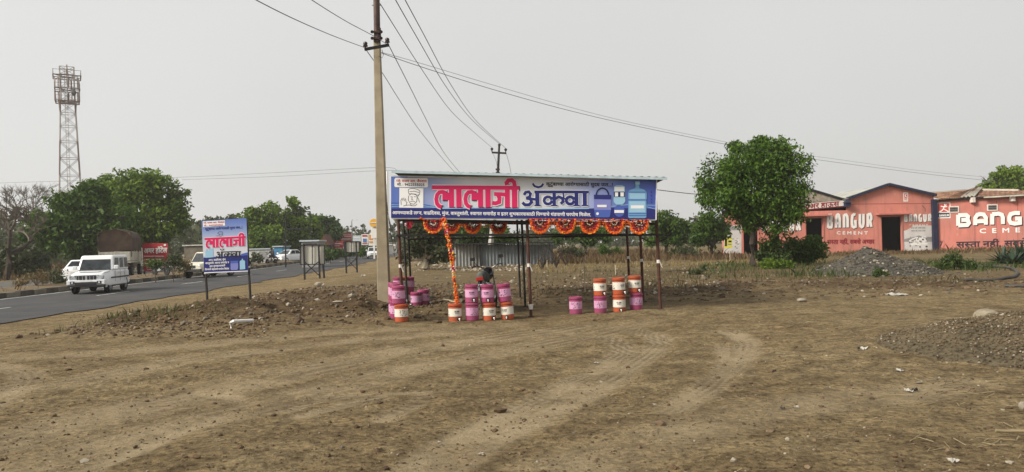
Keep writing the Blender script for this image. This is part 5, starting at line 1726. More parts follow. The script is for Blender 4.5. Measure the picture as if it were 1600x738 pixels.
b = P(136, 440, 48); vehicle('saloon_car', Vector((b.x, b.y, float(road_z(b.y)) + .02)), R(96), 'white saloon seen from behind, half hidden behind the off-roader', 'car', sal)
b = P(583, 404, 103); vehicle('saloon_car', Vector((b.x, b.y, float(road_z(b.y)))), R(-78), 'white saloon far along the road just left of the concrete pole', 'car', sal)
b = P(452, 411, 88); vehicle('hatchback_car', Vector((b.x, b.y, float(road_z(b.y)) + .05)), R(-116), 'white hatchback parked beyond the kerb beside the blue stall', 'car', sal)
# pickup behind the sign
pick = dict(st=[(-.2, .40, 1.0, .80, .80), (.8, .38, 1.04, .82, .80), (1.0, .38, 1.03, .82, .78), (1.75, .42, .95, .80, .72), (1.9, .48, .86, .76, .68)],
            cab=((-.2, .95, .78), 1.03, (-.15, .45, .66), 1.74), side=[(.3, .85)], wheels=[(1.2, .68), (-1.55, .68)], r=.36, rear=True, arch=cargrey,
            extra=[('headlight', lampw, [((1.84, s * .58, .78), (.1, .22, .18)) for s in (-1, 1)]), ('grille', cargrey, [((1.89, 0, .76), (.06, .72, .2))]), ('bumper', cargrey, [((1.92, 0, .52), (.2, 1.6, .2))]),
                   ('chassis', cargrey, [((-1.0, 0, .50), (2.6, .9, .16))]), ('cargo_bed', carcream, [((-1.4, 0, .72), (2.4, 1.7, .1)), ((-1.4, .84, .95), (2.4, .05, .44)), ((-1.4, -.84, .95), (2.4, .05, .44)), ((-2.58, 0, .95), (.05, 1.7, .44)), ((-.22, 0, 1.1), (.05, 1.7, .7))])])
b = P(326, 434.5, 54); vehicle('pickup_truck', Vector((b.x, b.y, float(road_z(b.y)))), R(-104), 'pale pickup driving behind the blue poster sign board', 'pickup', pick, carcream)
# covered lorry
tarp = mat('brown_tarpaulin', (.062, .038, .026), .85, vary=.3, scale=2, bump=.5, bscale=6, dirt=(.12, .09, .06), dscale=1.2)
planks = mat('lorry_painted_planks', (.52, .50, .42), .75, vary=.2, scale=3, dirt=(.25, .2, .14), dscale=2, damt=.6)
b = P(190, 437, 58.5); b = Vector((b.x, b.y, float(road_z(b.y))))
lor = empty('lorry', b, 'parked lorry with a brown tarpaulin cover over its load bed', 'lorry', 'vehicles on the road', R(107))
mb = MB(); mb.box((0, 0, .95), (4.6, .9, .22)); mb.build('chassis', cargrey, lor, local=True)
mb = MB()
mb.box((0, 0, 1.12), (4.6, 2.1, .12))
for s in (-1, 1):
    for k in range(4): mb.box((0, s * 1.04, 1.3 + .17 * k), (4.6, .06, .15))
    for x in (-2.2, -1.1, 0, 1.1, 2.2): mb.box((x, s * 1.08, 1.55), (.09, .06, .8))
for k in range(4): mb.box((-2.3, 0, 1.3 + .17 * k), (.06, 2.0, .15))
mb.build('load_bed', planks, lor, local=True)
mb = MB(); g = random.Random(5)
ring = [(-1.06, 1.9), (-1.05, 2.95), (-.85, 3.25), (-.4, 3.5), (0, 3.55), (.4, 3.5), (.85, 3.25), (1.05, 2.95), (1.06, 1.9)]
xs = np.linspace(-2.3, 2.3, 13)
for x in xs:
    for y, z in ring: mb.v.append((x + g.uniform(-.03, .03), y * (1 + g.uniform(-.03, .03)), z + (g.uniform(-.07, .05) if z > 2.5 else g.uniform(-.06, .12))))
n = len(ring)
for i in range(len(xs) - 1):
    for j in range(n - 1): mb.f.append((i * n + j, i * n + j + 1, (i + 1) * n + j + 1, (i + 1) * n + j)); mb.m.append(0)
mb.f.append(tuple(range(n))); mb.m.append(0); mb.f.append(tuple((len(xs) - 1) * n + j for j in range(n))[::-1]); mb.m.append(0)
mb.build('tarpaulin', tarp, lor, smooth=25, local=True)
mb = MB(); 
for a, c in (((-2.36, 1.1, 1.5), (-2.36, 1.1, 3.3)), ((-2.36, 1.1, 3.3), (-2.36, 0, 3.62)), ((-2.36, 0, 3.62), (-2.36, -1.1, 3.3)), ((-2.36, -1.1, 3.3), (-2.36, -1.1, 1.5))): mb.bar(a, c, .05, .05)
mb.build('hoop', tarp, lor, local=True)
mb = MB(); mb.box((3.1, 0, 1.45), (1.4, 2.0, 1.5), 0, None, .92); mb.build('cab', carcream, lor, bevel=.08, local=True)
for x, dbl in ((2.6, 0), (-1.4, 1)):
    for s in (-1, 1): car_wheel(lor, x, s * .86, .48, .34 if dbl else .24)
mb = MB(); mb.box((-2.36, 0, .85), (.06, 2.0, .14)); mb.build('rear_beam', cargrey, lor, local=True)
for s in (-1, 1):
    mb = MB(); mb.box((-2.4, s * .8, .86), (.03, .2, .1)); mb.build('tail_light', lampred, lor, local=True)

# ------------------------------------------------------------------ people on two wheelers
def skin_body(name, joints, edges, radii, m, parent, origin):
    me = bpy.data.meshes.new(name)
    me.from_pydata([tuple(Vector(j)) for j in joints], edges, [])
    o = bpy.data.objects.new(name, me)
    C.objects.link(o)
    sk = o.modifiers.new('skin', 'SKIN')
    me.skin_vertices[0].data[0].use_root = True
    for i, r_ in enumerate(radii): me.skin_vertices[0].data[i].radius = (r_, r_)
    ss = o.modifiers.new('sub', 'SUBSURF'); ss.levels = ss.render_levels = 2
    me.materials.append(m)
    if parent: o.parent = parent
    else: o.location = origin
    return o
skinm = mat('brown_skin', (.19, .095, .055), .6, vary=.05)
def rider(loc, rz, label, shirt, trousers):
    r = empty('person', loc, label, 'person', 'people riding two wheelers', rz)
    J = [(-.25, 0, .88), (-.2, 0, 1.1), (-.14, 0, 1.33), (-.12, 0, 1.42), (-.09, 0, 1.50), (-.08, 0, 1.58), (-.06, 0, 1.66),
         (-.13, .18, 1.34), (.08, .27, 1.14), (.28, .28, 1.08), (-.13, -.18, 1.34), (.08, -.27, 1.14), (.28, -.28, 1.08),
         (-.2, .1, .86), (.2, .17, .82), (.08, .18, .40), (.18, .18, .33), (-.2, -.1, .86), (.2, -.17, .82), (.08, -.18, .40), (.18, -.18, .33)]
    E_ = [(0, 1), (1, 2), (2, 3), (3, 4), (4, 5), (5, 6), (2, 7), (7, 8), (8, 9), (2, 10), (10, 11), (11, 12), (0, 13), (13, 14), (14, 15), (15, 16), (0, 17), (17, 18), (18, 19), (19, 20)]
    Rd = [.14, .14, .15, .06, .075, .10, .07, .06, .045, .04, .06, .045, .04, .09, .075, .05, .04, .09, .075, .05, .04]
    skin_body('body', J, E_, Rd, skinm, r, None)
    mb = MB(); mb.tube([(-.26, 0, .86), (-.2, 0, 1.1), (-.14, 0, 1.34), (-.12, 0, 1.41)], [.18, .19, .2, .08], 12)
    for s in (-1, 1): mb.tube([(-.13, s * .17, 1.34), (.02, s * .24, 1.19)], [.085, .07], 8)
    mb.build('shirt', shirt, r, smooth=True, local=True)
    mb = MB()
    for s in (-1, 1): mb.tube([(-.25, s * .08, .87), (.2, s * .17, .82), (.09, s * .18, .45)], [.12, .10, .075], 8)
    mb.build('trousers', trousers, r, smooth=True, local=True)
    mb = MB(); mb.blob((-.09, 0, 1.615), .112, random.Random(2), 0, .9, .03, 2); mb.build('hair', mat('black_hair', (.012, .01, .01), .7, vary=0), r, smooth=True, local=True)
    return r
shirtd = mat('dark_shirt', (.05, .06, .08), .85, vary=.15)
shirtl = mat('pale_shirt', (.45, .45, .47), .85, vary=.15)
trs = mat('dark_trousers', (.035, .035, .045), .85, vary=.15)
b = P(424, 413, 78); b = Vector((b.x, b.y, float(road_z(b.y)) + .12))
motorcycle(b, R(-110), 'dark motorcycle ridden past the kerb between the sign board and the white hatchback', 0)
rider(b, R(-110), 'person in a dark shirt riding a motorcycle by the kerb', shirtd, trs)
b = P(251, 424, 52); b = Vector((b.x, b.y, float(road_z(b.y)) + .25))
motorcycle(b, R(150), 'dark motorcycle parked in front of the red hotel hoarding', .1)

# ================================================================== TOWER
rustT = mat('tower_faded_red', (.17, .12, .10), .8, .1, vary=.3, scale=2)
whiteT = mat('tower_faded_white', (.32, .29, .265), .8, .1, vary=.2, scale=2)
antm = mat('antenna_grey', (.36, .32, .29), .7, vary=.15)
DT = 150
sT = DT / F_PX
tc = P(109, 400, DT)
tower = empty('telecom_tower', Vector((tc.x, DT, 0)), 'tall lattice telecom tower with antenna platforms rising behind the left trees', 'tower')
ORG[tower.name] = Vector((tc.x, DT, 0))
def tz(py): return P(107, py, DT).z
def tcx(py): return P(109.8 - (300 - py) * .029, py, DT).x
def hw(py): return (10 + (py - 160) * .033) * sT
levels = [405, 370, 335, 300, 275, 248, 222, 198, 178, 160, 140, 118, 106]
_ct, _st = math.cos(R(29.9)), math.sin(R(29.9))
corners = [(a_ * _ct - b_ * _st, a_ * _st + b_ * _ct) for a_, b_ in ((-1, -1), (1, -1), (1, 1), (-1, 1))]
def tcorner(py, i):
    w = hw(max(py, 150)) if py > 150 else hw(150)
    return Vector((tcx(py) + corners[i][0] * w, DT + corners[i][1] * w, tz(py) if py < 404 else 0))
for i in range(4):
    mb = MB()
    for k, (a, b_) in enumerate(zip(levels[:-1], levels[1:])): mb.bar(tcorner(a, i), tcorner(b_, i), .18, .18, (k // 2) % 2)
    mb.build('leg', [rustT, whiteT], tower)
mb = MB()
for k, (a, b_) in enumerate(zip(levels[:-1], levels[1:])):
    for i in range(4):
        j = (i + 1) % 4
        m_ = (k // 2) % 2
        mb.bar(tcorner(a, i), tcorner(b_, j), .075, .075, m_); mb.bar(tcorner(a, j), tcorner(b_, i), .075, .075, m_); mb.bar(tcorner(b_, i), tcorner(b_, j), .09, .09, m_)
mb.build('bracing', [rustT, whiteT], tower)
mb = MB()
for s in (-.25, .25): mb.bar((tcx(405) + s, DT - .4, 0), (tcx(106) + s, DT - .4, tz(106)), .07, .07)
for z_ in np.arange(1, tz(110), .6):
    t = z_ / tz(106); x_ = tcx(405) + (tcx(106) - tcx(405)) * t
    mb.bar((x_ - .25, DT - .4, z_), (x_ + .25, DT - .4, z_), .05, .05)
mb.build('ladder', whiteT, tower)
g = random.Random(9)
for py, w in ((160, 16.5), (141, 17.5), (121, 19.5)):
    c = Vector((tcx(py), DT, tz(py))); r_ = w * sT
    mb = MB()
    pts = [c + Vector((math.cos(a) * r_, math.sin(a) * r_, 0)) for a in np.linspace(math.pi / 4 + R(29.9), 2.25 * math.pi + R(29.9), 5)]
    pts = [c + (p - c) * 1.36 for p in pts]
    pts = [q_ for a_, b_ in zip(pts[:-1], pts[1:]) for q_ in (a_, a_.lerp(b_, .5))] + [pts[-1]]
    for p, q_ in zip(pts[:-1], pts[1:]):
        mb.bar(p, q_, .2, .16)
        mb.bar(p + Vector((0, 0, 1.0)), q_ + Vector((0, 0, 1.0)), .06, .06); mb.bar(p, p + Vector((0, 0, 1.05)), .08, .08)
    for p in pts[:-1]: mb.bar(p, c, .14, .1)
    mb.build('platform', rustT, tower)
for py in (151, 131):
    n_ = 7
    for k in range(n_):
        a = 2 * math.pi * k / n_ + py
        p = Vector((tcx(py) + math.cos(a) * 17 * sT, DT + math.sin(a) * 17 * sT, tz(py)))
        mb = MB(); mb.box(p, (.2, .2, 2.0)); mb.bar(p - Vector((0, 0, 1.3)), p + Vector((0, 0, 1.3)), .08, .08)
        mb.build('antenna', antm if g.random() > .3 else rustT, tower)
mb = MB(); mb.lathe([(.05, 0), (.5, .1), (.55, .2), (.1, .35)], 12, 0, Matrix.Translation((tcx(150) + 2.0, DT - 1.2, tz(148))) @ Matrix.Rotation(R(90), 4, 'X'))
mb.build('dish_antenna', cargrey, tower)
for i in range(4):
    a = tcorner(180, i); d_ = Vector((corners[i][0], corners[i][1], 0))
    mb = MB(); mb.bar(a, Vector((tcx(160), DT, tz(160))) + d_ * 12 * sT, .1, .1); mb.build('strut', rustT, tower)
mb = MB(); mb.tube([(tcx(118), DT, tz(118)), (tcx(104), DT, tz(101))], [.25, .12], 8); mb.build('mast', whiteT, tower)

# ================================================================== FAR ROADSIDE
def hoarding(corners_px, d, label, m, prints, legs=(), group='roadside hoardings', leg_r=.05):
    tl_, tr_, br_, bl_ = [P(x, y, d) for x, y in corners_px]
    n = (tr_ - tl_).cross(bl_ - tl_).normalized()
    if n.y > 0: n = -n
    cx_ = sum(c[0] for c in corners_px) / 4
    root = empty('hoarding', at_y(cx_, d), label, 'hoarding', group)
    mb = MB()
    mb.add([tl_, tr_, br_, bl_] + [p - n * .08 for p in (tl_, tr_, br_, bl_)], [(0, 3, 2, 1), (4, 5, 6, 7), (0, 1, 5, 4), (1, 2, 6, 5), (2, 3, 7, 6), (3, 0, 4, 7)])
    pl = Plane(tl_ + n * (.004 * d / 20), n)
    mats = [m]
    for fn in prints: fn(pl, mb, mats)
    mb.build('panel', mats, root)
    for px in legs:
        g_ = at_y(px, d + .15)
        mb = MB(); mb.bar(g_, P(px, (corners_px[0][1] + corners_px[3][1]) / 2, d + .15), leg_r * 2, leg_r * 2); mb.build('leg', frame_k, root)
    return root
def mi(mats, m):
    if m not in mats: mats.append(m)
    return mats.index(m)
hred = mat('hoarding_red', (.36, .022, .03), .6, vary=.1, scale=1)
hwhite = mat('hoarding_white', (.66, .64, .6), .6, vary=.05)
horange = mat('hoarding_orange', (.55, .24, .04), .6, vary=.1)
hgrey = mat('hoarding_grey', (.42, .46, .48), .6, vary=.1)
hblue = mat('hoarding_blue', (.08, .16, .34), .6, vary=.1)
def T(t, x0, y0, x1, y1, h, m, bold=0): return lambda pl, mb, mats: pl.text(mb, t, x0, y0, x1, y1, h, mi(mats, m), 6, bold)
def RC(x0, y0, x1, y1, m, sl=0): return lambda pl, mb, mats: pl.rect(mb, x0, y0, x1, y1, mi(mats, m), 5, sl)
lines = lambda x0, x1, ys_, m, seed: [RC(x0 + random.Random(seed + k).uniform(0, 3), y, x1 - random.Random(seed + 9 * k).uniform(0, 4), y + .8, m) for k, y in enumerate(ys_)]
hoarding([(223, 380), (262, 380.5), (263, 424), (225, 424)], 60, 'red hoarding with white lettering beside the parked lorry', hred,
         [T('अमर हॉटेल', 225, 396, 261, 394.6, 7.4, hwhite, .35), RC(225, 400, 256, 401, hwhite), RC(228, 405, 252, 406.2, hwhite), RC(256, 381.5, 259.5, 384.5, hwhite), RC(226, 410, 234, 412.5, hwhite), RC(238, 411, 244, 413, hwhite), RC(247, 411, 252, 414, hwhite), RC(253, 409.5, 257, 413, hwhite)] + lines(228, 258, [416, 418.5, 421], hwhite, 3), (225, 262))
hoarding([(516, 377.5), (536, 377), (536, 398), (517, 398)], 112, 'red hoarding with pale lettering low behind the smaller white sign frame', hred, lines(518, 535, [380, 381, 384, 387.5, 391, 394], hwhite, 5), (518, 535))
hoarding([(529, 365), (551, 364.4), (551, 377), (529, 377)], 128, 'higher red hoarding with pale lettering beside the street lamp', hred, lines(531, 550, [367, 369.5, 372.5, 374.5], hwhite, 7), (531, 549))
hoarding([(551.5, 368.5), (564, 368), (564, 377.5), (551.5, 378)], 124, 'grey white hoarding right of the street lamp', hgrey, [RC(552, 371, 563, 372, hwhite)], (553, 563))
hoarding([(564.5, 366.5), (575, 366), (575, 383), (565, 383)], 118, 'pale hoarding with red and blue pictures beyond the road', hwhite, [RC(566, 367.5, 574, 370, hred), RC(567, 373, 573, 379, hblue), RC(566, 380, 574, 381.5, hred)], (566, 574))
hoarding([(575.5, 366), (588, 365.5), (588, 384), (576, 384)], 115, 'orange and white hoarding nearest the concrete pole', hwhite, [RC(576.5, 367, 583, 375, horange), RC(577, 377, 586, 380, horange), RC(584, 368, 587, 374, hred)], (577, 587))
rs = empty('petrol_sign', at_y(584, 100), 'round yellow sign on a white box and post behind the concrete pole', 'sign')
c = P(584, 348.5, 100)
yel = mat('sign_yellow', (.62, .34, .05), .5, vary=.05)
mb = MB(); mb.lathe([(.50, -.1, 1), (.56, -.08, 1), (.56, .08, 1), (.5, .1, 1)], 28, 0, Matrix.Translation(c) @ Matrix.Rotation(R(90), 4, 'X'))
mb.build('disc', [yel, yel], rs); mb = MB(); mb.bar(c + Vector((-.4, -.13, .02)), c + Vector((.4, -.13, .04)), .04, .10); mb.build('disc_bar', hwhite, rs)
mb = MB(); mb.box(P(584.5, 364, 100.2), (.75, .3, 1.5)); mb.build('box', hwhite, rs, bevel=.04)
mb = MB(); mb.bar(at_y(584.5, 100.2), P(584.5, 372, 100.2), .2, .2); mb.build('post', hwhite, rs)
lamp = empty('street_lamp', at_y(550.5, 105), 'tall thin street lamp with one arm beyond the road', 'street lamp')
mb = MB(); mb.tube([at_y(551, 105), P(549.5, 346, 105)], [.1, .06], 8); mb.build('pole', mat('lamp_pole_grey', (.22, .22, .22), .6), lamp, smooth=True)
mb = MB(); mb.tube([P(549.5, 346, 105), P(550.5, 343.6, 105), P(554, 343.2, 105)], .05, 6); mb.build('arm', MATS['lamp_pole_grey'], lamp, smooth=True)
mb = MB(); mb.box(P(555, 343.3, 105), (.6, .25, .12)); mb.build('lamp_head', hwhite, lamp, bevel=.03)
b = at_y(213.5, 76); mb = MB(); mb.tube([b, P(211.5, 325, 76)], [.16, .11], 8)
tag(mb.build('concrete_post', conc, smooth=True), 'pale concrete post standing in front of the big left tree', 'post')
def shed(name, px0, px1, pyt, d, depth, label, mw, mr, slope=.0, roof_over=.15, parts=()):
    a, b_ = P(px0, pyt, d), P(px1, pyt, d)
    zt = (a.z + b_.z) / 2
    g0 = min(Hf(a.x, d), Hf(b_.x, d)) - .2
    root = empty(name, (a.x, d, g0 + .2), label, 'building')
    mb = MB(); mb.box(((a.x + b_.x) / 2, d + depth / 2, (g0 + zt) / 2), (b_.x - a.x, depth, zt - g0)); mb.build('wall', mw, root)
    mb = MB(); mb.box(((a.x + b_.x) / 2, d + depth / 2, zt + .06), (b_.x - a.x + roof_over * 2, depth + roof_over * 2, .13)); mb.build('roof', mr, root)
    for nm, p0, p1, t0, t1, m in parts:
        u, v_ = P(p0, t0, d), P(p1, t1, d)
        mb = MB(); mb.box(((u.x + v_.x) / 2, d - .015, (u.z + v_.z) / 2), (v_.x - u.x, .06, u.z - v_.z)); mb.build(nm, m, root)
    return root
blockwall = mat('weathered_block_wall', (.17, .145, .11), .95, vary=.3, scale=2, bump=.5, bscale=6)
shed('roadside_shed', 287.5, 345, 384, 84, 4, 'low grey block shed with a pale roof edge behind the pickup', blockwall, mat('pale_roof_edge', (.5, .48, .43), .8), parts=[('door', 318, 324, 390, 409, cargrey)])
shed('roadside_stall', 384, 427, 390, 92, 3, 'white walled roadside stall under the green trees', mat('stall_white_wall', (.5, .5, .47), .8, vary=.1), hgrey, parts=[('door', 394, 399, 394, 410, cargrey), ('shutter', 405, 418, 393.5, 405, gpost)])
shed('roadside_stall', 428, 441, 386, 91, 3, 'narrow blue roadside stall beside the white hatchback', mat('stall_blue_sheet', (.06, .22, .36), .6, vary=.15), hgrey, parts=[('door', 430, 434, 392, 409, hblue)])
shed('yellow_hut', 72, 99, 427, 66, 3, 'low yellow walled hut glimpsed under the left trees', mat('yellow_wall', (.42, .28, .06), .9, vary=.2), blockwall, parts=[('door', 80, 84, 431, 438, cargrey)])
shed('far_shop', 596, 606, 384, 150, 6, 'pale far shop just right of the concrete pole', hwhite, hgrey, parts=[('shutter', 598, 604, 386, 391, hgrey)])
shed('far_shop', 606.5, 620, 380, 175, 6, 'grey far shop between the concrete pole and the stall posts', mat('far_grey_wall', (.28, .27, .25), .9), conc, parts=[('awning', 607, 619, 382, 384.5, hwhite)])
shed('far_shop', 588, 597, 377, 190, 6, 'distant cream shop behind the white saloon', mat('far_cream_wall', (.42, .38, .3), .9), conc, parts=[('shutter', 590, 595, 381, 387, hblue)])
# brown ridge tent behind the white frames
a = at_y(505, 108)
tent = empty('canvas_hut', a, 'brown pointed canvas hut behind the larger white sign frame', 'hut')
mb = MB(); mb.prism([(P(495, 385, 108).x, P(495, 383, 108).z), (P(514, 385, 108).x, P(514, 383, 108).z), (P(505, 366, 108).x, P(505, 366, 108).z)], 108, 112); mb.build('roof', mat('brown_canvas', (.11, .045, .032), .9, vary=.3), tent)
mb = MB(); mb.prism([(P(496.5, 385, 108).x, 0), (P(512.5, 385, 108).x, 0), (P(512.5, 385, 108).x, P(505, 383, 108).z - .02), (P(496.5, 385, 108).x, P(505, 383, 108).z - .02)], 108.2, 111.8); mb.build('wall', tarp, tent)
# grey roof over the larger frame
shed('tin_kiosk', 471, 497, 377.5, 70, 2.5, 'grey tin kiosk with a tilted pale roof behind the larger white sign frame', gpost, hgrey, parts=[('counter', 473, 495, 381, 388, cargrey)])

# low metal sheet fence behind the stall
tinw = mat('tin_sheet_white', (.33, .335, .315), .7, .1, vary=.15, scale=2, dirt=(.16, .135, .105), dscale=1.2, damt=.85)
ting = mat('tin_sheet_grey', (.165, .185, .19), .7, .1, vary=.15, scale=2, dirt=(.1, .09, .08), dscale=1.2, damt=.6)
fe = empty('sheet_shed', at_y(785, 55), 'low shed of white and grey metal sheets behind the stall', 'shed')
for x0_, x1_, m, nm in ((708, 750, tinw, 'white_sheet_wall'), (751.5, 864, ting, 'grey_sheet_wall')):
    a, b_ = at_y(x0_, 55), at_y(x1_, 55.5)
    mb = MB(); n_ = int((b_ - a).length / .06)
    for k in range(n_ + 1):
        p = a.lerp(b_, k / n_)
        y = p.y + .035 * math.sin(k * math.pi / 2)
        for z_ in (p.z - .2, P(x0_ + (x1_ - x0_) * k / n_, 382.5, 55).z): mb.v.append((p.x, y, z_))
        for z_ in (p.z - .2, P(x0_ + (x1_ - x0_) * k / n_, 382.5, 55).z): mb.v.append((p.x, y + 2.6, z_))
    for k in range(n_):
        q_ = 4 * k
        mb.f += [(q_, q_ + 4, q_ + 5, q_ + 1), (q_ + 3, q_ + 7, q_ + 6, q_ + 2), (q_ + 1, q_ + 5, q_ + 7, q_ + 3)]; mb.m += [0, 0, 0]
    mb.build(nm, m, fe)
mb = MB(); mb.box(((P(706, 380, 55).x + P(866, 380, 55).x) / 2, 56.2, P(785, 381, 55).z + .02), (P(866, 380, 55).x - P(706, 380, 55).x, 3.4, .10), 0, Matrix.Rotation(R(.4), 3, 'Y')); mb.build('roof', frame_k, fe)
mb = MB(); mb.bar(at_y(750.5, 54.9), P(750, 381, 54.9), .14, .14); mb.build('post', frame_k, fe)
for px in (1, 2):
    pass
b = at_y(912.5, 22.5)
mb = MB(); mb.tube([b - Vector((0, 0, .1)), P(912, 402, 22.5)], [.016, .013], 6)
tag(mb.build('stake', mat('pale_wood', (.36, .31, .22), .9, vary=.2), smooth=True), 'thin pale wooden stake standing behind the single magenta jar', 'stake')
for k, (px, d, py) in enumerate(((854, 46, 403), (961, 34, 414), (1140, 50, 392))):
    b = at_y(px, d); mb = MB(); mb.tube([b, P(px + .5, py, d)], .03, 6)
    tag(mb.build('stake', MATS['pale_wood'], smooth=True), ('pale short stake by the right end of the sheet shed', 'short pale stake in the field between the right posts', 'short stake standing left of the poster wall')[k], 'stake')

# ================================================================== VEGETATION
def leaf_cloud(seed, lobes, n, size, asp=.42, clump=.13, per=60, droop=.5, shell=.55):
    """lobes: (x, y, z, r); leaves are small folded blades gathered in clumps; returns coords, quads, tints"""
    g = np.random.default_rng(seed)
    lob = np.array(lobes, float)
    wts = lob[:, 3] ** 2
    wts /= wts.sum()
    nc = max(3, n // per)
    li = g.choice(len(lob), nc, p=wts)
    dr = g.normal(size=(nc, 3)); dr /= np.linalg.norm(dr, axis=1)[:, None]
    rad = lob[li, 3] * (shell + (1.02 - shell) * g.random(nc) ** .7)
    cc = lob[li, :3] + dr * rad[:, None] * np.array([1, 1, .9])
    ci = g.integers(0, nc, n)
    cs = lob[li, 3][ci] * clump * g.uniform(.6, 1.5, nc)[ci] + size * .5
    p = cc[ci] + np.clip(g.normal(size=(n, 3)), -1.7, 1.7) * cs[:, None] * np.array([1, 1, .75])
    t = g.normal(size=(n, 3)) * .8 + dr[ci] * .7; t[:, 2] -= droop * .8
    t /= np.linalg.norm(t, axis=1)[:, None]
    s = np.cross(t, g.normal(size=(n, 3))); s /= np.linalg.norm(s, axis=1)[:, None] + 1e-9
    L = size * g.uniform(.6, 1.35, n)[:, None]
    Wd = L * asp * g.uniform(.8, 1.2, n)[:, None]
    nrm = np.cross(t, s)
    a = p - t * L * .5; b = p + s * Wd * .5 + nrm * Wd * .15; c = p + t * L * .5; d = p - s * Wd * .5 + nrm * Wd * .15
    co = np.stack([a, b, c, d], 1).reshape(-1, 3)
    q = np.arange(4 * n).reshape(-1, 4)
    tint = np.clip(g.uniform(.1, .9, nc)[ci] * .6 + g.random(n) * .4, 0, 1)
    return co, q, np.repeat(tint, 4)
def leaf_object(name, co, q, tint, m, parent=None):
    me = bpy.data.meshes.new(name)
    o_ = ORG.get(parent.name, Vector((0, 0, 0))) if parent is not None else Vector((0, 0, 0))
    fast_mesh(me, co - np.array(o_), q)
    a = me.attributes.new('tint', 'FLOAT', 'POINT')
    a.data.foreach_set('value', tint.astype(np.float32))
    me.materials.append(m)
    o = bpy.data.objects.new(name, me)
    C.objects.link(o)
    if parent is not None: o.parent = parent
    return o
neem = leaf_mat('neem_leaves', (.016, .050, .004), (.105, .190, .014))
deepg = leaf_mat('dense_leaves', (.016, .046, .005), (.092, .158, .016))
brightg = leaf_mat('bright_leaves', (.036, .080, .006), (.165, .24, .022))
greyg = leaf_mat('dusty_leaves', (.028, .040, .015), (.085, .098, .038))
dryl = leaf_mat('dry_leaves', (.12, .085, .035), (.22, .165, .075), .15)
weedm = leaf_mat('weed_leaves', (.024, .05, .01), (.085, .12, .028))
agavem = leaf_mat('agave_leaves', (.022, .046, .026), (.055, .085, .05), .05)
bark = mat('bark_brown', (.095, .07, .048), .95, vary=.35, scale=5, bump=.7, bscale=14)
barkdark = mat('bark_dark', (.045, .034, .025), .95, vary=.35, scale=5)
barkpale = mat('bark_pale', (.34, .29, .21), .95, vary=.3, scale=4, dirt=(.15, .12, .08), dscale=3)
def tree(name, label, base_px, d, lobes_px, n, leaf, m, trunk_r, seed, bk=bark, cat='tree', group=None, depth=.8, fork=.35, **kw):
    rng = random.Random(seed)
    b = at_y(base_px, d)
    root = empty(name, b, label, cat, group)
    lobes = []
    for i, (px, py, rp) in enumerate(lobes_px):
        r_ = rp * d / F_PX
        off = rng.uniform(-depth, depth) * r_ * .9
        p = P(px, py, d + off)
        lobes.append((p.x, p.y, p.z, r_))
    co, q, ti = leaf_cloud(seed, lobes, n, leaf, **kw)
    leaf_object('crown', co, q, ti, m, root)
    mb = MB()
    cx = sum(l[0] * l[3] for l in lobes) / sum(l[3] for l in lobes)
    zlow = min(l[2] - l[3] for l in lobes)
    zmid = sum(l[2] * l[3] for l in lobes) / sum(l[3] for l in lobes)
    f = Vector((b.x + (cx - b.x) * fork, b.y, b.z + (zmid - b.z) * (.55 if zlow - b.z > .8 else .4)))
    m1 = b.lerp(f, .5) + Vector((rng.uniform(-.1, .1), rng.uniform(-.1, .1), 0)) * trunk_r * 4
    mb.tube([b - Vector((0, 0, .15)), b + Vector((0, 0, .1)), m1, f], [trunk_r * 1.35, trunk_r * 1.1, trunk_r * .9, trunk_r * .8], 8)
    for l in lobes:
        tip = Vector(l[:3]) + Vector((rng.uniform(-.2, .2), rng.uniform(-.2, .2), rng.uniform(-.1, .3))) * l[3]
        mid_ = f.lerp(tip, .5) + Vector((rng.uniform(-.12, .12), rng.uniform(-.12, .12), rng.uniform(0, .12))) * (tip - f).length
        mb.tube([f, mid_, tip], [trunk_r * .55, trunk_r * .35, trunk_r * .12], 6)
        for _ in range(3):
            t2 = tip + Vector((rng.uniform(-1, 1), rng.uniform(-1, 1), rng.uniform(-.4, .9))) * l[3] * .8
            mb.tube([mid_.lerp(tip, rng.uniform(.2, .9)), t2], [trunk_r * .2, trunk_r * .05], 5)
    mb.build('trunk', bk, root, smooth=True)
    return root
# the round neem right of the stall
tree('neem_tree', 'round dark green neem tree standing alone in front of the pink warehouse', 1175, 39.5,
     [(1165, 258, 40), (1205, 250, 36), (1130, 275, 34), (1235, 265, 27), (1180, 300, 46), (1112, 300, 24), (1138, 310, 26), (1228, 305, 34), (1215, 338, 30), (1172, 338, 25), (1108, 312, 14), (1250, 292, 17), (1240, 335, 18), (1190, 228, 15), (1150, 232, 13), (1222, 360, 16), (1205, 375, 14), (1170, 235, 16), (1217, 232, 14), (1100, 285, 10), (1258, 250, 9)],
     27000, .20, neem, .17, 11, bk=barkdark, asp=.40, clump=.15, droop=.75, shell=.4)
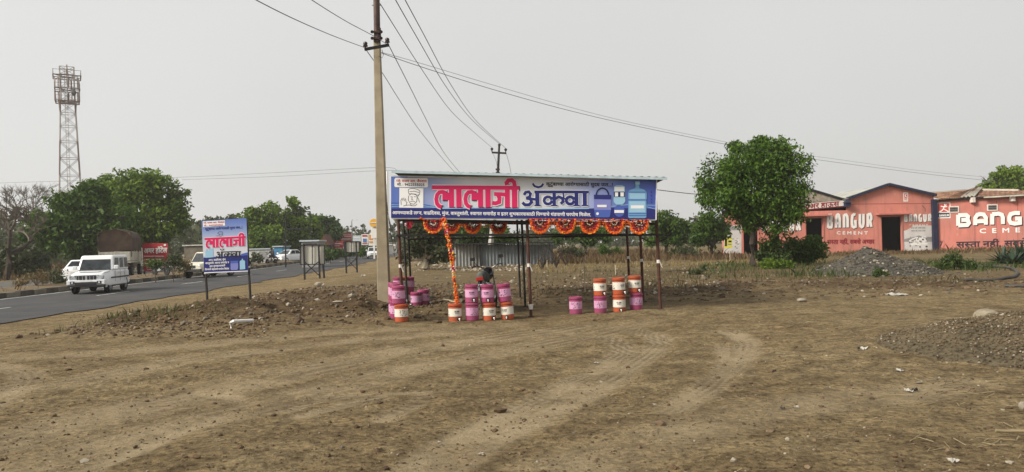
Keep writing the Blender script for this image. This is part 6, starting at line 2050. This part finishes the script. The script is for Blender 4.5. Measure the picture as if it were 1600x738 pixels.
# left trees
tree('broad_tree', 'large dark leafy tree at the far left behind the white cars', 113, 66,
     [(90, 345, 32), (125, 335, 36), (160, 345, 34), (70, 365, 24), (115, 375, 32), (160, 385, 28), (100, 318, 20), (140, 310, 24), (55, 350, 14), (185, 365, 24), (195, 335, 20), (175, 395, 16), (75, 385, 14), (47, 372, 9), (135, 395, 20)],
     16000, .40, deepg, .28, 21, bk=barkdark, asp=.5, clump=.14, shell=.45)
tree('broad_tree', 'tall bright topped tree behind the parked lorry and the red hotel hoarding', 225, 75,
     [(170, 300, 26), (200, 292, 26), (232, 290, 24), (258, 305, 26), (215, 325, 36), (255, 345, 30), (275, 325, 16), (180, 335, 28), (150, 295, 14), (225, 365, 24), (262, 372, 14), (240, 275, 9), (205, 272, 10), (280, 345, 11), (285, 300, 8), (245, 390, 12), (140, 300, 10)],
     17000, .40, brightg, .26, 22, bk=barkdark, asp=.5, clump=.14, shell=.45)
tree('roadside_tree', 'bright green bushy tree right behind the blue poster sign', 405, 96,
     [(400, 345, 18), (420, 340, 17), (388, 365, 15), (412, 370, 20), (430, 365, 13), (400, 328, 9), (425, 325, 8), (395, 390, 13), (420, 392, 12)], 6500, .5, brightg, .2, 23, bk=barkdark, asp=.5)
tree('roadside_tree', 'tall bright green tree inside the empty hoarding frame', 465, 100,
     [(465, 330, 13), (458, 345, 17), (478, 350, 15), (450, 365, 16), (470, 372, 18), (490, 365, 12), (462, 316, 8), (445, 345, 10), (450, 390, 14), (475, 395, 14), (492, 385, 10)], 7000, .52, brightg, .22, 24, bk=barkdark, asp=.5)
tree('roadside_tree', 'darker green tree right of the empty hoarding frame', 508, 125,
     [(500, 350, 12), (515, 352, 11), (525, 360, 9), (495, 370, 14), (512, 372, 13), (488, 345, 8), (531, 357, 5), (505, 384, 10)], 5000, .6, deepg, .2, 25, bk=barkdark, asp=.5)
tree('hazy_tree', 'pale hazy tree behind the low grey block shed', 305, 140,
     [(300, 362, 15), (318, 360, 14), (288, 372, 12), (310, 380, 17), (330, 352, 9), (345, 350, 9), (362, 346, 9), (378, 350, 9), (290, 390, 12)], 5500, .7, greyg, .22, 26, bk=barkdark, asp=.5)
tree('hazy_tree', 'hazy tree low behind the sign board, left of the bright bushy tree', 370, 150, [(352, 372, 12), (372, 368, 13), (340, 380, 11), (362, 386, 13)], 2600, .7, deepg, .2, 27, bk=barkdark, asp=.5)
# trees behind the stall and at the right
tree('bushy_tree', 'loose green tree with a pale trunk behind the left end of the stall', 663, 50,
     [(640, 372, 16), (655, 362, 14), (675, 365, 16), (692, 372, 14), (640, 395, 14), (690, 395, 14), (655, 350, 10), (702, 360, 9), (632, 410, 8), (675, 405, 8), (700, 405, 7), (665, 385, 13)], 5200, .24, greyg, .3, 31, bk=barkpale, asp=.5, cat='tree')
tree('bushy_tree', 'low dark green tree seen under the banner above the white metal sheets', 730, 64, [(715, 362, 14), (740, 360, 16), (765, 364, 12), (730, 375, 11), (790, 366, 12), (750, 375, 10), (805, 372, 9), (778, 376, 9)], 3600, .32, deepg, .16, 32, bk=barkdark)
tree('bushy_tree', 'dull tree in the dry field behind the third rosette of the right garland', 915, 72, [(905, 362, 15), (925, 360, 14), (890, 368, 12), (945, 368, 10), (918, 375, 10), (870, 372, 9)], 3000, .34, deepg, .14, 33, bk=barkdark)
tree('bushy_tree', 'green tree rising just beyond the right end of the banner', 1040, 70, [(1036, 340, 13), (1050, 350, 14), (1030, 360, 15), (1062, 362, 13), (1045, 372, 13), (1020, 372, 11), (1072, 355, 7), (1058, 376, 9)], 4600, .34, deepg, .16, 34, bk=barkdark)
tree('bushy_tree', 'pale hazy bush between the banner end and the round neem', 1082, 110, [(1078, 362, 10), (1090, 358, 9), (1074, 372, 9), (1088, 374, 9)], 1800, .5, greyg, .14, 35, bk=barkdark)
tree('bushy_tree', 'dark green tree close to the left of the poster wall', 1113, 62, [(1108, 345, 13), (1122, 350, 13), (1098, 362, 13), (1116, 368, 14), (1128, 368, 8), (1106, 378, 10), (1092, 374, 8), (1112, 332, 8)], 4600, .32, deepg, .16, 36, bk=barkdark)
tree('broad_tree', 'bright green tree rising behind the rusted roof at the right edge', 1568, 84, [(1560, 285, 17), (1582, 280, 18), (1542, 288, 11), (1600, 285, 16), (1565, 300, 18), (1590, 302, 16), (1536, 277, 5), (1572, 268, 8), (1615, 292, 15), (1550, 272, 6)], 6000, .42, brightg, .2, 37, bk=barkdark, asp=.5)
# shrubs in front of the warehouse
SH = 'bushes in front of the warehouse'
tree('bush', 'dark green bush right of the neem trunk in front of the first doorway', 1262, 41, [(1240, 388, 16), (1262, 380, 13), (1275, 390, 13), (1225, 398, 11), (1255, 400, 13), (1282, 380, 7)], 4200, .20, deepg, .05, 41, group=SH, cat='bush', asp=.45)
tree('bush', 'mid green bush directly right of the neem trunk', 1205, 40, [(1205, 395, 14), (1190, 400, 9), (1220, 402, 10), (1212, 385, 8)], 3000, .20, weedm, .04, 42, group=SH, cat='bush', asp=.45)
tree('bush', 'low pale green bush at the foot of the neem', 1212, 36.5, [(1205, 415, 9), (1220, 414, 10), (1192, 418, 6), (1232, 418, 7)], 2000, .16, brightg, .03, 43, group=SH, cat='bush', asp=.3)
tree('bush', 'low leafy weed bush between the gravel heap and the agave', 1490, 31, [(1480, 412, 9), (1500, 410, 9), (1465, 418, 7), (1515, 414, 7), (1490, 402, 6)], 2000, .14, weedm, .03, 44, group=SH, cat='bush', asp=.3)
tree('bush', 'tiny green tuft at the front foot of the far gravel heap', 1376, 27.5, [(1376, 424, 5), (1370, 427, 4), (1384, 427, 3.5)], 700, .10, weedm, .02, 45, group=SH, cat='bush', asp=.4)
tree('bush', 'sparse weedy bush in the dark soil behind the right posts', 1094, 33, [(1090, 425, 6), (1102, 422, 5), (1080, 428, 5)], 500, .14, greyg, .02, 46, group=SH, cat='bush', asp=.4)
# left scrub
SC_ = 'scrub beside the road'
tree('scrub_bush', 'grey green scrub at the far left edge under the bare tree', 28, 60, [(15, 405, 20), (40, 400, 18), (60, 412, 15), (25, 425, 13), (50, 430, 12), (0, 420, 16), (70, 400, 10)], 3200, .34, greyg, .06, 51, group=SC_, cat='bush', bk=barkdark)
for k, (px, d, lo, n, m, lab) in enumerate((
    (56, 40.5, [(52, 436, 10), (62, 428, 9), (45, 430, 8), (58, 444, 8), (68, 438, 7)], 420, dryl, 'dry leafless roadside shrub nearest the left edge of the road'),
    (86, 42, [(82, 430, 11), (92, 424, 9), (88, 442, 9), (76, 440, 8), (96, 436, 8)], 700, greyg, 'dry greenish roadside shrub just left of the white saloon'),
    (30, 46, [(25, 438, 8), (36, 436, 8), (30, 446, 6)], 300, dryl, 'small straw coloured shrub at the left kerb'),
    (270, 47, [(266, 412, 9), (276, 406, 8), (262, 420, 7), (280, 418, 7)], 800, greyg, 'grey green shrub on the median right of the red hotel hoarding'),
    (286, 50, [(284, 414, 8), (294, 410, 7), (280, 422, 6), (296, 420, 6)], 500, dryl, 'sparse dry shrub on the median in front of the block shed'),
    (242, 47, [(240, 410, 7), (248, 414, 7), (236, 418, 6)], 500, deepg, 'dark shrub on the median in front of the red hotel hoarding'),
    (890, 58, [(880, 394, 7), (895, 392, 8), (905, 396, 6)], 700, greyg, 'low grey green scrub in the dry field under the middle right rosette'),
    (955, 62, [(945, 390, 7), (962, 391, 7), (972, 394, 5)], 700, deepg, 'low dark scrub in the dry field left of the right posts'),
    (1065, 60, [(1055, 393, 7), (1072, 392, 8), (1085, 395, 6)], 700, greyg, 'low scrub in the dry field between the stall and the poster wall'),
    (395, 72, [(392, 408, 7), (402, 404, 6), (386, 412, 5)], 500, greyg, 'small shrub on the median right behind the blue sign'),
    (516, 84, [(510, 398, 6), (520, 397, 6), (530, 398, 5), (502, 402, 5)], 1300, deepg, 'dark low shrub on the median under the red hoardings'),
    (545, 96, [(540, 396, 5), (550, 395, 5), (558, 395, 4)], 1000, deepg, 'dark low shrub on the median behind the smaller white frame'),
    (566, 108, [(562, 394, 5), (571, 392, 5), (576, 393, 4)], 900, deepg, 'dark low shrub on the median left of the far white saloon'))):
    tree('scrub_bush', lab, px, d, lo, n, .16 * d / 45, m, .035, 60 + k, bk=bark, group=SC_, cat='bush', clump=.3, shell=.2, depth=.5)
def bare_tree(label, base_px, d, top, spread, seed, trunk_r, levels=5):
    rng = random.Random(seed)
    b = at_y(base_px, d)
    root = empty('bare_tree', b, label, 'tree', 'bare thorn trees at the left')
    trunk, twig = MB(), MB()
    def grow(p, dr, L, r, lv):
        q_ = p + dr * L
        mid_ = p.lerp(q_, .5) + Vector((rng.uniform(-1, 1), rng.uniform(-1, 1), rng.uniform(-.5, .5))) * L * .09
        (trunk if lv <= 1 else twig).tube([p, mid_, q_], [r, r * .85, r * .68], 6 if lv < 2 else 4, 0, False)
        if lv >= levels: return
        for _ in range(3 if lv < 3 else 4):
            nd = (dr + Vector((rng.uniform(-1, 1), rng.uniform(-1, 1), rng.uniform(-.45, .75))) * spread).normalized()
            grow(mid_.lerp(q_, rng.uniform(.3, 1)), nd, L * rng.uniform(.55, .82), r * .58, lv + 1)
    grow(b - Vector((0, 0, .1)), Vector((rng.uniform(-.1, .2), 0, 1)).normalized(), top, trunk_r, 0)
    trunk.build('trunk', barkdark, root, smooth=True)
    twig.build('twigs', mat('thorn_twigs', (.12, .10, .078), .95, vary=.2), root)
    return root
bare_tree('bare thorn tree with a dark trunk at the left edge of the photograph', 8, 58, 2.5, .95, 5, .26)
bare_tree('taller bare thorn tree rising over the left scrub beside the leafy tree', 66, 74, 3.6, .8, 8, .24, 6)
for k, (px, d, h_) in enumerate(((868, 47, .9), (884, 49, .8), (846, 44, .7))):
    rngk = random.Random(k); b = at_y(px, d)
    root = empty('thorn_shrub', b, ('leafless thorn shrub right of the sheet shed', 'leafless thin shrub standing in the dry grass behind the single jar', 'leafless twiggy shrub against the grey sheets')[k], 'shrub', 'leafless shrubs behind the stall')
    mb = MB()
    for _ in range(9):
        t = b + Vector((rngk.uniform(-.5, .5), rngk.uniform(-.3, .3), h_ * rngk.uniform(.7, 1.5)))
        m_ = b.lerp(t, .5) + Vector((rngk.uniform(-.15, .15), 0, .1))
        mb.tube([b, m_, t], [.03, .02, .008], 5)
        for _ in range(3): mb.tube([m_.lerp(t, rngk.random()), t + Vector((rngk.uniform(-.4, .4), rngk.uniform(-.3, .3), rngk.uniform(-.2, .3)))], [.012, .005], 4)
    mb.build('twigs', barkdark, root)
# dead thorn tree trunk twigs on the dry field, agave at the right edge
def agave(px, d, n, L, seed, label):
    rng = random.Random(seed); b = at_y(px, d)
    root = empty('agave_plant', b, label, 'plant', 'agave plants by the right warehouse')
    co, qd, ti = [], [], []
    for k in range(n):
        a = rng.uniform(0, 6.283); el = rng.uniform(.15, 1.35); ln = L * rng.uniform(.7, 1.1)
        h_ = Vector((math.cos(a), math.sin(a), 0)); sd_ = Vector((-math.sin(a), math.cos(a), 0))
        prev = None; w0 = .07 * L; K_ = 5; tin = rng.random()
        for j in range(K_ + 1):
            t = j / K_
            p = b + h_ * (ln * math.cos(el) * t) + Vector((0, 0, ln * math.sin(el) * t - .32 * ln * t * t * math.cos(el)))
            w = w0 * (1.0 if t < .4 else (1 - t) / .6) + .004
            k0 = len(co); co += [p - sd_ * w, p + Vector((0, 0, -w * .5)), p + sd_ * w]; ti += [tin] * 3
            if prev is not None: qd += [(prev, prev + 1, k0 + 1, k0), (prev + 1, prev + 2, k0 + 2, k0 + 1)]
            prev = k0
    leaf_object('leaves', np.array([tuple(p) for p in co]), np.array(qd), np.array(ti), agavem, root)
    mb = MB(); mb.tube([b - Vector((0, 0, .1)), b + Vector((0, 0, .22 * L))], [.12 * L, .08 * L], 8); mb.build('stem', bark, root)
for k, (px, d, n, L) in enumerate(((1566, 36, 60, 1.0), (1596, 36.5, 70, 1.3), (1582, 35, 50, .9), (1620, 36, 60, 1.2))):
    agave(px, d, n, L, 70 + k, ('agave clump at the left end of the row by the right warehouse', 'largest agave clump touching the right edge of the photograph', 'low agave clump in front of the largest one', 'agave clump partly outside the right edge')[k])
# ------------------------------------------------------------------ grass and weeds
def blades(seed, area, n, h0, h1, w, m, name, label, mask=None, lean=.35, cat='grass'):
    g = np.random.default_rng(seed)
    x = g.uniform(area[0], area[1], n); y = g.uniform(area[2], area[3], n)
    if mask is not None:
        k = mask(x, y) > g.random(n); x, y = x[k], y[k]
    n = len(x); z = H(x, y)
    a = g.uniform(0, 2 * np.pi, n); h = g.uniform(h0, h1, n) * np.clip(1 + 1.3 * fbm(x * .35, y * .35, 5), .25, 2.2)
    dx, dy = np.cos(a), np.sin(a); ww = w * g.uniform(.6, 1.4, n)
    lx, ly = g.normal(size=n) * lean * h, g.normal(size=n) * lean * h
    base = np.stack([x, y, z - .02], -1); s = np.stack([dx * ww, dy * ww, 0 * x], -1)
    mid_ = base + np.stack([lx * .4, ly * .4, h * .6], -1); tip = base + np.stack([lx, ly, h], -1)
    co = np.stack([base - s * .5, base + s * .5, mid_ + s * .35, tip, mid_ - s * .35], 1).reshape(-1, 3)
    q = np.arange(5 * n).reshape(-1, 5)
    ob = leaf_object(name, co, q, np.repeat(np.clip(g.random(n) * .5 + .5 * (fbm(x * .3, y * .3, 12) + .5), 0, 1), 5), m)
    tag(ob, label, cat, kind='stuff')
drygrass = leaf_mat('dry_grass_blades', (.075, .047, .022), (.17, .112, .052), .2)
strawgr = leaf_mat('straw_blades', (.14, .10, .035), (.30, .225, .08), .2)
blades(1, (4, 45, 56, 65), 12000, .08, .34, .06, drygrass, 'dry_grass', 'tall dry brown grass along the foot of the pink warehouses', lambda x, y: np.where((x > 17.5) & (y > 61.5), 1., .5))
blades(2, (0, 34, 52, 110), 20000, .15, .6, .09, drygrass, 'dry_grass', 'tall dry brown grass of the field behind the stall', lambda x, y: np.where(x > 17.5, (y < 58) * .06, 1.) * np.clip((x - (y - 50) * .04) * .4, 0, 1) * np.clip(.75 + 2.2 * fbm(x * .15, y * .15, 7), .03, 1))
blades(3, (1, 20, 40, 52), 3000, .06, .18, .05, strawgr, 'straw_grass', 'short yellow straw in strips across the field', lambda x, y: np.clip(2.2 * np.sin(y * 1.3 + 1.5 * fbm(x * .1, y * .1, 4)) + fbm(x * .3, y * .3, 6), 0, 1))
blades(4, (8, 22, 28, 44), 6000, .08, .3, .03, weedm, 'green_weeds', 'green weeds and grass around the neem and the gravel heap', lambda x, y: np.clip(2.5 * fbm(x * .35, y * .35, 17) + .25 + gauss(x, y, 12.6, 37, 2.5, 3) + gauss(x, y, 17.5, 31, 2, 2), 0, 1))
blades(5, (-12, -5.5, 15.5, 19), 2600, .05, .16, .02, leaf_mat('verge_weeds', (.05, .065, .018), (.13, .13, .045)), 'verge_weeds', 'thin green weeds along the edge of the dug soil', lambda x, y: gauss(x, y, -8.3, 17.2, 1.6, .55))
blades(6, (-60, -37, 40, 90), 9000, .3, .9, .09, drygrass, 'dry_grass', 'dry grass under the trees at the far left', lambda x, y: np.clip(.6 + fbm(x * .2, y * .2, 3), 0, 1))
blades(7, (-26.2, -23.3, 30, 110), 2600, .15, .45, .05, drygrass, 'dry_grass', 'dry grass tufts on the road median', lambda x, y: np.clip(.5 + fbm(x * .4, y * .3, 3), 0, 1))
blades(8, (0, 14, 22, 40), 5200, .06, .22, .03, leaf_mat('field_weeds', (.045, .045, .016), (.12, .10, .042)), 'field_weeds', 'dull low weeds over the dug soil behind the stall', lambda x, y: np.clip(.5 + 1.6 * fbm(x * .4, y * .4, 19), 0, 1))
# far wooded skyline
g = np.random.default_rng(77)
def skyline(seed, x0, x1, y0, y1, h0, h1, n, m, label):
    g = np.random.default_rng(seed); rngq = random.Random(seed)
    lob = []
    for _ in range(n):
        x, y = g.uniform(x0, x1), g.uniform(y0, y1); r_ = g.uniform(h0, h1) * .55
        lob.append((x, y, r_ * .9, r_))
    co, q, ti = leaf_cloud(seed, lob, n * 90, 1.3, asp=.6, per=12)
    tag(leaf_object('far_woods', co, q, ti, m), label, 'woods', kind='stuff')
skyline(1, -150, -30, 190, 260, 5, 9, 80, greyg, 'far hazy woods along the skyline left of the stall')
skyline(2, -30, 60, 170, 240, 4, 7.5, 70, greyg, 'far hazy woods along the skyline behind the stall')
skyline(3, 60, 200, 150, 240, 4, 7, 60, greyg, 'far hazy woods along the skyline behind the warehouses')
skyline(4, -110, -48, 95, 140, 4, 8, 40, greyg, 'woods behind the left trees')

# ================================================================== HEAPS, STONES, LITTER
gravm = mat('grey_gravel', (.092, .074, .047), .95, vary=.45, scale=14, spec=.05, bump=.9, bscale=30, dirt=(.17, .13, .08), dscale=1.2, damt=.6)
stone1 = mat('stone_grey', (.125, .105, .075), .95, vary=.3, scale=8)
stone2 = mat('stone_brown', (.15, .105, .065), .95, vary=.3, scale=8, spec=.1)
stone3 = mat('stone_pale', (.30, .26, .20), .9, vary=.2, scale=8)
clodm = mat('earth_clod', (.085, .055, .03), .95, vary=.35, scale=10)
def heap(px0, px1, pyt, pxt, d, depth, seed, label, nst=900, ssz=(.02, .06), gm=gravm):
    a, b_ = at_y(px0, d), at_y(px1, d)
    top = P(pxt, pyt, d)
    g = random.Random(seed)
    cx, hx = (a.x + b_.x) / 2, (b_.x - a.x) / 2
    tx = (top.x - cx) / hx
    hh = top.z - Hf(top.x, d)
    def hz(x, y):
        u, v = (x - cx) / hx, (y - d) / depth
        u2 = (u - tx) / (1 - tx) if u > tx else (u - tx) / (1 + tx)
        rr = math.sqrt(u2 * u2 + v * v)
        base = max(0, 1 - rr)
        return hh * (base ** .9) * (1.0 + .35 * float(fbm(x * 1.6 + seed, y * 1.6, 40 + seed, 3)) + .10 * float(fbm(x * 9, y * 9, 60 + seed, 3))) if base > 0 else -.06
    root = empty('gravel_heap', (cx, d, Hf(cx, d)), label, 'gravel heap', 'heaps of gravel')
    mb = MB(); N = 80
    for i in range(N + 1):
        for j in range(N + 1):
            x, y = cx + hx * 1.08 * (2 * i / N - 1), d + depth * 1.08 * (2 * j / N - 1)
            mb.v.append((x, y, Hf(x, y) + hz(x, y) - .01))
    for i in range(N):
        for j in range(N):
            q_ = i * (N + 1) + j
            mb.f.append((q_, q_ + N + 1, q_ + N + 2, q_ + 1)); mb.m.append(0)
    mb.build('mass', gm, root, smooth=True)
    mb = MB()
    for _ in range(nst):
        u, v = g.gauss(0, .5), g.uniform(-1.1, .8)
        x, y = cx + hx * u, d + depth * v
        h_ = hz(x, y)
        if h_ < -.05 and g.random() > .4: continue
        mb.blob((x, y, Hf(x, y) + max(0, h_)), g.uniform(*ssz), g, g.choice((0, 0, 0, 1)) if g.random() > .06 else 2, .8, .3)
    o = mb.build('stones', [gm, stone2 if gm is gravm else stone1, stone3], root); o['kind'] = 'stuff'
heap(1276, 1462, 390, 1358, 30.5, 2.6, 2, 'far grey gravel heap in front of the second warehouse doorway', 1900, (.02, .06), mat('dark_gravel', (.062, .056, .045), .95, vary=.5, scale=9, bump=.9, bscale=30, dirt=(.11, .09, .065), dscale=1.2, damt=.6))
heap(1388, 1800, 488, 1600, 10.1, 2.0, 5, 'near low gravel heap at the right edge of the lot', 9000, (.006, .017))
def rock(px, py, wpx, hpx, seed, label, m=stone1):
    b = G(px, py); d = b.y; g = random.Random(seed)
    mb = MB(); r_ = wpx / 2 * d / F_PX
    base = ICO[2]; k0 = len(mb.v)
    for p in base[0]:
        v_ = Vector(p); q_ = 1 + .22 * float(fbm(p[0] * 1.4 + seed, p[1] * 1.4 + p[2] * 1.9, seed, 3))
        mb.v.append((b.x + p[0] * r_ * q_, b.y + p[1] * r_ * .8 * q_, b.z + hpx * .42 * d / F_PX + p[2] * hpx / 2 * d / F_PX * q_))
    for f in base[1]: mb.f.append(tuple(i + k0 for i in f)); mb.m.append(0)
    return tag(mb.build('rock', m, smooth=25), label, 'rock', 'rocks on the lot')
rockm = mat('rock_pale_brown', (.24, .205, .145), .95, vary=.3, scale=10, bump=.8, bscale=25, dirt=(.12, .09, .06), dscale=6, damt=.5)
rock(1541, 503, 38, 22, 3, 'largest pale rock at the right above the near gravel heap', rockm)
rock(1597, 512, 26, 20, 4, 'pale rock cut by the right edge next to the largest rock', rockm)
rock(1253, 472, 16, 7, 5, 'flat pale rock on the dirt right of the stall', stone3)
rock(1598, 640, 12, 14, 6, 'small pale rock at the right edge in the foreground', stone3)
rock(1436, 600, 9, 5, 7, 'small stone left of the dry straw pile in the foreground', rockm)
rock(497, 448, 12, 8, 9, 'pale lump of rubble on the dug soil left of the concrete pole', stone3)
rock(528, 479, 18, 4, 10, 'flat pale slab on the dug soil left of the concrete pole', stone3)
def stones_stuff(name, label, n, pick_pt, sizes, mats, seed, wts=None):
    g = random.Random(seed); mb = MB()
    for _ in range(n):
        x, y = pick_pt(g)
        s = g.uniform(*sizes) * (1 if g.random() > .06 else 1.8)
        mb.blob((x, y, Hf(x, y) + s * .2), s, g, g.choices(range(len(mats)), wts)[0], .65, .35)
    tag(mb.build(name, mats), label, 'debris', kind='stuff')
def px_pt(x0, x1, y0, y1):
    def f(g):
        p = G(g.uniform(x0, x1), g.uniform(y0, y1)); return p.x, p.y
    return f
stones_stuff('clods', 'small earth clods and pebbles strewn over the lot', 3600, px_pt(-20, 1620, 500, 745), (.004, .013), [clodm, stone2, stone3, stone1], 1, (6, 3, .45, .6))
stones_stuff('clods', 'bigger dark clods lying on the lot', 150, px_pt(-20, 1620, 510, 735), (.014, .032), [clodm, stone2, stone3], 2, (6, 2, .6))
def mound_pt(g):
    while True:
        x, y = g.uniform(-11, -1.2), g.uniform(15, 30)
        if float(mound_mask(x, y)) > g.random() * .7: return x, y
stones_stuff('rubble', 'broken soil lumps and stones on the dug mound by the concrete pole', 2600, mound_pt, (.015, .06), [clodm, stone2, stone1, stone3], 3, (6, 3, 2, .35))
def belt_pt(g):
    while True:
        x, y = g.uniform(-1, 17), g.uniform(18.5, 31)
        if float(belt_mask(x, y)) + .12 > g.random() * .8: return x, y
stones_stuff('rubble', 'soil lumps and stones on the dug belt behind the stall', 2400, belt_pt, (.015, .055), [clodm, stone2, stone1, stone3], 4, (6, 3, 2, .5))
stones_stuff('rubble', 'pale broken rubble in front of the sheet shed', 420, px_pt(648, 830, 408, 424), (.04, .13), [stone3, stone1, stone2], 5, (4, 2, 2))
stones_stuff('rubble', 'scattered pale stones over the field behind the stall', 520, px_pt(640, 1130, 410, 462), (.02, .07), [stone3, stone2, stone1], 6, (2, 3, 2))
stones_stuff('rubble', 'loose stones in the left dug strip', 800, px_pt(110, 420, 490, 528), (.01, .035), [clodm, stone2, stone3], 7, (6, 3, .7))
# straw and twigs lying about
g = random.Random(12)
mb = MB()
def straw(n, f, L=(.04, .16)):
    for _ in range(n):
        x, y = f(g); a = g.uniform(-.7, .7) + (math.pi / 2 if g.random() < .25 else 0); l = g.uniform(*L)
        p = Vector((x, y, Hf(x, y) + .006)); q_ = Vector((x + math.cos(a) * l, y + math.sin(a) * l, Hf(x + math.cos(a) * l, y + math.sin(a) * l) + g.uniform(.004, .03)))
        mb.tube([p, q_], g.uniform(.0016, .0038), 4, 0 if g.random() > .35 else 1)
straw(160, px_pt(-10, 1610, 520, 740), (.02, .07)); straw(36, px_pt(1440, 1550, 596, 622), (.04, .2)); straw(90, px_pt(1320, 1480, 495, 535), (.04, .25)); straw(20, px_pt(1400, 1600, 480, 700), (.06, .25)); straw(22, px_pt(1420, 1560, 688, 708), (.04, .2)); straw(60, px_pt(1225, 1275, 503, 512), (.05, .2))
tag(mb.build('straw', [mat('straw_pale', (.25, .195, .11), .9, vary=.2), mat('straw_dark', (.10, .07, .04), .9, vary=.2)]), 'dry straw and broken twigs scattered over the lot', 'straw', kind='stuff')
# scraps of paper and plastic, each a crumpled sheet
paper = mat('scrap_white', (.36, .34, .295), .7, vary=.12, scale=12)
paperb = mat('scrap_dark', (.035, .03, .03), .7, vary=.1)
def scrap(px, py, w, h, seed, label, m=paper):
    b = G(px, py); g = random.Random(seed); s = b.y / F_PX; w, h = w * .75, h * .75
    mb = MB(); N = 5
    for i in range(N + 1):
        for j in range(N + 1):
            x, y = b.x + (i / N - .5) * w * s * 1.0 + g.uniform(-.1, .1) * w * s / N, b.y + (j / N - .5) * w * s * 1.1
            mb.v.append((x, y, Hf(x, y) + .006 + g.random() ** 1.5 * h * s * .9))
    for i in range(N):
        for j in range(N):
            q_ = i * (N + 1) + j; mb.f.append((q_, q_ + N + 1, q_ + N + 2, q_ + 1)); mb.m.append(0)
    tag(mb.build('litter_scrap', m), label, 'litter', 'scraps of litter on the ground')
for k, a in enumerate(((1489, 723, 18, 9, 'crumpled pale scrap at the bottom right of the lot', paper), (1351, 547, 14, 7, 'dark and white crumpled bag on the right of the lot', paper), (1343, 546, 9, 5, 'dark torn scrap beside the crumpled bag', paperb),
    (1420, 613, 14, 9, 'bent pale shard in front of the straw pile', paper), (1429, 612, 10, 9, 'dark scrap touching the bent pale shard', paperb), (1405, 581, 16, 6, 'flat white scrap by the edge of the near gravel heap', paper), (499, 447, 16, 6, 'white bag on the dug soil behind the bent white pipe', paper),
    (568, 432, 9, 5, 'white scrap on the verge near the smaller sign frame', paper), (931, 500, 16, 2.5, 'flat pale strip on the dirt in front of the jars', stone2), (1208, 581, 12, 4, 'dark scrap on the dirt below the neem', paperb), (1245, 638, 7, 5, 'small white scrap in the middle right foreground', paper), (1223, 640, 9, 5, 'small dark scrap left of the white one in the right foreground', paperb),
    (1400, 461, 34, 5, 'long pale scrap lying on the dirt left of the largest rock', paper), (751, 712, 12, 5, 'small pale scrap at the bottom middle of the lot', stone3), (932, 568, 10, 3, 'small white scrap on the tyre track in front of the jars', paper), (1122, 414, 6, 6, 'white scrap in the field left of the neem', paper), (1150, 403, 1.5, 1.5, 'tiny white scrap before the poster wall', paper))):
    scrap(*a[:4], 30 + k, a[4], a[5])
# bent white pipe, hose loop, grey steel pieces
mb = MB()
mb.tube([G(361, 513) + Vector((0, 0, -.05)), P(361, 504, G(361, 513).y), P(364, 502.5, G(361, 513).y), P(395, 501, G(361, 513).y + .4)], .035, 10)
tag(mb.build('bent_pipe', white_trim, smooth=True), 'bent white plastic pipe sticking out of the dug soil', 'pipe')
hosem = mat('hose_black', (.045, .042, .038), .6, vary=.2)
def ground_tube(pts, r, name, label, cat, m):
    q = [G(*p) for p in pts]; mb = MB(); out = []
    for i in range(len(q) - 1):
        p0, p1, p2_, p3 = q[max(i - 1, 0)], q[i], q[i + 1], q[min(i + 2, len(q) - 1)]
        for k in range(6):
            t = k / 6
            v_ = .5 * ((2 * p1) + (p2_ - p0) * t + (2 * p0 - 5 * p1 + 4 * p2_ - p3) * t * t + (3 * p1 - p0 - 3 * p2_ + p3) * t ** 3)
            out.append(Vector((v_.x, v_.y, Hf(v_.x, v_.y) + r * .9)))
    mb.tube(out, r, 8)
    tag(mb.build(name, m, smooth=True), label, cat)
ground_tube([(1290, 416), (1277, 420), (1275, 425), (1285, 427.5), (1330, 428), (1380, 428), (1440, 431)], .045, 'hose', 'black hose curling round the left foot of the far gravel heap', 'hose', hosem)
ground_tube([(1515, 418), (1545, 418), (1575, 420), (1589, 427), (1582, 435), (1555, 440), (1520, 440), (1500, 441)], .05, 'hose', 'thick black hose loop on the ground before the agaves', 'hose', hosem)
ground_tube([(1570, 449), (1600, 449.5), (1640, 450)], .04, 'hose', 'short black hose end at the right edge below the loop', 'hose', hosem)
ground_tube([(1556, 675), (1580, 676), (1640, 677)], .012, 'cane', 'pale cane lying at the right edge of the foreground', 'stick', mat('cane_pale', (.24, .19, .11), .8, vary=.15))
ground_tube([(1374, 617), (1400, 618), (1428, 619)], .006, 'cane', 'thin pale cane lying before the bent pale shard', 'stick', MATS['cane_pale'])
ground_tube([(1435, 552), (1452, 546), (1466, 541)], .014, 'cane', 'pale stick lying on the slope of the near gravel heap', 'stick', MATS['cane_pale'])
ground_tube([(686, 472), (700, 470), (716, 474)], .02, 'stick', 'pale broken sticks lying in the shade of the stall', 'stick', MATS['pale_wood'])
ground_tube([(1040, 425), (1090, 423), (1135, 424)], .03, 'pole_on_ground', 'thin pole lying across the field right of the stall', 'pole', bark)
